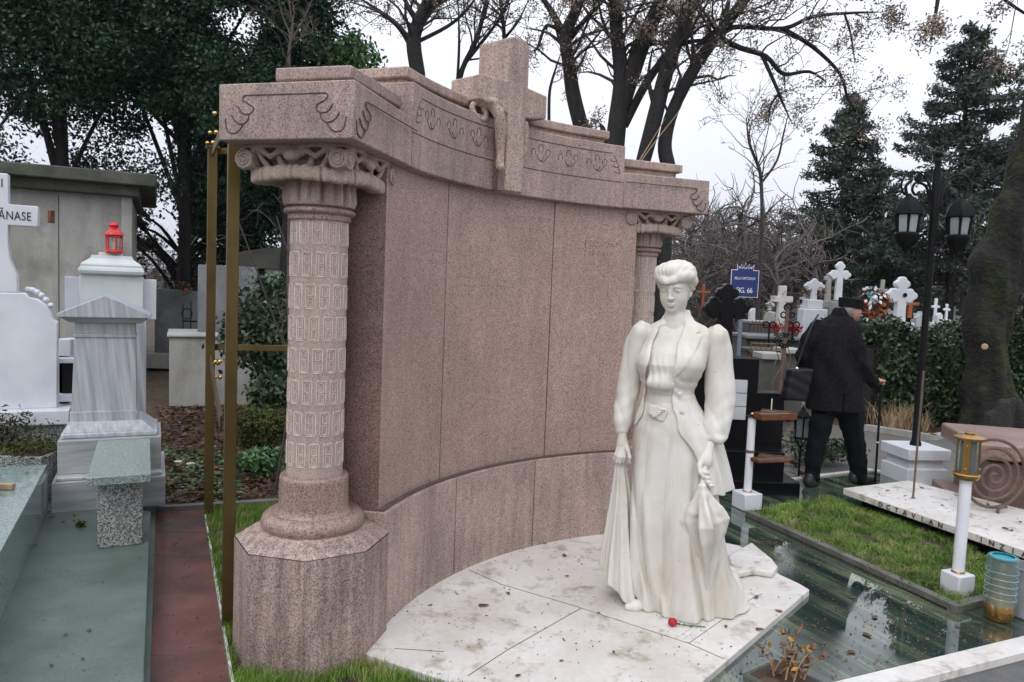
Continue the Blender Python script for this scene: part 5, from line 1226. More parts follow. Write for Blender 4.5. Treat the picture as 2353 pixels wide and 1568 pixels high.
for s in (-1, 1):
    ar = MB()
    ar.tube(smooth_path([(s * .03, 0, 2.50), (s * .06, 0, 2.72), (s * .16, 0, 2.84), (s * .29, 0, 2.84), (s * .345, 0, 2.74), (s * .31, 0, 2.65), (s * .245, 0, 2.655)], 6), .0095, 6)
    ar.tube([(s * .19 + .032 * k * math.cos(2.1 * PI * 2 * k + 1), 0, 2.80 + .032 * k * math.sin(2.1 * PI * 2 * k + 1)) for k in np.linspace(.15, 1, 26)], .013, 6)
    ar.tube(smooth_path([(s * .05, 0, 2.60), (s * .10, 0, 2.73), (s * .20, 0, 2.76), (s * .235, 0, 2.70), (s * .20, 0, 2.65), (s * .16, 0, 2.68)], 6), .012, 6)
    ar.tube(smooth_path([(s * .25, 0, 2.77), (s * .30, 0, 2.72), (s * .27, 0, 2.62), (s * .235, 0, 2.60)], 6), .014, 6)
    ar.tube([(s * .085 + .045 * k * math.cos(2 * PI * 1.6 * k), 0, 2.56 + .05 * k * math.sin(2 * PI * 1.6 * k)) for k in np.linspace(.2, 1, 24)], .006, 5)
    ar.tube([(s * .06 + .03 * k * math.cos(2 * PI * 1.6 * k), 0, 2.20 + .035 * k * math.sin(2 * PI * 1.6 * k)) for k in np.linspace(.2, 1, 24)], .006, 5)
    ar.tube([(s * .10 + .03 * k * math.cos(2 * PI * 1.6 * k), 0, 2.215 + .03 * k * math.sin(2 * PI * 1.6 * k)) for k in np.linspace(.2, 1, 24)], .006, 5)
    ar.tube(smooth_path([(s * .02, 0, 2.12), (s * .08, 0, 2.16), (s * .15, 0, 2.24)], 4), .007, 5)
    arm = ar.build('bracket', MG['blackiron'], t, smooth=True)
    X = s * .255; Lm = lambda prof: [(r, z) for r, z in prof]
    ln_ = MB().lathe([(.010, 2.66), (.03, 2.635), (.066, 2.61), (.108, 2.555), (.130, 2.49), (.134, 2.468), (.110, 2.46)], (X, 0, 0), 6).build('lantern', MG['blackiron'], t, bevel=.003)
    MB().lathe([(.094, 2.305), (.106, 2.29), (.102, 2.25), (.070, 2.195), (.026, 2.155), (.02, 2.14), (.012, 2.13), (.004, 2.115)], (X, 0, 0), 12).build('lantern_bowl', MG['blackiron'], ln_, smooth=True, sharp=40)
    for k in range(6):
        a_ = k * PI / 3; MB().tube([(X + .090 * math.cos(a_), .090 * math.sin(a_), 2.30), (X + .112 * math.cos(a_), .112 * math.sin(a_), 2.465)], .011, 5).build('frame_bar', MG['blackiron'], ln_)
        a_ += PI / 6; Mt = Matrix.Translation((X, 0, 0)) @ Matrix.Rotation(a_, 4, 'Z') @ Matrix.Translation((.084, 0, 2.385)) @ Matrix.Rotation(.12, 4, 'Y')
        m_ = MB(); m_.box((0, 0, 0), (.003, .072, .155)); m_.V = [tuple(Mt @ Vector(v)) for v in m_.V]; m_.build('pane', MG['frost'], ln_)
        c1_ = MB(); c1_.tube([(X + (.118 + .0) * math.cos(a_ + PI / 6), .118 * math.sin(a_ + PI / 6), 2.47), (X + .14 * math.cos(a_ + PI / 6), .14 * math.sin(a_ + PI / 6), 2.50), (X + .135 * math.cos(a_ + PI / 6), .135 * math.sin(a_ + PI / 6), 2.525)], .005, 4); c1_.build('roof_hook', MG['blackiron'], ln_)
# ---------------------------------------------------------------- man with a cane, seen from behind
YM = 6.55
man = empty('person', 'man in black coat and black flat cap walking away with a cane and shoulder bag', 'person', (2.95, YM, 0))
def m3(x, y, dy=0.0): 
    p = z3(x, y, YM + dy); return (float(p[0] - 2.95), float(dy), float(p[2]))
def build_man():
    mk = SDF((-.12, -.16, 1.36), (.26, .20, 1.74), .005)
    hc = np.array(m3(955, 385, .0))
    mk.ell(hc, (.080, .078, .098), .01); mk.ell(hc + [.035, .035, -.045], (.050, .055, .062), .02)
    mk.ell(m3(988, 385, .05), (.022, .016, .02), .02); mk.ell(m3(1000, 402, .060), (.012, .012, .016), .012); mk.ell(m3(985, 432, .055), (.018, .02, .016), .015)
    mk.ell(m3(958, 398, -.055), (.020, .010, .028), .005); mk.ell(m3(960, 398, -.064), (.009, .006, .014), .004, 's')
    mk.cap(m3(925, 440, .0), m3(900, 490, 0), .058, .07, .02)
    # right hand on the cane, same surface family
    mk.build('head', MG['skin'], man)
    hr = SDF((-.14, -.14, 1.50), (.20, .18, 1.70), .005)
    hr.ell(hc + [-.022, -.012, -.005], (.078, .080, .075), .01, 'u', None, lambda p: .002 * np.sin(p[..., 2] * 400 + p[..., 0] * 150))
    hr.fun((-.14, -.14, 1.45), (.2, .18, 1.7), lambda P: np.minimum(.9 * (m3(948, 0)[0] - P[..., 0]) * -1 * 0 + (m3(940, 395)[0] - P[..., 0]) * -1, 1) * -1 * 1.0 if False else -(P[..., 0] - m3(940, 395)[0]), .01, 's')
    hr.build('hair', MG['greyhair'], man)
    cp = SDF((-.18, -.16, 1.56), (.24, .22, 1.78), .005); c0 = np.array(m3(950, 342, .01))
    def capf(P):
        q = P - c0; z = q[..., 2] + q[..., 0] * .12; r = np.hypot(q[..., 0] / 1.02, q[..., 1] / 1.05)
        d = np.maximum(r - .100 - .05 * np.clip(z, -.05, .05), np.abs(z) - .040); return d - .004 * 0 + .0015 * np.sin(np.arctan2(q[..., 1], q[..., 0]) * 30)
    cp.fun((-.18, -.16, 1.56), (.24, .22, 1.78), capf, 0); cp.ell(c0 + [.0, 0, .030], (.095, .097, .022), .015)
    cp.ell(np.array(m3(1018, 385, .05)), (.040, .060, .010), .010)
    cp.build('cap', MG['cloth_blk'], man)
    # coat
    ct = SDF((-.50, -.28, .60), (.40, .30, 1.60), .0085)
    def lv(y, xl, xr, ry, cy=0.0):
        a, b = m3(xl, y), m3(xr, y); return (a[2], (a[0] + b[0]) / 2, cy, (b[0] - a[0]) / 2, ry)
    LC = [lv(392, 850, 935, .06), lv(415, 820, 955, .085), lv(440, 775, 965, .11), lv(475, 735, 985, .135), lv(540, 705, 1000, .155), (lv(640, 690, 1008, .165)), lv(740, 690, 1010, .165), lv(860, 690, 1012, .17), lv(985, 688, 1024, .175)]
    def cd(P, th):
        z = P[..., 2]; g = np.clip((1.45 - z) / .3, 0, 1)
        return -g * (.010 * np.sin(th * 3 + z * 6) + .006 * np.sin(th * 6 + z * 9 + 2) + .003 * np.sin(z * 22 + P[..., 0] * 26))
    ct.fun((-.5, -.28, .6), (.4, .3, 1.6), loft_f(LC, cd, 2.3), 0)
    ct.cap(m3(880, 402, -.02), m3(935, 412, .0), .065, .05, .02)
    fold = lambda p: .004 * np.sin(p[..., 2] * 45 + p[..., 0] * 40) * np.exp(-((p[..., 2] - 1.12) / .12) ** 2) + .004 * np.sin(p[..., 2] * 18 - p[..., 0] * 40)
    P = [m3(742, 488, -.02), m3(690, 560, -.03), m3(655, 660, .00), m3(655, 730, .06)]
    for i in range(3): ct.cap(P[i], P[i + 1], (.070, .065, .058, .05)[i], (.070, .065, .058, .05)[i + 1], .03, disp=fold)
    P = [m3(950, 500, -.08), m3(975, 600, -.10), m3(1000, 700, -.09), m3(1045, 775, -.03), m3(1085, 822, .02)]
    R_ = (.078, .076, .066, .060, .052)
    for i in range(4): ct.cap(P[i], P[i + 1], R_[i], R_[i + 1], .035, disp=fold)
    ct.fun((m3(850, 985)[0] - .006, -.3, .6), (m3(850, 985)[0] + .006, 0, m3(850, 880)[2]), lambda P: np.maximum(np.abs(P[..., 0] - m3(850, 985)[0]) - .003, P[..., 1] + .05), .01, 's')
    ct.fun((-.5, -.3, .5), (.4, .3, .8), loft_f([(l[0], l[1], l[2], l[3] - .02, l[4] - .02) for l in LC if l[0] < .9] + [(.5, LC[-1][1], 0, LC[-1][3] - .02, .15)], None, 2.3), .01, 's') if False else None
    ct.build('coat', MG['cloth_blk'], man)
    # trousers
    tr = SDF((-.50, -.24, -.02), (.40, .28, .80), .0075)
    f2 = lambda p: .004 * np.sin(p[..., 2] * 17 + p[..., 0] * 60 + p[..., 1] * 30) + .0035 * np.sin(p[..., 2] * 60 + p[..., 0] * 30) * np.exp(-((p[..., 2] - .12) / .10) ** 2) + .003 * np.sin(p[..., 2] * 50 - p[..., 0] * 50) * np.exp(-((p[..., 2] - .45) / .08) ** 2)
    for P, R_ in (([m3(790, 960, .0), m3(765, 1080, -.04), m3(738, 1210, -.07), m3(718, 1310, -.08), m3(712, 1400, -.08)], (.098, .092, .078, .070, .066)),
                  ([m3(915, 960, .02), m3(950, 1080, .05), m3(975, 1210, .07), m3(990, 1310, .085), m3(998, 1405, .09)], (.100, .095, .080, .072, .068))):
        for i in range(4): tr.cap(P[i], P[i + 1], R_[i], R_[i + 1], .03, disp=f2)
    tr.cap(m3(790, 940), m3(915, 940), .11, .12, .04)
    tr.build('trousers', MG['cloth_trs'], man)
    for nm, a, b, c in (('shoe', m3(690, 1440, -.10), m3(735, 1435, -.07), .046), ('shoe', m3(965, 1440, .09), m3(1085, 1438, .11), .046)):
        s_ = SDF((min(a[0], b[0]) - .12, a[1] - .14, -.03), (max(a[0], b[0]) + .14, b[1] + .14, .16), .005); zf = .0
        s_.cap((a[0], a[1], .055), (b[0], b[1], .040), .050, .040, .01); s_.cap((a[0], a[1], .05), (a[0] + .01, a[1], .10), .048, .046, .02)
        s_.fun(s_.lo, (2, 2, .2), lambda P: P[..., 2] - .004, .003, 's'); s_.build('shoe', MG['shoe'], man)
    # hand closed round the cane handle
    hd = SDF(np.array(m3(1125, 815, .03)) - .09, np.array(m3(1125, 815, .03)) + .10, .0035)
    w, p = m3(1088, 826, .02), m3(1112, 816, .03); hd.cap(w, p, .026, .028, .01); hd.ell(p, (.034, .030, .026), .01)
    for i in range(4):
        y = -.026 + i * .018; a = (p[0] + .018, p[1] + y, p[2] + .012); b = (p[0] + .042, p[1] + y + .002, p[2] + .008); c = (p[0] + .048, p[1] + y + .002, p[2] - .014); d = (p[0] + .034, p[1] + y, p[2] - .024)
        hd.chain([a, b, c, d], [.0098, .0092, .0085, .0075], k=.003, k0=.01)
    hd.chain([(p[0] - .002, p[1] - .030, p[2] + .004), (p[0] + .024, p[1] - .042, p[2] + .006), (p[0] + .046, p[1] - .040, p[2] + .004)], [.012, .010, .008], k=.005, k0=.012)
    hd.build('hand', MG['skin'], man)
build_man()
hp = np.array(m3(1112, 816, .03)) + np.array([2.95 + .036, YM, 0]); tip = z3(1100, 1405, YM + .03)
t = empty('walking_cane', 'black walking cane held in the right hand of the man', 'cane', (tip[0], tip[1], 0))
r_ = lambda p: tuple(np.array(p) - np.array([tip[0], tip[1], 0]))
MB().tube([(0, 0, .012), r_(hp - [0, 0, .015])], .0105, 8).build('shaft', MG['blackiron'], t, smooth=True)
MB().tube([(0, 0, 0), (0, 0, .035)], .015, 8).build('rubber_tip', MG['leather'], t)
MB().tube(smooth_path([r_(hp + [-.06, 0, .0]), r_(hp + [-.02, 0, .004]), r_(hp + [.03, 0, .0]), r_(hp + [.052, 0, -.012])], 3), .011, 8).build('handle', MG['blackiron'], t, smooth=True)
MB().tube([tuple(np.array(r_(hp)) * .42 + [0, 0, -.006]), tuple(np.array(r_(hp)) * .42 + [0, 0, .006])], .0125, 8).build('ring', MG['paint_white'], t)
# shoulder bag
bc = z3(618, 835, YM - .20)
t = empty('shoulder_bag', 'black soft shoulder bag hanging at the left hip of the man', 'bag', tuple(bc), .2)
sd = SDF((-.16, -.10, -.18), (.16, .10, .18), .006)
def bagf(P):
    x, y, z = P[..., 0] + P[..., 2] * -.18, P[..., 1], P[..., 2]; q = np.stack([np.abs(x) - .080, np.abs(y) - .030, np.abs(z) - .115], -1)
    return np.linalg.norm(np.maximum(q, 0), axis=-1) + np.minimum(q.max(-1), 0) - .025 + .002 * np.sin(z * 70 + x * 30)
sd.fun((-.16, -.10, -.18), (.16, .1, .18), bagf, 0); sd.build('bag_body', MG['leather'], t)
e = np.array([bc[0], bc[1], bc[2]])
s1 = [z3(612, 735, YM - .2) - e, z3(650, 640, YM - .20) - e, z3(690, 540, YM - .20) - e, z3(745, 450, YM - .14) - e, z3(790, 412, YM - .03) - e]
MB().tube(smooth_path(s1, 5), .009, 6).build('strap', MG['leather'], t, smooth=True)
MB().sphere(tuple(z3(612, 742, YM - .23) - e), .014, 6, (1, .6, 1.4)).build('buckle', MG['paint_white'], t, smooth=True)
sd = SDF((-.12, -.12, .10), (.18, .14, .40), .005)
# ---------------------------------------------------------------- left side tombs
# brass post frame
pa, pb = GZ(523, 1440, 0), GZ(479, 1184, 0)
# posts are 5 cm square tubes; the frame also runs to the right behind the column
t = empty('brass_post_frame', 'tall aged brass square tube frame with ball studs beside the near column', 'metal frame', (pa[0], pa[1], 0))
dv = (pb - pa)[:2]; Ld = float(np.linalg.norm(dv)); t.rotation_euler = (0, 0, math.atan2(dv[1], dv[0])); rzf = math.atan2(dv[1], dv[0])
MB().box((0.0, 0, 1.13), (.052, .052, 2.30)).build('post', MG['bronze'], t, bevel=.002)
hf = float(AT(488, 342, pb[1])[2])
MB().box((Ld, 0, hf / 2), (.058, .058, hf)).build('post', MG['bronze'], t, bevel=.002)
MB().box((Ld, 0, hf + .008), (.085, .085, .016)).build('post_cap', MG['bronze'], t)
# sloping flat plates from far post to near post, at the top and halfway
def plate(P, Q, w, name):
    P = np.array(P, float); Q = np.array(Q, float); d = Q - P; L2 = np.linalg.norm(d); q = Vector(d).to_track_quat('X', 'Z').to_matrix().to_4x4(); q.translation = Vector((P + Q) / 2)
    m_ = MB(); m_.box((0, 0, 0), (L2, .012, w)); m_.V = [tuple(q @ Vector(v)) for v in m_.V]; return m_.build(name, MG['bronze'], t, bevel=.002)
plate((.5, 0, 2.44), (Ld, 0, hf - .02), .06, 'top_brace')
TR0 = (Matrix.Translation((pa[0], pa[1], 0)) @ Matrix.Rotation(rzf, 4, 'Z')).inverted(); plate(TR0 @ Vector(tuple(AT(490, 348, pb[1]))), TR0 @ Vector(tuple(AT(760, 345, 5.0))), .04, 'top_rail')
zm = float(AT(480, 855, pb[1])[2])
plate((Ld - .05, 0, zm + .08), (Ld * .35, 0, zm - .14), .09, 'mid_brace')
for (u, z) in ((Ld - .02, zm + .06), (Ld - .3, zm + .0), (Ld - .28, zm + .10)): 
    s = MB(); s.sphere((u, -.045, z), .014, 8); s.sphere((u, -.018, z), .012, 8); s.build('ball_stud', MG['gold'], t, smooth=True)
for (u, z) in ((Ld - .06, hf + .03), (Ld * .78, hf + .04), (Ld * .5, hf + .06)):
    s = MB(); s.sphere((u, 0, z), .014, 8); s.sphere((u, .035, z - .006), .012, 8); s.build('ball_stud', MG['gold'], t, smooth=True)
br = AT(640, 800, 5.0); bl = AT(492, 798, 5.03)
R0 = (Matrix.Translation((pa[0], pa[1], 0)) @ Matrix.Rotation(rzf, 4, 'Z')).inverted()
P = R0 @ Vector(tuple(bl)); Q = R0 @ Vector(tuple(AT(760, 803, 4.95)))
plate(P, Q, .042, 'cross_rail')

# green granite bench/table
A = GZ(217, 1262, .12)
t = empty('stone_bench', 'green grey granite table bench with a slab top on a speckled block leg', 'bench', (A[0], A[1], .12), .46)
MB().box((.125, .10, .195), (.225, .20, .39)).build('leg', MG['ggran2'], t, bevel=.004)
MB().box((.125, .35, .412), (.305, .98, .045)).build('top_slab', MG['ggran'], t, bevel=.003)
MB().box((.125, .58, .195), (.20, .12, .39)).build('leg', MG['ggran2'], t, bevel=.004)

# green granite coping of the grave at far left
c0, c1 = np.array([-2.90, 4.60]), np.array([-2.20, 3.17]); dr = (c1 - c0) / np.linalg.norm(c1 - c0); nr = np.array([dr[1], -dr[0]]); nr = -nr if nr[0] > 0 else nr
f0 = c0; f1 = c1 + dr * 1.2
t = empty('granite_coping', 'polished green granite grave surround rising at the left of the painted terrace', 'grave surround', (f0[0], f0[1], .12)); o2 = lambda v: (float(v[0] - f0[0]), float(v[1] - f0[1]))
MB().prism([o2(f0), o2(f1), o2(f1 + nr * .26), o2(f0 + nr * .26)], 0, .30).build('side_kerb', MG['ggran_pol'], t, bevel=.004)
MB().prism([o2(f0 + nr * .26), o2(f0 + nr * 1.6), o2(f0 + nr * 1.6 + dr * .3), o2(f0 + nr * .26 + dr * .3)], 0, .2985).build('end_kerb', MG['ggran_pol'], t, bevel=.004)
MB().prism([o2(f0 + nr * .26 + dr * .3), o2(f1 + nr * .26), o2(f1 + nr * 1.6), o2(f0 + nr * 1.6 + dr * .3)], 0, .22).build('bed', MG['earth'], t)
q = f0 + nr * .22 + dr * .62
t2 = empty('stone_vase_base', 'fluted pale green stone moulding lying on the green granite grave surround at the left edge', 'stone moulding', (q[0], q[1], .42))
MB().tube([o2(f0 + dr * 0), o2(f0)] and [(0, 0, .055), (float(dr[0]) * .9, float(dr[1]) * .9, .055)], .05, 14).build('roll', MG['white_green'], t2, smooth=True, sharp=40)
MB().prism([(.035 * -nr[0], .035 * -nr[1]), (dr[0] * .9 - nr[0] * .035, dr[1] * .9 - nr[1] * .035), (dr[0] * .9 + nr[0] * .1, dr[1] * .9 + nr[1] * .1), (nr[0] * .1, nr[1] * .1)], 0, .03).build('base', MG['white_green'], t2, bevel=.006)
wp = GZ(22, 1118, .44); w = MB().box((float(wp[0]) - .10, float(wp[1]), .438), (.24, .035, .03), .05).build('wooden_strip', MG['straw'], bevel=.002); tag(w, 'short yellow wooden strip lying on the green granite kerb at the left edge', 'wood strip')

# tapered grey marble pedestal
t = empty('tapered_marble_pedestal', 'tapered blue grey marble stele with small pediment behind the stone bench', 'stele', (-2.76, 5.03, .12), .45); t.scale = (.89, .89, 1)
def bx(z0, z1, x0, x1, d, name, mat, y=-.0, **k): MB().box(((x0 + x1) / 2, y, (z0 + z1) / 2), (x1 - x0, d, z1 - z0)).build(name, MG[mat], t, bevel=k.get('b', .004))
bx(-.01, .19, -.325, .405, .86, 'plinth', 'white_grey_h'); bx(.19, .215, -.30, .38, .80, 'plinth_ledge', 'white_grey', b=.008)
bx(.215, .435, -.30, .375, .62, 'lower_block', 'white_grey_h'); bx(.435, .47, -.285, .35, .52, 'ledge', 'white_grey', b=.01)
m_ = MB(); m_.prism([(-.275, -.24), (.33, -.24), (.33, .24), (-.275, .24)], .47, .535, [(-.235, -.20), (.245, -.20), (.245, .20), (-.235, .20)]); m_.build('sloped_base', MG['white_grey'], t, bevel=.003)
m_ = MB(); m_.prism([(-.228, -.175), (.208, -.175), (.208, .175), (-.228, .175)], .535, 1.10, [(-.205, -.155), (.195, -.155), (.195, .155), (-.205, .155)]); m_.build('tapered_shaft', MG['white_grey'], t, bevel=.004)
m_ = MB(); m_.prism([(-.214, -.165), (.200, -.165), (.200, .165), (-.214, .165)], 1.092, 1.115); m_.build('shaft_band', MG['white_grey'], t, bevel=.004)
m_ = MB(); m_.prism([(-.232, -.181), (.212, -.181), (.212, .175), (-.232, .175)], .53, .60); m_.build('foot_band', MG['white_grey'], t, bevel=.003)
m_ = MB(); m_.prism([(-.205, -.155), (.195, -.155), (.195, .155), (-.205, .155)], 1.115, 1.19); m_.build('neck', MG['white_grey'], t, bevel=.003)
m_ = MB(); m_.prism([(-.235, -.185), (.235, -.185), (.235, .185), (-.235, .185)], 1.19, 1.228, [(-.295, -.23), (.285, -.23), (.285, .23), (-.295, .23)]); m_.build('cornice', MG['white_grey_h'], t, bevel=.006)
m_ = MB(); m_.prism_y([(-.310, 1.228), (.300, 1.228), (.300, 1.250), (-.005, 1.375), (-.310, 1.250)], -.25, .25); m_.build('pediment', MG['white_grey'], t, bevel=.004)
# monument behind with moulded top, carrying the red lantern
t = empty('moulded_marble_stele', 'pale green white marble stele with stepped moulded top carrying the red lantern', 'stele', (-3.17, 5.85, 0), .45); t.scale = (.89, .89, 1)
bx(0, 1.34, -.27, .27, .24, 'body', 'white_grey'); bx(1.28, 1.60, -.36, -.235, .14, 'side_wing', 'white', y=.02); bx(1.28, 1.60, .235, .35, .14, 'side_wing', 'white', y=.02); bx(1.30, 1.618, -.245, .245, .26, 'top_block', 'white_green', b=.006)
P = [(1.62, .20), (1.635, .245), (1.655, .255), (1.675, .245), (1.685, .235), (1.70, .235), (1.712, .225), (1.73, .195), (1.75, .165), (1.775, .155)]
m_ = MB()
for (z0, w0), (z1, w1) in zip(P[:-1], P[1:]): 
    n0 = len(m_.F); m_.prism([(-w0, -w0 * .7), (w0, -w0 * .7), (w0, w0 * .7), (-w0, w0 * .7)], z0, z1, [(-w1, -w1 * .7), (w1, -w1 * .7), (w1, w1 * .7), (-w1, w1 * .7)])
m_.build('moulding', MG['white_green'], t, smooth=True, sharp=25)
bx(1.775, 1.797, -.105, .075, .13, 'lantern_block', 'slab')
t = empty('red_lantern', 'small red metal lantern with glass panes on top of the pale moulded stele', 'lantern', (-3.13, 5.80, 1.797), .2)
MB().lathe([(.062, 0), (.068, .006), (.066, .02), (.052, .026)], (0, 0, 0), 6).build('base', MG['redlan'], t, bevel=.002)
for k in range(6):
    a_ = k * PI / 3; MB().tube([(.056 * math.cos(a_), .056 * math.sin(a_), .02), (.058 * math.cos(a_), .058 * math.sin(a_), .135)], .0065, 6).build('corner_bar', MG['redlan'], t)
    a_ += PI / 6; Mt = Matrix.Rotation(a_, 4, 'Z'); m_ = MB(); m_.box((.049, 0, .078), (.002, .044, .105)); m_.V = [tuple(Mt @ Vector(v)) for v in m_.V]; m_.build('pane', MG['glass'], t)
    m_ = MB(); m_.tube([(.052, -.02, .115), (.052, -.012, .128), (.052, 0, .132), (.052, .012, .128), (.052, .02, .115)], .004, 4); m_.V = [tuple(Mt @ Vector(v)) for v in m_.V]; m_.build('pane_arch', MG['redlan'], t)
MB().lathe([(.060, .132), (.070, .138), (.068, .146), (.055, .165), (.034, .182), (.026, .190), (.026, .198), (.032, .203), (.034, .214), (.026, .226), (.012, .234), (.004, .236)], (0, 0, 0), 18).build('roof', MG['redlan'], t, smooth=True, sharp=40)
MB().tube([(.07 * math.cos(a_) * .5, 0 - .01, .205 + .03 * math.sin(a_)) for a_ in np.linspace(-.2, PI + .2, 12)], .0028, 5).build('handle', MG['redlan'], t)
MB().lathe([(.018, .02), (.018, .085)], (0, 0, 0), 12).build('candle', MG['wax'], t, smooth=True, sharp=40)

# white cross tomb at the far left
t = empty('white_cross_tomb', 'white marble headstone with curved shoulders and a tall lettered cross at the left edge', 'headstone', (-3.62, 5.22, 0), .46); t.scale = (.86, .95, 1)
sh = [(.50, .645), (.50, 1.22), (.395, 1.285)]
def arcp(cx, cz, r, a0, a1, n=8): return [(cx + r * math.cos(a), cz + r * math.sin(a)) for a in np.linspace(a0, a1, n)]
HS = [(-.62, .645), (.40, .645), (.405, 1.27), (.375, 1.285), (.362, 1.31), (.350, 1.35), (.31, 1.405), (.26, 1.435), (.205, 1.445), (.18, 1.475), (-.40, 1.475), (-.47, 1.43), (-.55, 1.33), (-.62, 1.25)]
MB().prism_y([(p[0] - 0.0, p[1]) for p in HS], -.06, .06).build('headstone_slab', MG['white'], t, bevel=.008)
CX = -.02
cr = [(CX - .145, 1.475), (CX + .145, 1.475), (CX + .142, 1.60), (CX + .118, 1.65), (CX + .092, 1.72), (CX + .085, 1.80), (CX + .085, 1.945), (CX + .29, 1.945), (CX + .29, 2.09), (CX + .085, 2.09), (CX + .085, 2.30), (CX - .085, 2.30), (CX - .085, 2.09), (CX - .29, 2.09), (CX - .29, 1.945), (CX - .085, 1.945), (CX - .085, 1.80), (CX - .092, 1.72), (CX - .118, 1.65), (CX - .142, 1.60)]
MB().prism_y(cr, -.055, .055).build('cross', MG['white'], t, bevel=.006)
RX = Matrix.Rotation(PI / 2, 4, 'X')
lettering('lettering', 'ĂNASE', .085, MG['letters_blk'], t, Matrix.Translation((CX + .245, -.058, 1.985)) @ RX, .0012, 1.08, 'RIGHT', .82)
lettering('lettering', 'RI', .085, MG['letters_blk'], t, Matrix.Translation((CX + .055, -.058, 2.205)) @ RX, .0012, 1.08, 'RIGHT', .82)
MB().box((-.10, -.02, .595), (1.2, .34, .105)).build('base_slab', MG['white'], t, bevel=.008)
MB().box((-.10, .0, .27), (1.12, .30, .54)).build('granite_base', MG['ggran2'], t, bevel=.006)
MB().box((.455, .1, .98), (.12, .12, .035)).build('side_shelf', MG['white'], t, bevel=.004)
MB().box((.455, .1, .70), (.12, .12, .05)).build('side_shelf', MG['white'], t, bevel=.004)
MB().box((.47, .16, .84), (.10, .05, .26)).build('side_recess', MG['painted_dark'], t)  # solid block coloured dark in place of a shaded recess
sc_ = SDF((.10, -.02, 1.33), (.45, .12, 1.56), .006)
for i in range(6): sc_.ell((.185 + .032 * i, .05, 1.500 - .0045 * i * i), (.026, .03, .020), .010)
sc_.build('carved_scroll', MG['white'], t)
m = MB().box((-3.29, 5.27, 2.02), (.022, .05, .09)).build('red_marker', MG['wood_red'], bevel=.003); tag(m, 'small dark red block behind the right arm of the white cross', 'marker')
for k, (px, py, w_, h_) in enumerate(((160, 800, .10, .16), (152, 826, .16, .09))):
    p = AT(px, py, 6.0); m = MB().box((float(p[0]), 6.0, float(p[2]) - .3), (w_, .15, .6 + h_)).build('small_white_stone', MG['white'], bevel=.01); tag(m, ('taller', 'lower')[k] + ' small white stone seen between the headstone and the grey stele', 'stone')

# planter with dwarf conifer
pz = .12; P0_ = np.array([-3.45, 4.72])
t = empty('granite_planter', 'dark grey granite planter box at the left edge below the white headstone', 'planter', (P0_[0], P0_[1], pz))
MB().box((.18, .18, .15), (.50, .36, .32)).build('box', MG['ggran2'], t, bevel=.004); MB().box((.18, .18, .312), (.44, .30, .01)).build('soil', MG['earth'], t)
g_ = np.random.default_rng(8); C1 = g_.normal(size=(1500, 3)) * [.13, .09, .06] + [P0_[0] + .05, P0_[1] + .16, .56]; C1[:, 2] += np.clip(.1 - np.abs(C1[:, 0] - P0_[0] + .10), 0, .1) * 1.3
t = empty('dwarf_conifer', 'low dwarf conifer with brown tips growing in the granite planter', 'plant', (0, 0, 0))
V, Fq = leaf_quads(C1[:900], .020, g_, 0, .5, .35); rawmesh('foliage', V, Fq, leafmat('brown_tipped_conifer', [(.02, .04, .015), (.06, .035, .02), (.03, .06, .02), (.08, .05, .03)], .7), t)
C2 = g_.normal(size=(900, 3)) * [.10, .10, .03] + [P0_[0] + .28, P0_[1] + .12, .47]
V, Fq = leaf_quads(C2, .018, g_, .3, .5, .3); rawmesh('foliage', V, Fq, MG['moss'], t)
sw = [np.array([(P0_[0] + .1, P0_[1] + .16, .43), (P0_[0] + .1 + dx, P0_[1] + .16, .58)]) for dx in (-.08, 0, .07)]; V, Fq = tube_arrays(sw, [np.array([.012, .006])] * 3, 6); rawmesh('stem', V, Fq, MG['bark'], t)

# ---------------------------------------------------------------- far left buildings
t = empty('concrete_mausoleum', 'grey concrete mausoleum with dark overhanging flat roof behind the left tombs', 'mausoleum', (-7.41, 10.16, 0), .45); t.scale = (1, 1, .965)
MB().box((.30, 1.6, 1.42), (3.25, 3.2, 2.90)).build('wall', MG['concrete'], t, bevel=.01)
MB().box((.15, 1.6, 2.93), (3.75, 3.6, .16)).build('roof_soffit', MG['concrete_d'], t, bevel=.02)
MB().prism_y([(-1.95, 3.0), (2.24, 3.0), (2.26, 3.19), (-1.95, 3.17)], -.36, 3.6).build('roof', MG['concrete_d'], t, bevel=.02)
m_ = MB(); 
for x in (-.15, 1.0): m_.box((x, -.001, 1.45), (.012, .006, 2.7))
m_.build('wall_joint', MG['concrete_d'], t)
MB().box((-.02, -.015, 1.2), (.42, .05, 2.3)).build('door', MG['blackiron'], t)
for x in (-.27, .23): MB().box((x, -.03, 1.2), (.08, .08, 2.34)).build('door_frame', MG['straw'], t, bevel=.005)
MB().box((1.86, -.02, 1.42), (.14, .09, 2.86)).build('corner_pilaster', MG['concrete'], t, bevel=.01)

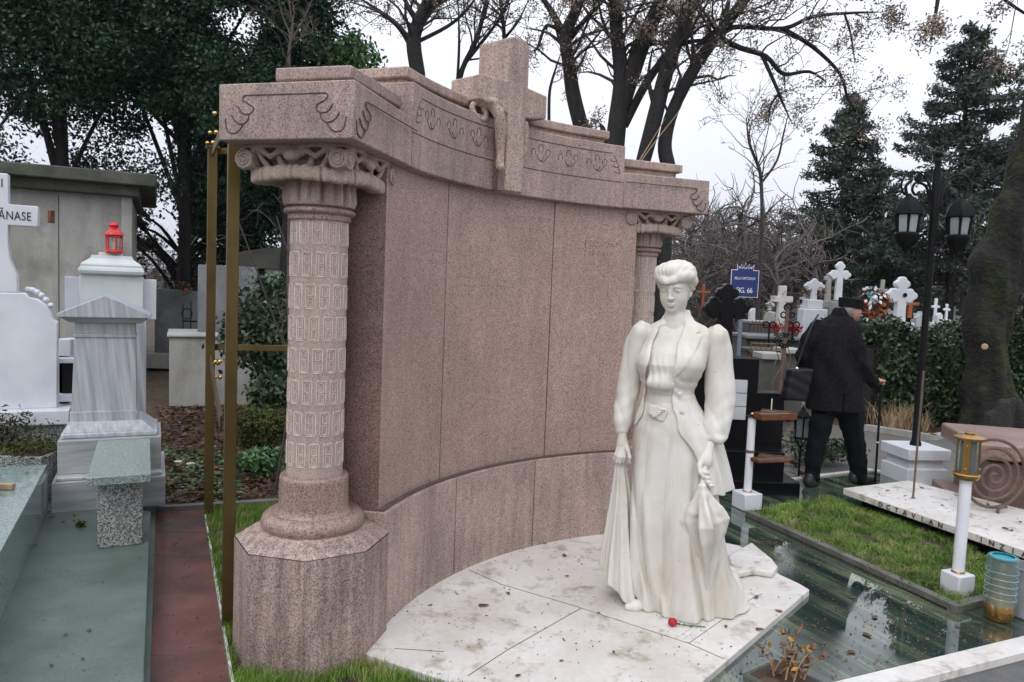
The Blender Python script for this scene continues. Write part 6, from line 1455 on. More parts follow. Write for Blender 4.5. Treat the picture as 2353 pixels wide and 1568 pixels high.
p = AT(387, 935, 9.15)
t = empty('concrete_tomb', 'grey concrete tomb with an upright blotched slab behind the brass frame', 'tomb', (-4.25, 9.15, 0), .42)
MB().box((.95, .55, .43), (1.9, 1.1, .88)).build('base_block', MG['concrete'], t, bevel=.01); MB().box((.95, .55, .885), (1.96, 1.16, .03)).build('top_ledge', MG['concrete'], t, bevel=.008)
MB().box((.70, .60, 1.34), (.74, .16, .90)).build('upright_slab', MG['concrete_wet'], t, bevel=.008)
t = empty('arched_roof_tomb', 'white tomb with mossy arched concrete roof seen left of the near column', 'tomb', (-5.0, 14.0, 0))
P = [(-.25, 1.82)] + [(-.25 + 1.5 * u, 2.02 + .20 * math.sin(PI * (u * .6 + .1))) for u in np.linspace(0, 1, 12)] + [(1.25, 1.82)]
MB().prism_y(P, -.2, 1.2).build('arched_roof', MG['concrete_d'], t, bevel=.01)
MB().box((.55, .3, .92), (1.3, .8, 1.80)).build('wall', MG['white_green'], t); MB().box((.17, -.11, 1.68), (.30, .03, .30)).build('window', MG['painted_dark'], t)
t = empty('grey_slab_tomb', 'dull grey slab tomb with curved top in the gap right of the mausoleum', 'tomb', tuple(GZ(400, 800, 0)))
t.location = (-5.9, 13.2, 0)
MB().prism_y([(-.5, 0), (.75, 0), (.75, .8), (.55, 1.15), (.3, 1.35), (-.5, 1.38)], 0, .3).build('slab', MG['concrete_wet'], t, bevel=.01); MB().box((.2, .1, .12), (1.6, .9, .24)).build('base', MG['concrete'], t)
t = empty('iron_railing', 'dark wrought iron grave railing left of the concrete tomb', 'railing', (-5.0, 11.2, 0))
m_ = MB(); m_.tube([(0, 0, .95), (1.0, 0, .95)], .014, 5); m_.tube([(0, 0, .25), (1.0, 0, .25)], .014, 5); m_.build('rail', MG['blackiron'], t)
for k in range(9): MB().tube([(k * .12, 0, 0), (k * .12, 0, 1.2 + .06 * (k % 2))], .009, 5).build('bar', MG['blackiron'], t)
for k in range(4): MB().tube([(.06 + .24 * k + .08 * math.cos(a_), 0, 1.06 + .08 * math.sin(a_)) for a_ in np.linspace(0, 2 * PI, 14)], .008, 4).build('scroll', MG['blackiron'], t)
def wreath_at(c, r, label, mats=('wreath',), n=260, group=None):
    t = empty('flower_wreath', label, 'wreath', tuple(c), 0, group); g_ = np.random.default_rng(int(abs(c[0]) * 100)); th = g_.random(n) * 2 * PI; rr = r * (.55 + .45 * g_.random(n))
    P = np.stack([rr * np.cos(th), g_.normal(size=n) * .05, rr * np.sin(th) * 1.15], 1); V, Fq = leaf_quads(P, r * .22, g_); rawmesh('foliage', V, Fq, MG[mats[0]], t)
    P = P[: n // 5] + [0, -.06, 0]; V, Fq = leaf_quads(P, r * .20, g_, 0, .4, .9); rawmesh('flowers', V, Fq, MG[mats[-1]], t); return t
wreath_at(AT(425, 663, 12.4), .10, 'small red flower wreath hanging behind the iron railing', ('hedge', 'red_fl'), 90)
# ---------------------------------------------------------------- graves beyond the path on the right
def gcross(px, pyb, pyt, Yv, w, shaft, arm, kind, mat, label, name='stone_cross', base=None, group=None, rz=0.0, depth=None, armz=.68, z0=0):
    """px centre, pyb/pyt bottom and top rows, w total arm width (m)"""
    B = AT(px, pyb, Yv); T = AT(px + (pyb - pyt) * .04, pyt, Yv); zb, zt = float(B[2]), float(T[2]); t = empty(name, label, 'cross' if base is None else 'headstone', (B[0], Yv, z0), rz, group)
    h = zt - zb; za = zb + h * armz; dp = depth or shaft * .8
    if kind == 'plain':
        P = [(-shaft * .62, zb), (shaft * .62, zb), (shaft / 2, za - arm / 2), (w / 2, za - arm / 2), (w / 2, za + arm / 2), (shaft / 2, za + arm / 2), (shaft / 2, zt), (-shaft / 2, zt), (-shaft / 2, za + arm / 2), (-w / 2, za + arm / 2), (-w / 2, za - arm / 2), (-shaft / 2, za - arm / 2)]
        MB().prism_y(P, -dp / 2, dp / 2).build('cross', MG[mat], t, bevel=.01)
    else:
        res = max(.012, h / 60); sd = SDF((-w / 2 - .06, -dp / 2 - .03, zb - .02), (w / 2 + .06, dp / 2 + .03, zt + .06), res)
        def f(P):
            x, z = P[..., 0], P[..., 2] - za; d = np.maximum(np.abs(x) - shaft / 2 * (1 + .25 * np.clip(-(z) / max(h, .1), 0, 1)), np.maximum(z - (zt - za) * .75, -z - (za - zb)))
            d = np.minimum(d, np.maximum(np.abs(z) - arm / 2, np.abs(x) - w / 2 * .8)); L_ = w / 2 * .72; r = arm * .46
            for (ax, az, l) in ((1, 0, L_), (-1, 0, L_), (0, 1, (zt - za) - r * 1.3)):
                for (dl, s) in ((.55, 0), (-.25, .75), (-.25, -.75)): d = np.minimum(d, np.hypot(x - ax * (l + dl * r) - az * s * r, z - az * (l + dl * r) - ax * s * r) - r * .85)
            return np.maximum(d, np.abs(P[..., 1]) - dp / 2)
        sd.fun(sd.lo, (9, 9, 9), f, 0); sd.build('cross', MG[mat], t)
    if base:
        for (bw, bz0, bz1, bm) in base:
            MB().prism([(-bw / 2, -bw * .35), (bw / 2, -bw * .35), (bw / 2, bw * .35), (-bw / 2, bw * .35)], bz0, bz1).build('base_block', MG[bm], t, bevel=.015)
    return t
D5 = lambda x, y: ((1780 + x / 3.0167) * .9191, (640 + y / 3.0167) * .9191)
def zat(x, y, Yv): return float(AT(*D5(x, y), Yv)[2])
# b: white pedestal with trefoil cross
x_, y_ = D5(762, 355); Yb = 12.5
gcross(x_, y_, D5(0, 172)[1], Yb, .30, .085, .10, 'trefoil', 'white', 'white trefoil cross on a broad white block left of the man\'s head', 'white_headstone', [(.40, 0, zat(755, 400, Yb), 'white'), (.26, zat(755, 400, Yb), zat(755, 330, Yb), 'white')])
for s in (-1, 1): wreath_at(AT(*D5(762 + s * 62, 270), Yb - .12), .075, ('left', 'right')[s > 0] + ' orange flower spray on the arm of the broad white headstone', ('wreath', 'orange'), 60, 'orange sprays on the white headstone')
x_, y_ = D5(512, 540); gcross(x_, y_, D5(0, 226)[1], 13.5, .38, .13, .11, 'plain', 'slab', 'plain cream stone cross left of the broad white headstone', base=[(.30, 0, zat(512, 530, 13.5), 'concrete')])
x_, y_ = D5(948, 335); gcross(x_, y_, D5(0, 45)[1], 15, .38, .12, .13, 'trefoil', 'white', 'tall white trefoil cross on a grey block, highest of the far crosses', 'white_headstone', [(.42, 0, zat(900, 380, 15), 'concrete_wet'), (.30, zat(900, 380, 15), zat(900, 338, 15), 'concrete')], armz=.66)
x_, y_ = D5(868, 345); gcross(x_, y_, D5(0, 130)[1], 16, .20, .10, .09, 'plain', 'concrete', 'narrow grey concrete cross just left of the highest white cross', base=[(.3, 0, zat(868, 340, 16), 'concrete')], armz=.82)
x_, y_ = D5(1408, 510); Yg = 12.6; t = gcross(x_, y_, D5(0, 160)[1], Yg, .42, .15, .17, 'trefoil', 'white', 'white trefoil cross with an oval portrait rising behind the hedge', 'white_headstone', [(.40, 0, zat(1408, 500, Yg), 'white')], armz=.60)
pz_ = zat(1425, 295, Yg); MB().lathe([(.028, 0), (.036, .004), (.036, .008), (.001, .008)], (.03, -.075, pz_), 16, axis=(0, -1, 0)).build('oval_portrait', MG['blackstone'], t, smooth=True)
x_, y_ = D5(1488, 470); gcross(x_, y_, D5(0, 312)[1], 14.5, .33, .07, .06, 'plain', 'orange', 'varnished orange wooden cross right of the portrait cross', 'wooden_cross', group='orange wooden crosses', z0=0)
gcross(1614, 712, 653, 13, .24, .045, .045, 'plain', 'orange', 'varnished orange wooden cross left of the black cross tomb', 'wooden_cross', group='orange wooden crosses')
for (x, yb, yt, Y_, w, m, lab, k) in ((1762, 500, 362, 17, .16, 'white', 'small white cross right of the lamp post above the hedge', 'trefoil'), (1270, 430, 180, 18, .26, 'concrete', 'mossy grey column cross between the wreath and the portrait cross', 'plain'), (1165, 300, 232, 17, .20, 'white', 'little white cross just right of the cap of the man', 'plain'), (1675, 520, 320, 18, .20, 'white', 'slim white cross directly right of the lamp post pole', 'plain'), (1880, 470, 215, 22, .34, 'bark_l', 'greenish weathered cross left of the big tree trunk', 'plain'), (1560, 500, 420, 16, .25, 'white_grey', 'low grey marble cross behind the hedge left of the lamp post', 'plain'), (690, 390, 290, 19, .22, 'white', 'pale small cross left of the orange sprays', 'plain'), (640, 450, 330, 20, .26, 'concrete', 'dull grey cross far behind the broad white headstone', 'plain'), (1320, 480, 400, 17, .26, 'concrete', 'squat grey cross at the left foot of the portrait cross', 'plain'), (430, 440, 340, 19, .25, 'white', 'white cross top behind the cream cross', 'trefoil'), (1820, 470, 380, 20, .22, 'concrete', 'low grey cross behind the right end of the hedge', 'plain')):
    a, b = D5(x, yb); gcross(a, b, D5(x, yt)[1], Y_, w, w * .34, w * .3, k, m, lab, base=[(w * 1.1, 0, max(.1, zat(x, yb - 20, Y_)), m)])
# white pyramid shaped stone and other low stones
for (x0, x1, y0, y1, Y_, m, lab) in ((285, 340, 395, 490, 16, 'white', 'white peaked headstone just right of the sign post'), (395, 470, 425, 490, 17, 'concrete', 'grey rounded headstone between sign post and cream cross'), (1100, 1155, 440, 500, 13, 'white', 'small white stone under the chin of the man'), (555, 615, 262, 318, 21, 'white', 'bright white tablet right of the cream cross'), (600, 660, 400, 520, 18, 'concrete_wet', 'grey slab headstone between cream cross and white block'), (1540, 1600, 440, 505, 15, 'white_grey', 'veined marble tablet behind the hedge left of the lamp pole'), (1700, 1740, 430, 500, 16, 'white', 'narrow white tablet right of the lamp pole')):
    a, b = AT(*D5(x0, y1), Y_), AT(*D5(x1, y1), Y_); zt = zat((x0 + x1) / 2, y0, Y_); w = float(b[0] - a[0]); t = empty('headstone', lab, 'headstone', ((a[0] + b[0]) / 2, Y_, 0))
    MB().prism_y([(-w / 2, 0), (w / 2, 0), (w / 2, zt - w * .5), (w * .12, zt), (-w * .12, zt), (-w / 2, zt - w * .5)], 0, .14).build('stone', MG[m], t, bevel=.01); MB().box((0, .05, .06), (w * 1.3, .3, .14)).build('base', MG['concrete'], t)
# large wreath on a stand
c = AT(*D5(1210, 360), 11.8); t = wreath_at(c, .21, 'big wreath of orange, white and blue flowers on a stand behind the man\'s cap', ('wreath', 'orange'), 700)
g_ = np.random.default_rng(3); P = g_.normal(size=(30, 3)) * [.08, .02, .08] + [-.02, -.14, .10]; V, Fq = leaf_quads(P, .04, g_, 0, .4, .9); rawmesh('flowers', V, Fq, MG['paint_white'], t)
P = g_.normal(size=(10, 3)) * [.03, .02, .03] + [-.13, -.14, .16]; V, Fq = leaf_quads(P, .035, g_, 0, .4, .9); rawmesh('flowers', V, Fq, MG['teal'], t)
MB().tube([(.03, .03, .1), (.06, .05, -float(c[2]))], .02, 6).build('stand', MG['rust'], t)
# stone kerbs and railings of the grave plots on the left of the man
Yk = 10.6
for (x0, x1, y, th_, Yv, dp, m, lab) in ((265, 690, 600, .05, 11.2, .9, 'concrete_wet', 'long grey stone coping slab behind the sign post'), (275, 640, 700, .05, 10.4, .5, 'concrete_d', 'lower dark coping slab of the same plot'), (290, 460, 490, .05, 13.2, .6, 'concrete', 'pale stone rim beside the red flowers'), (560, 720, 705, .06, 9.9, .5, 'concrete', 'pale stone ledge ending behind the coat of the man'), (380, 560, 735, .08, 9.6, .4, 'concrete', 'low concrete ledge left of the iron cross post')):
    a, b = AT(*D5(x0, y), Yv), AT(*D5(x1, y), Yv); w = float(b[0] - a[0]); t = empty('grave_coping', lab, 'grave surround', ((a[0] + b[0]) / 2, Yv, 0), 0, 'stone copings of the far plots'); z = float(a[2])
    MB().box((0, dp / 2, z - th_ / 2), (w, dp, th_)).build('slab', MG[m], t, bevel=.01); MB().box((0, dp / 2 + .02, (z - th_) / 2), (w * .96, dp * .85, max(.02, z - th_))).build('plinth', MG['concrete_d'], t)
for i, (x0, x1, yb, yt, Yv, lab) in enumerate(((300, 470, 560, 500, 12, 'thin rusty plot railing in front of the cream cross'), (290, 520, 760, 660, 10.1, 'dark plot railing left of the twisted iron cross'))):
    a, b = AT(*D5(x0, yb), Yv), AT(*D5(x1, yb), Yv); z0, z1 = float(a[2]), zat(x0, yt, Yv); t = empty('plot_railing', lab, 'railing', (a[0], Yv, 0)); w = float(b[0] - a[0])
    m_ = MB(); m_.tube([(0, 0, z1), (w, 0, z1)], .012, 5); m_.build('rail', MG['rust'], t); m_ = MB(); m_.tube([(0, 0, (z0 + z1) / 2), (w, 0, (z0 + z1) / 2)], .008, 5); m_.build('rail', MG['rust'], t)
    for k in range(7): MB().tube([(w * k / 6, 0, max(0, z0 - .3)), (w * k / 6, 0, z1 + .03)], .009, 5).build('bar', MG['rust'], t)
for k, x in enumerate((435, 612)):
    c = AT(*D5(x, 520), 11); t = empty('iron_scroll_marker', ('left', 'right')[k] + ' curled black iron marker beside the red flowers', 'iron ornament', (c[0], 11, 0), 0, 'curled iron markers')
    MB().tube([(0, 0, 0), (0, 0, float(c[2]))], .014, 5).build('stem', MG['blackiron'], t)
    for s in (-1, 1): MB().tube([(s * (.05 + .045 * math.cos(a_)), 0, float(c[2]) + .045 * math.sin(a_)) for a_ in np.linspace(0, 2 * PI, 14)], .012, 5).build('curl', MG['blackiron'], t)
for k, (x, y) in enumerate(((485, 555), (570, 560), (632, 565))):
    c = AT(*D5(x, y), 11.4); t = empty('flower_pot', ('left', 'middle', 'right')[k] + 'most pot of bright red flowers on the long coping slab', 'flower pot', tuple(c), 0, 'red flower pots')
    MB().lathe([(.03, -.10), (.045, -.02)], (0, 0, 0), 10).build('pot', MG['fallen'], t); g_ = np.random.default_rng(k); V, Fq = leaf_quads(g_.normal(size=(70, 3)) * [.045, .03, .03] + [0, 0, .03], .028, g_, 0, .4, .9); rawmesh('blooms', V, Fq, MG['red_fl'], t)
# twisted iron cross post
b_ = AT(*D5(512, 925), 9.2); T_ = zat(535, 360, 9.2); t = empty('iron_cross_post', 'thin dark rusty iron cross post wound with dead tendrils left of the man', 'iron cross', (b_[0], 9.2, 0))
hz = float(b_[2]); MB().tube([(0, 0, 0), (.04, 0, T_ - .08)], .024, 6).build('post', MG['rust'], t); MB().tube([(.045 + .045 * math.cos(a_), 0, T_ - .045 + .045 * math.sin(a_)) for a_ in np.linspace(0, 2 * PI, 14)], .012, 5).build('ring', MG['blackiron'], t)
for s in (-1, 1): MB().tube([(.045 + s * (.05 + .035 * math.cos(a_)), 0, T_ - .14 + .035 * math.sin(a_)) for a_ in np.linspace(0, 2 * PI, 12)], .010, 5).build('curl', MG['blackiron'], t)
for k in range(5): MB().tube(smooth_path([(.02, 0, .25 + .1 * k), (.10 * (-1) ** k, -.04, .5 + .1 * k), (.03, 0, .75 + .1 * k), (-.06 * (-1) ** k, .02, 1.0 + .1 * k)], 4), .006, 4).build('tendril', MG['rust'], t)
for k in range(3): MB().tube([(.02 + (.06 + .03 * k) * math.cos(a_) , -.02, hz + .48 + (.05 + .02 * k) * math.sin(a_)) for a_ in np.linspace(0, 2 * PI, 12)], .008, 4).build('curl', MG['blackiron'], t)
# green plastic sheet behind the hedge and green bin by the trunk
a = AT(*D5(1640, 600), 15); m_ = MB().prism_y([(0, 0), (.46, 0), (.52, .16), (.1, .19), (-.02, .10)], 0, .05).build('green_cover', MG['green_pl'], loc=(a[0], 15, a[2]), bevel=.01); tag(m_, 'bright green plastic cover glimpsed behind the hedge beside the lamp pole', 'cover')
a = AT(2345, 700, 15); t = empty('green_bin', 'green plastic bin half hidden at the right edge behind the big trunk', 'bin', (a[0], 15, 0)); MB().prism([(-.2, -.2), (.2, -.2), (.2, .2), (-.2, .2)], .1, 1.0, [(-.25, -.25), (.25, -.25), (.25, .25), (-.25, .25)]).build('body', MG['green_pl'], t, bevel=.02); MB().box((0, 0, 1.03), (.54, .54, .06)).build('lid', MG['green_pl'], t, bevel=.02)
# edging stones of the planted border
for (p, q, lab) in (((1740, 925), (1850, 935), 'low concrete edging stone left of the lantern stand'), ((1985, 985), (2150, 1010), 'long concrete edging stone between the path and the leafy bed'), ((2150, 1010), (2260, 990), 'short concrete edging stone behind the lamp base')):
    a, b = GZ(*p), GZ(*q); k = strip(a, b, .09, -.05, .05, 'edging_stone', MG['concrete'], 1); tag(k, lab, 'edging stone', 'edging stones of the leafy bed')
# ---------------------------------------------------------------- trees, hedges, shrubs
def branch_system(limbs, rg, lev=2, dens=1.0, upb=.35, droop=0.0, tw=.008, maxl=1.6, spread=1.0):
    """limbs: list of (P, R). grows side branches; returns polylines, radii and tip points"""
    Ps, Rs, tips = [], [], []
    def grow(P, R, level):
        Ps.append(P); Rs.append(R)
        L = np.linalg.norm(np.diff(P, axis=0), axis=1).sum()
        if level == 0: tips.append(P[-1]); tips.append(P[len(P) // 2]); return
        n = int(max(3, L * (4.2 if level >= 2 else 8.0) * dens))
        for _ in range(n):
            u = rg.uniform(.25, .98) ** .8; i = min(int(u * (len(P) - 1)), len(P) - 2); f = u * (len(P) - 1) - i; p = P[i] * (1 - f) + P[i + 1] * f; r = R[i] * (1 - f) + R[i + 1] * f
            d = P[i + 1] - P[i]; d = d / (np.linalg.norm(d) + 1e-9); a = rg.normal(size=3) * spread; a -= d * (a @ d); a /= np.linalg.norm(a); 
            v = d * .55 + a * .85 + np.array([0, 0, upb]); v /= np.linalg.norm(v)
            l = min(maxl, L * .55) * rg.uniform(.35, 1.0) * (1 if level >= 2 else .8); m = 6; Q = [p]; w = v.copy()
            for k in range(m): w = w + rg.normal(size=3) * .22 + np.array([0, 0, -droop]); w /= np.linalg.norm(w); Q.append(Q[-1] + w * l / m)
            r0 = max(tw, min(r * .42, .018 * l + tw)); grow(np.array(Q), np.linspace(r0, tw * .6, m + 1), level - 1)
    for P, R in limbs: grow(P, R, lev)
    return Ps, Rs, tips
def limb_px(pts, Yv, w, dz=0.0, jit=.0, Y2=None):
    Y2 = Y2 or Yv; n = len(pts); P = [AT(x, y, Yv + (Y2 - Yv) * i / (n - 1)) for i, (x, y) in enumerate(pts)]; P = smooth_path(P, 4); w = list(w); w[-1] = w[-1] * (.35 if w[-1] < 9 else 1); R = np.interp(np.linspace(0, 1, len(P)), np.linspace(0, 1, len(w)), np.array(w) * PX(Yv) / 2); return P, R
def bare_tree(name, label, cat, limbs, seed, mat='bark', lev=3, dens=1.0, leaves=0, group=None, tw=.006, base=None, maxl=1.6, leafsize=.021, **k):
    rg = np.random.default_rng(seed); t = empty(name, label, cat, (0, 0, 0), 0, group)
    L = [limb_px(*l) if not isinstance(l[0], np.ndarray) else l for l in limbs]
    if base is None:      # run the first limb down to the ground
        P, R = L[0]; q = P[0]; P = np.vstack([[q[0] + .02 * q[2], q[1], 0], [q[0] + .01, q[1], q[2] * .5], P]); R = np.concatenate([[R[0] * 1.35, R[0] * 1.1], R]); L[0] = (P, R)
    V, Fq = tube_arrays([l[0] for l in L], [l[1] for l in L], 9); rawmesh('trunk', V, Fq, MG[mat], t, True)
    Ps, Rs, tips = branch_system(L, rg, lev, dens, tw=tw, maxl=maxl, **k); Ps, Rs = Ps[0:], Rs[0:]
    keep = [i for i in range(len(Ps)) if not any(Ps[i] is l[0] for l in L)]
    V, Fq = tube_arrays([Ps[i] for i in keep], [Rs[i] for i in keep], 4); rawmesh('branches', V, Fq, MG[mat if lev < 2 else 'twig'] if mat == 'bark' else MG[mat], t)
    if leaves:
        tp = np.array(tips); idx = rg.integers(0, len(tp), leaves); idx = np.where(rg.random(leaves) < .7, idx - idx % 9, idx); sel = tp[idx] + rg.normal(size=(leaves, 3)) * .055; V, Fq = leaf_quads(sel, leafsize, rg, 0, .6, .45); rawmesh('dry_leaves', V, Fq, MG['dryleaf'], t)
    return t
bt = bare_tree
bt('bare_tree', 'dark forked bare tree rising behind the raised left part of the monument', 'tree', [([(960, 170), (950, 100), (958, 60), (985, 0), (1010, -80)], 11, [34, 34, 30, 26, 18]), ([(945, 105), (915, 60), (870, 25), (820, -8)], 11, [15, 12, 9, 6]), ([(962, 50), (940, 20), (925, -20)], 11, [16, 12, 8]), ([(952, 100), (1030, 60), (1075, 20), (1110, -30)], 11, [10, 8, 6, 4])], 1, leaves=2600, tw=.0045, maxl=1.7)
bt('bare_tree', 'slender pair of bare stems just left of the granite cross', 'tree', [([(1045, 240), (1062, 160), (1095, 90), (1118, 0), (1130, -60)], 12, [13, 12, 11, 9, 6]), ([(1065, 150), (1105, 100), (1150, 40), (1180, -20)], 12, [9, 8, 6, 5]), ([(1050, 200), (1055, 100), (1052, -10)], 12, [7, 6, 5])], 2, leaves=2600, tw=.0045)
bt('bare_tree', 'thin straight bare tree directly above the granite cross', 'tree', [([(1160, 130), (1157, 60), (1150, 0), (1150, -60)], 12, [10, 9, 8, 6]), ([(1158, 90), (1190, 50), (1215, 0)], 12, [7, 6, 4])], 3, leaves=1600, tw=.0045)
bt('bare_tree', 'dark bare tree with a leaning trunk right of the granite cross', 'tree', [([(1338, 300), (1318, 220), (1308, 150), (1300, 80), (1325, 20), (1345, -50)], 11, [36, 34, 30, 28, 24, 18]), ([(1300, 90), (1275, 40), (1240, -15)], 11, [20, 15, 10]), ([(1310, 90), (1350, 40), (1400, -10)], 11, [14, 11, 8]), ([(1285, 70), (1255, 60), (1235, 110), (1222, 118)], 11, [9, 8, 6, 4]), ([(1262, 330), (1262, 225), (1270, 180), (1290, 120)], 11, [8, 7, 6, 5])], 4, leaves=3200, tw=.0045)
bt('bare_tree', 'thick dark tree splitting into two leaning trunks above the right frieze', 'tree', [([(1412, 345), (1420, 270), (1428, 180), (1418, 80), (1412, 0), (1405, -70)], 10.5, [46, 42, 36, 30, 28, 24]), ([(1428, 250), (1455, 160), (1480, 90), (1515, 10), (1535, -60)], 10.5, [36, 40, 38, 32, 26]), ([(1435, 290), (1480, 200), (1530, 130), (1570, 100), (1640, 90)], 10.5, [18, 20, 16, 12, 8]), ([(1448, 120), (1500, 100), (1560, 95), (1600, 60)], 10.5, [12, 12, 10, 8]), ([(1392, 355), (1386, 300), (1378, 285)], 10.5, [14, 14, 6])], 5, leaves=9000, tw=.0045)
bt('bare_tree', 'straight leaning dark trunk between the two tree clusters right of the cross', 'tree', [([(1478, 372), (1505, 270), (1530, 170), (1560, 80), (1592, 0), (1610, -60)], 10, [34, 36, 34, 32, 32, 28]), ([(1505, 250), (1490, 180), (1500, 110)], 10, [12, 9, 6])], 6, leaves=2200, tw=.0045)
bt('bare_tree', 'curved dark tree with long boughs arching over to the right', 'tree', [([(1535, 378), (1528, 330), (1548, 250), (1600, 150), (1650, 80), (1710, 0), (1740, -50)], 10, [34, 32, 28, 28, 26, 24, 20]), ([(1590, 120), (1640, 75), (1700, 62), (1800, 66), (1870, 38), (1960, 30), (2030, 28)], 10, [13, 12, 11, 10, 8, 6, 4]), ([(1800, 66), (1870, 110), (1930, 170), (1950, 230), (1985, 270)], 10, [10, 9, 7, 6, 4]), ([(1650, 85), (1700, 110), (1760, 130), (1800, 170), (1860, 165), (1900, 190)], 10, [13, 12, 11, 9, 7, 5]), ([(1750, 125), (1775, 180), (1790, 215), (1800, 240), (1820, 285)], 10, [9, 8, 7, 5, 4]), ([(1790, 215), (1770, 245), (1765, 290)], 10, [6, 5, 3]), ([(1940, 30), (1955, 80), (1965, 150)], 10, [5, 5, 3])], 7, leaves=9000, tw=.004, maxl=1.5, dens=1.15, leafsize=.023)
bt('bare_tree', 'drooping bare bough hanging into the top right corner', 'tree', [([(2160, -60), (2155, 0), (2145, 60), (2140, 95)], 7.5, [12, 9, 6, 3]), ([(2160, -60), (2260, -30), (2353, 30), (2420, 60)], 7.5, [10, 8, 6, 4]), ([(2160, -60), (2060, -40), (1960, -20)], 7.5, [8, 6, 4])], 8, leaves=2600, tw=.004, base=1, droop=.15, upb=-.2, leafsize=.021)
bt('young_tree', 'thin grey young tree right of the far column', 'tree', [([(1752, 520), (1750, 440), (1745, 390), (1722, 330), (1715, 270)], 14, [9, 8, 8, 6, 4]), ([(1750, 420), (1785, 370), (1800, 310), (1812, 260)], 14, [6, 5, 4, 3])], 9, 'twig', leaves=0, tw=.004)
bt('young_tree', 'pale bare sapling behind the near end of the monument', 'tree', [([(668, 260), (664, 130), (672, 60), (660, -20)], 7, [8, 7, 6, 5]), ([(666, 100), (700, 40), (725, -20)], 7, [6, 4, 3]), ([(668, 80), (650, 40), (640, 0)], 7, [5, 4, 3])], 10, 'bark_l', leaves=0, tw=.003, maxl=.8)
# shoots behind the far column top
for i, (P, lab) in enumerate((([(1600, 375), (1640, 320), (1680, 270), (1700, 240)], 'tall tan dry shoot arching behind the right cap stones'), ([(1470, 368), (1500, 320), (1530, 270)], 'short tan dry shoot left of the arching one'))):
    p, r = limb_px([(x - (130 if i == 0 else 0), y) for x, y in P], 7.2, [2.6, 2.2, 1.2]); p = np.vstack([[p[0][0] - .1, p[0][1], 0], p]); r = np.concatenate([[r[0]], r]); V, Fq = tube_arrays([p], [r], 5); o = rawmesh('dry_shoot', V, Fq, MG['straw']); tag(o, lab, 'dry shoot')
# small bare shrub by the near column
rg = np.random.default_rng(12); L = []
for k in range(5):
    b = np.array([-1.75 + .12 * k, 5.5 + .1 * k, 0]); P = smooth_path([b, b + [.1, 0, .9], b + [-.05 + .1 * k, -.1, 1.5], b + [-.25 + .14 * k, -.2, 2.1]], 4); L.append((P, np.linspace(.012, .005, len(P))))
t = empty('bare_shrub', 'bare twiggy shrub left of the near column under its capital', 'shrub'); Ps, Rs, tips = branch_system(L, rg, 2, 1.2, tw=.0025, maxl=.5); V, Fq = tube_arrays(Ps, Rs, 4); rawmesh('branches', V, Fq, MG['bark_l'], t)

# evergreen trees (clumped leaf faces, trunk and limbs)
def crown(name, label, c, rad, nclump, per, size, mat, seed, trunk=True, csig=.28, group=None, hole=None, cat='tree', flat=0.0, tr=.14, shell=.45, trunkmat='bark'):
    rg = np.random.default_rng(seed); t = empty(name, label, cat, (0, 0, 0), 0, group); c = np.array(c, float); rad = np.array(rad, float)
    d = rg.normal(size=(nclump, 3)); d /= np.linalg.norm(d, axis=1, keepdims=True); K = c + d * rad * (shell + (1 - shell) * rg.random((nclump, 1))) ** .8
    K[:, 2] = np.maximum(K[:, 2], .15)
    if hole is not None: K = K[~hole(K)]
    n = len(K); s = csig * (.6 + .8 * rg.random(n)); P = (K[:, None, :] + np.clip(rg.normal(size=(n, per, 3)), -1.7, 1.7) * s[:, None, None] * np.array([1, 1, .75])).reshape(-1, 3); P = P[P[:, 2] > .03]
    V, Fq = leaf_quads(P, size, rg, flat, .6, .6); rawmesh('crown', V, Fq, MG[mat], t)
    if trunk:
        L = [(np.array([[c[0], c[1], 0], [c[0] + .1, c[1], c[2] * .5], [c[0], c[1], c[2] + rad[2] * .5]]), np.array([tr, tr * .8, tr * .3]))]
        for k in range(0, n, max(1, n // 16)):
            h = rg.uniform(.45, .9); p = np.array([c[0], c[1], c[2] * h]); L.append((smooth_path([p, (p + K[k]) / 2 + [0, 0, .15], K[k]], 3), np.linspace(tr * .35, .015, 7)))
        V, Fq = tube_arrays([l[0] for l in L], [l[1] for l in L], 6); rawmesh('trunk', V, Fq, MG[trunkmat], t, True)
    return t
def cpx(x, y, Yv): return AT(x, y, Yv)
GAPS = [(110, 350, 46), (20, 325, 14), (185, 325, 20), (60, 215, 12), (30, 250, 8), (225, 290, 12), (300, 215, 16), (320, 250, 10), (255, 250, 8), (265, 330, 20), (150, 290, 8), (60, 300, 10), (330, 345, 26), (395, 285, 30), (430, 270, 20), (440, 375, 46), (400, 420, 40), (385, 480, 42), (430, 470, 26), (500, 55, 30), (560, 95, 36), (575, 60, 22), (540, 30, 22), (690, 120, 20), (610, 50, 18), (830, 60, 60), (820, 130, 36), (775, 110, 22), (395, 545, 34), (380, 600, 34), (440, 560, 22), (345, 640, 30), (375, 660, 36), (205, 60, 12), (10, 130, 14), (150, 170, 12), (560, 215, 14), (470, 180, 12), (700, 60, 12)]
def gapf(spots, Yr):
    S_ = [(cpx(x, y, Yr), r * PX(Yr)) for x, y, r in spots]
    def f(K):
        m = np.zeros(len(K), bool)
        for p, r in S_:
            k = K[:, 1] / p[1]; m |= np.hypot(K[:, 0] / k - p[0], (K[:, 2] - 1.65) / k + 1.65 - p[2]) < r + .13
        return m
    return f
crown('evergreen_tree', 'huge dark ivy clad evergreen filling the top left corner', cpx(130, 20, 13.5), (3.2, 2.2, 3.6), 340, 420, .040, 'ivy', 21, csig=.26, hole=gapf(GAPS, 13.5), shell=.1)
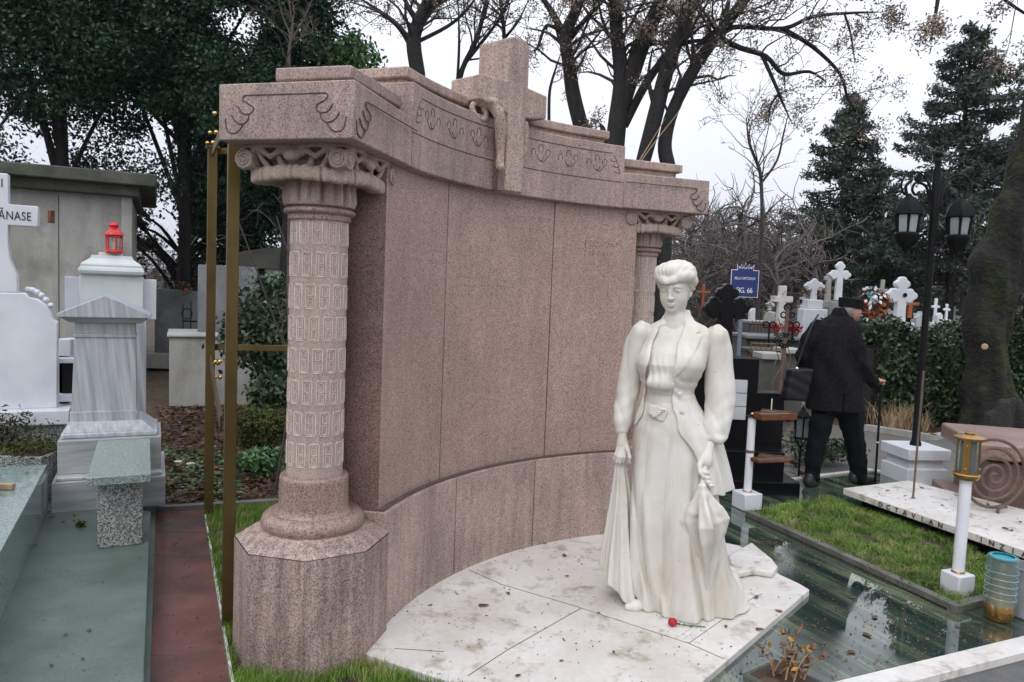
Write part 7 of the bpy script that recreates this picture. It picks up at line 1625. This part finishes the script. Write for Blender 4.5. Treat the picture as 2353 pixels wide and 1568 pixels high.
crown('evergreen_tree', 'tall dark evergreen behind the left end of the monument', cpx(420, 90, 14.5), (2.5, 2.0, 3.7), 310, 410, .040, 'ivy', 22, csig=.26, hole=gapf(GAPS, 14.5), shell=.1)
crown('evergreen_tree', 'loose green evergreen crown directly behind the near capital and cap stones', cpx(660, 80, 13), (1.7, 1.6, 2.7), 240, 330, .038, 'ivy', 23, csig=.2, hole=gapf(GAPS, 13), shell=.1)
crown('evergreen_tree', 'dense dark evergreen low behind the brass frame and near column', cpx(575, 400, 16), (1.6, 1.2, 2.3), 170, 240, .052, 'ivy', 24, csig=.24, shell=.1)
crown('evergreen_tree', 'grey green yew like tree right of the mausoleum', cpx(415, 540, 16), (1.5, 1.2, 1.4), 130, 200, .042, 'ivy2', 25, csig=.16, hole=gapf(GAPS, 16), shell=.1)
crown('evergreen_shrub', 'round bright leaved shrub peeping above the monument left cap stones', cpx(800, 150, 13), (.45, .5, .55), 26, 90, .05, 'bright', 26, csig=.14, shell=.1)
crown('laurel_shrub', 'green leafy shrub climbing between the concrete tomb and the near column', cpx(615, 760, 8.6), (.38, .4, .72), 60, 110, .036, 'hedge', 27, trunk=True, csig=.12, cat='shrub', tr=.02, shell=.1)
crown('laurel_shrub', 'lower leafy shrub at the foot of the concrete tomb', cpx(622, 905, 8.2), (.22, .3, .25), 22, 90, .034, 'hedge', 28, csig=.09, cat='shrub', tr=.015, shell=.1)
crown('mossy_mound', 'yellow green mossy bush right of the brass posts', cpx(600, 985, 6.6), (.24, .22, .20), 40, 170, .016, 'moss', 29, trunk=False, csig=.07, cat='bush', shell=.1)
crown('leafy_plant', 'fresh bright green lobed leaf plant left of the pedestal', cpx(600, 1072, 6.0), (.17, .16, .13), 26, 36, .028, 'bright', 30, trunk=False, csig=.055, cat='plant', flat=.3, shell=.1)
# conical firs
def fir(name, label, px, ytop, Yv, wid, mat, seed, zlow=1.0, n=70, size=.07, sag=.25, trunkr=.14):
    rg = np.random.default_rng(seed); t = empty(name, label, 'tree'); T = AT(px, ytop, Yv); X0, H_ = float(T[0]), float(T[2]); Ps, Rs, Q = [np.array([[X0, Yv, 0], [X0, Yv, H_ * .5], [X0, Yv, H_]])], [np.array([trunkr, trunkr * .6, .02])], []
    for i in range(n):
        u = (i + rg.random()) / n; z = zlow + (H_ - zlow) * u; l = wid * (1 - u) ** .8 * rg.uniform(.55, 1.1) + .15; a = rg.random() * 2 * PI; m = 7
        s = np.linspace(0, 1, m); P = np.stack([X0 + l * s * math.cos(a), Yv + l * s * math.sin(a), z - sag * l * s + .22 * l * s ** 3], 1); Ps.append(P); Rs.append(np.linspace(.03, .008, m))
        k = int(55 * l + 12); f = rg.random(k) ** .7; b = P[0] + (P[-1] - P[0]) * f[:, None]; b[:, 2] = z - sag * l * f + .22 * l * f ** 3; side = np.array([-math.sin(a), math.cos(a), 0]); w = rg.normal(size=k) * .16 * (.4 + l * (1 - f)) 
        b = b + side * w[:, None]; b[:, 2] += -np.abs(w) * .25 - rg.random(k) * .10; Q.append(b)
    V, Fq = tube_arrays(Ps, Rs, 5); rawmesh('trunk', V, Fq, MG['bark'], t); Q = np.concatenate(Q); Q = np.repeat(Q, 4, 0) + rg.normal(size=(len(Q) * 4, 3)) * .06
    V, Fq = leaf_quads(Q, size, rg, 0, .6, .32); rawmesh('crown', V, Fq, MG[mat], t); return t
fir('fir_tree', 'dark green conical fir behind the far crosses, centre right', 1958, 215, 21, 2.6, 'fir', 41, 1.6, 110, .075)
fir('fir_tree', 'tall greyish fir behind the lamp post', 2235, 55, 20, 3.4, 'fir_far', 42, 2.2, 110, .08, .18)
fir('fir_tree', 'low dark fir behind the first one to the right', 2060, 420, 26, 2.3, 'fir', 43, .8, 60, .08)
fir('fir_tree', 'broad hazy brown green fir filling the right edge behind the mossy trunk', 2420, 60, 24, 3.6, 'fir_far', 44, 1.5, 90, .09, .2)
# ragged wood behind everything: masses of bare trees that read as one
def wood(name, label, x0, x1, Y0, Y1, n, hmax, seed, mat='twig_far'):
    rg = np.random.default_rng(seed); Ps, Rs = [], []
    for _ in range(n):
        Yv = rg.uniform(Y0, Y1); x = rg.uniform(x0, x1) * Yv / 30; h = hmax * rg.uniform(.55, 1); base = np.array([x, Yv, 0]); lean = rg.normal() * .5; P = smooth_path([base, base + [lean * .3, 0, h * .35], base + [lean, 0, h * .75]], 4); Ps.append(P); Rs.append(np.linspace(.10, .03, len(P)) * rg.uniform(.6, 1.3))
        for k in range(26):
            u = rg.uniform(.12, 1); i = min(int(u * (len(P) - 1)), len(P) - 2); p = P[i] + (P[i + 1] - P[i]) * rg.random(); a = rg.normal(size=3) * [1, 1, .45]; a[2] = abs(a[2]) + .5; a /= np.linalg.norm(a); l = h * .26 * rg.uniform(.4, 1.1); q = [p]; w = a
            for j in range(4): w = w + rg.normal(size=3) * .25; w /= np.linalg.norm(w); q.append(q[-1] + w * l / 4)
            q = np.array(q); Ps.append(q); Rs.append(np.linspace(.035, .010, 5))
            for j in range(7):
                s = q[rg.integers(1, 5)]; b = w + rg.normal(size=3) * .7; b /= np.linalg.norm(b); e = s + b * l * rg.uniform(.25, .6); Ps.append(np.array([s, (s + e) / 2 + rg.normal(size=3) * .06, e])); Rs.append(np.array([.014, .010, .006]))
    V, Fq = tube_arrays(Ps, Rs, 3); o = rawmesh(name, V, Fq, MG[mat]); o['kind'] = 'stuff'; tag(o, label, 'wood')
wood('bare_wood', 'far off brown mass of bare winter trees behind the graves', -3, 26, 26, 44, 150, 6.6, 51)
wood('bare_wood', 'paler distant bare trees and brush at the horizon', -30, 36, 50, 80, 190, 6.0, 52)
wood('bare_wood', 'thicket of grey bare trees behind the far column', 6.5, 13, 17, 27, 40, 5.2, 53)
# undergrowth band that closes the horizon
rg = np.random.default_rng(60); n = 60000; Yv = rg.uniform(34, 70, n); X = rg.uniform(-36, 40, n) * Yv / 40; Zz = rg.random(n) ** 1.6 * (1.6 + 1.0 * np.sin(X * .35) + 1.2 * rg.random(n)); V, Fq = leaf_quads(np.stack([X, Yv, Zz], 1), .22, rg, 0, .6, .35); o = rawmesh('undergrowth', V, Fq, leafmat('winter_undergrowth', [(.05, .042, .038), (.085, .07, .06), (.04, .045, .035), (.10, .085, .07)], .9)); o['kind'] = 'stuff'; tag(o, 'grey brown winter undergrowth closing the view', 'undergrowth')
# clipped hedge right of the man
def hedge(name, label, A, B, w, h, n, seed, size=.035, mat='hedge'):
    rg = np.random.default_rng(seed); A = np.array(A[:2]); B = np.array(B[:2]); d = (B - A); L_ = np.linalg.norm(d); d /= L_; nn = np.array([-d[1], d[0]]); t = empty(name, label, 'hedge'); u = rg.random(n) * L_; v = (rg.random(n) - .5) * w; top = h * (1 + .10 * np.sin(u * 3.1 + 1) + .05 * np.sin(u * 9) + .04 * np.sin(v * 9))
    s = rg.random(n); z = np.where(s < .4, top * (1 - .12 * rg.random(n)), top * rg.random(n)); v = np.where(s >= .4, np.sign(rg.random(n) - .35) * -w / 2 * (1 - .25 * rg.random(n) ** 2), v); z += rg.normal(size=n) * .03; z = np.maximum(z, .03)
    P = np.stack([A[0] + d[0] * u + nn[0] * v, A[1] + d[1] * u + nn[1] * v, z], 1); V, Fq = leaf_quads(P, size, rg, 0, .6, .6); rawmesh('foliage', V, Fq, MG[mat], t)
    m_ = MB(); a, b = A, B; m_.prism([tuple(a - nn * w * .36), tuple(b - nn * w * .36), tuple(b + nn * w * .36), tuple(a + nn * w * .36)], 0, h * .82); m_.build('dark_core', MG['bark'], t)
    return t
hedge('clipped_hedge', 'dense dark green clipped hedge behind the lamp post, right of the man', (4.75, 10.4), (7.6, 11.2), 1.3, 1.24, 26000, 61)
hedge('clipped_hedge', 'darker taller hedge end touching the big mossy trunk', (6.55, 10.5), (7.4, 10.3), .9, 1.42, 9000, 62)
# low ivy by the iron cross
crown('ivy_patch', 'low green ivy patch at the foot of the iron cross post', GZ(1795, 865, .15), (.45, .35, .18), 30, 70, .035, 'hedge', 63, trunk=False, csig=.10, cat='ivy')
crown('ivy_patch', 'low tangle of green and brown weeds between the lantern stand and the man', GZ(1880, 1050, .06), (.34, .4, .07), 34, 60, .022, 'hedge', 64, trunk=False, csig=.07, cat='weeds')
# great mossy trunk at the right edge
tt = empty('mossy_tree', 'massive dark mossy tree trunk at the right edge with a knobbly burr', 'tree')
P = [AT(2283, 1010, 9.5), AT(2268, 900, 9.5), AT(2265, 760, 9.5), AT(2282, 620, 9.5), AT(2338, 480, 9.5), AT(2378, 330, 9.5), AT(2408, 180, 9.5), AT(2440, 0, 9.5), AT(2460, -150, 9.5)]
Wd = np.array([130, 92, 86, 90, 84, 76, 72, 68, 64]) * PX(9.5) / 2
sd = SDF((5.2, 8.7, -.05), (7.6, 10.3, 5.0), .035)
tdp = lambda p: .022 * np.sin(p[..., 2] * 7 + p[..., 0] * 14) + .018 * np.sin(np.arctan2(p[..., 1] - 9.5, p[..., 0] - 6.2) * 9 + p[..., 2] * 2)
for i in range(len(P) - 1): sd.cap(P[i], P[i + 1], Wd[i], Wd[i + 1], .12, disp=tdp)
sd.ell(AT(2256, 605, 9.45), (.09, .14, .14), .12)
sd.cap(AT(2300, 670, 9.5), AT(2400, 520, 9.6), .20, .14, .15)
for k, a in enumerate(np.linspace(0, 2 * PI, 7)[:-1]): sd.cap((P[0][0] + .15 * math.cos(a), P[0][1] + .1 * math.sin(a), .35), (P[0][0] + .5 * math.cos(a), P[0][1] + .4 * math.sin(a), -.02), .16, .06, .15)
sd.build('trunk', MG['bark_moss'], tt)
MB().lathe([(.028, 0), (.04, .01), (.03, .02), (.001, .022)], tuple(AT(2262, 797, 9.06)), 12, axis=(-.2, -1, 0)).build('cut_stub', MG['straw'], tt, smooth=True)
# broken stump by the trunk
st = None; q0 = AT(2290, 985, 8.7); st = SDF(q0 - [.35, .3, .3], q0 + [.4, .3, .6], .02)
st.cap(q0, q0 + [.05, 0, .28], .13, .08, .05); st.cap(q0 + [.10, 0, 0], q0 + [.16, 0, .34], .07, .045, .04); st.cap(q0 + [-.09, 0, 0], q0 + [-.10, 0, .16], .07, .05, .05)
o = st.build('broken_stump', MG['bark']); tag(o, 'dark splintered stump at the foot of the mossy trunk', 'stump')
# dry grass tufts
for i, (px, py, lab) in enumerate(((2140, 965, 'larger straw coloured grass tuft in front of the hedge'), (2065, 985, 'smaller straw coloured grass tuft left of the larger one'))):
    c = GZ(px, py); o = blades('grass', [(c[0] - .3, c[1] - .3), (c[0] + .3, c[1] - .3), (c[0] + .3, c[1] + .3), (c[0] - .3, c[1] + .3)], 700 if i == 0 else 350, .34, MG['straw'], 70 + i, None, .5, .010); o['kind'] = 'stuff'; o.name = 'dry_grass'; tag(o, lab, 'dry grass')
# ---------------------------------------------------------------- fallen leaves
def litter(name, label, polys, n, size, mat, seed, z=.006, zf=None, sig=.004):
    rg = np.random.default_rng(seed); PP = []
    for poly, k in polys:
        P = np.array([p[:2] for p in poly]); lo, hi = P.min(0), P.max(0); X = np.empty((0, 2)); m = int(n * k)
        while len(X) < m: q = lo + rg.random((m * 3, 2)) * (hi - lo); X = np.vstack([X, q[poly_in(P, q[:, 0], q[:, 1])]])
        PP.append(X[:m])
    X = np.vstack(PP); Q = np.stack([X[:, 0], X[:, 1], np.abs(rg.normal(size=len(X))) * sig + z], 1); V, Fq = leaf_quads(Q, size, rg, .85, .6, .6); V[:, 2] = np.maximum(V[:, 2], z - .004 + .001); o = rawmesh(name, V, Fq, MG[mat]); o['kind'] = 'stuff'; return tag(o, label, 'leaf litter')
litter('leaf_litter', 'brown fallen leaves between the red path and the concrete tomb', [([GZ(365, 1165), GZ(640, 1155), GZ(640, 930), GZ(360, 940)], 1)], 5200, .030, 'litter', 81, .004, sig=.02)
litter('leaf_litter', 'brown fallen leaves on the bed beyond the earth path', [([GZ(1760, 1060), GZ(1850, 1110), GZ(1840, 900), GZ(1760, 880)], .12), ([GZ(1985, 980), GZ(2150, 1005), GZ(2353, 960), GZ(2353, 880), GZ(1980, 880)], .6), ([GZ(1600, 880), GZ(1980, 900), GZ(2000, 800), GZ(1600, 800)], .28)], 6500, .036, 'litter', 82, .004, sig=.02)
litter('green_weeds', 'low green weeds scattered on the leaf covered earth at the left', [([GZ(365, 1130), GZ(560, 1155), GZ(530, 1040), GZ(365, 1040)], 1)], 700, .022, 'bright', 83, .01, sig=.03)
# individual leaves on slab, terrace, inscribed slab, red path: each one a thing
def one_leaf(px, py, z, size, rz, seed, mat='fallen'):
    rg = random.Random(seed); p = GZ(px, py, z); P = []; n = 10
    for k in range(n):
        t = 2 * PI * k / n; r = 1 + .14 * math.cos(3 * t) + rg.uniform(-.1, .1); P.append((r * math.cos(t) * size, r * math.sin(t) * size * .55))
    V = [(x, y, .003 + .16 * abs(y) + .10 * max(0, x)) for x, y in P] + [(0, 0, .002)]; V += [(v[0], v[1], v[2] + .0012) for v in V]; m = n + 1
    Fc = [(k, (k + 1) % n, n) for k in range(n)] + [(m + (k + 1) % n, m + k, m + n) for k in range(n)] + [(k, m + k, m + (k + 1) % n, (k + 1) % n) for k in range(n)]
    o = rawmesh('fallen_leaf', np.array(V), [f[::-1] for f in Fc], MG[mat], None, True, loc=p); o.rotation_euler = (0, 0, rz); return o
SL = [(1110, 1393, .026), (1297, 1278, .022), (1303, 1325, .012), (1168, 1365, .016), (1190, 1554, .014), (957, 1367, .014), (990, 1392, .010), (1252, 1250, .014), (1738, 1374, .020), (1790, 1406, .020), (1668, 1441, .014), (1745, 1448, .022), (1410, 1500, .010), (1376, 1410, .010), (1060, 1250, .010), (1290, 1520, .010)]
for i, (x, y, s) in enumerate(SL): o = one_leaf(x, y, .036, s, i * 1.7, i); tag(o, 'brown leaf fallen on the white marble slab round the statue', 'leaf', 'brown leaves on the white slab')
TL_ = [(2075, 1308, .020), (1790, 1275, .018), (1880, 1300, .016), (2010, 1420, .022), (2085, 1390, .016), (1992, 1460, .024), (2130, 1470, .016), (1955, 1500, .024), (1770, 1330, .014), (2200, 1440, .018), (2060, 1235, .020), (1960, 1375, .018), (2175, 1395, .014), (1870, 1440, .016), (2120, 1520, .016), (1925, 1240, .018), (2150, 1545, .014)]
for i, (x, y, s) in enumerate(TL_): o = one_leaf(x, y, .001, s, i * 2.3, i + 30); tag(o, 'wet brown leaf lying on the dark green terrace', 'leaf', 'wet leaves on the green terrace')
IL = [(2040, 1128, .018), (2118, 1122, .022), (2165, 1162, .016), (2260, 1147, .016), (2270, 1160, .018), (2300, 1170, .014), (2310, 1215, .024), (2325, 1220, .018), (2200, 1140, .014), (2345, 1200, .016), (2080, 1140, .012)]
for i, (x, y, s) in enumerate(IL): o = one_leaf(x, y, .151, s, i * 1.9, i + 60); tag(o, 'dark leaf lying on top of the inscribed white slab', 'leaf', 'leaves on the inscribed slab')
GLf = [(118, 1190, .018, .122), (145, 1200, .014, .122), (170, 1185, .012, .122), (80, 1255, .016, .122), (205, 1450, .014, .122), (150, 1460, .010, .122), (62, 1088, .014, .424), (118, 1530, .010, .122), (235, 1180, .014, .122), (190, 1515, .010, .122)]
for i, (x, y, s, z) in enumerate(GLf): o = one_leaf(x, y, z, s, i * 1.3, i + 90); tag(o, 'small brown leaf on the grey green painted stone at the left', 'leaf', 'leaves on the painted terrace')
RLf = [(437, 1280, .014), (405, 1350, .008), (452, 1420, .010), (400, 1250, .010), (478, 1240, .012)]
for i, (x, y, s) in enumerate(RLf): o = one_leaf(x, y, .002, s, i * 1.3, i + 110); tag(o, 'small leaf on the wet red path', 'leaf', 'leaves on the red path')
# mossy clod on the painted terrace
c = GZ(185, 1204, .14); g_ = np.random.default_rng(5); V, Fq = leaf_quads(g_.normal(size=(120, 3)) * [.012, .010, .010] + c, .010, g_); o = rawmesh('moss_clod', V, Fq, MG['moss']); tag(o, 'small clod of green moss on the painted terrace', 'moss clod')
for k, (x, y) in enumerate(((410, 1063), (438, 1068))):
    c = GZ(x, y, .02); o = MB().lathe([(.02, -.02), (.035, .0), (.036, .012), (.028, .014)], tuple(c), 14).build('pale_cup', MG['wax'], smooth=True, sharp=40); tag(o, ('larger', 'smaller')[k] + ' pale plastic cup dropped among the leaves right of the grey stele', 'cup')
    if k: o.scale = (1, 1, 1)

# fine bits of leaf and dirt blown onto the paving
litter('paving_debris', 'tiny dark leaf crumbs scattered on the white marble slab', [(SLAB, 1)], 420, .006, 'fallen', 91, .037, sig=.001)
litter('paving_debris', 'small brown crumbs floating on the wet green terrace', [([GZ(1650, 1560), GZ(1950, 1560), GZ(2330, 1460), GZ(2150, 1400), GZ(1720, 1200), GZ(1700, 1250), GZ(1880, 1370)], 1)], 520, .007, 'fallen', 92, .003, sig=.001)
litter('paving_debris', 'small dark crumbs on the painted terrace at the left', [(TL, 1)], 700, .006, 'fallen', 93, .123, sig=.001)
litter('paving_debris', 'small dark crumbs on the inscribed slab', [([tuple(a[:2]) for a in (GZ(1945, 1125, .15), GZ(2353, 1262, .15), GZ(2353, 1180, .15), GZ(2090, 1108, .15))], 1)], 90, .007, 'fallen', 94, .153, sig=.001)
litter('paving_debris', 'small leaf bits on the wet red path', [([r0, r1, r2, r3], 1)], 160, .006, 'litter', 95, .003, sig=.001)
litter('leaf_litter', 'small brown leaf fragments caught in the grass of the kerbed bed', [(BED, 1)], 420, .012, 'litter', 96, .045, sig=.01)
# ---------------------------------------------------------------- thin winter air
hm = bpy.data.materials.new('winter_air'); hm.use_nodes = True; ht = hm.node_tree; ht.nodes.clear()
pv = ht.nodes.new('ShaderNodeVolumePrincipled'); pv.inputs['Color'].default_value = (.86, .88, .92, 1); pv.inputs['Density'].default_value = .0004; pv.inputs['Anisotropy'].default_value = .2
ho = ht.nodes.new('ShaderNodeOutputMaterial'); ht.links.new(pv.outputs[0], ho.inputs['Volume'])
hz = MB().box((0, 135, 6.5), (420, 360, 17)).build('haze', hm); hz['kind'] = 'stuff'; tag(hz, 'thin pale winter haze', 'haze')
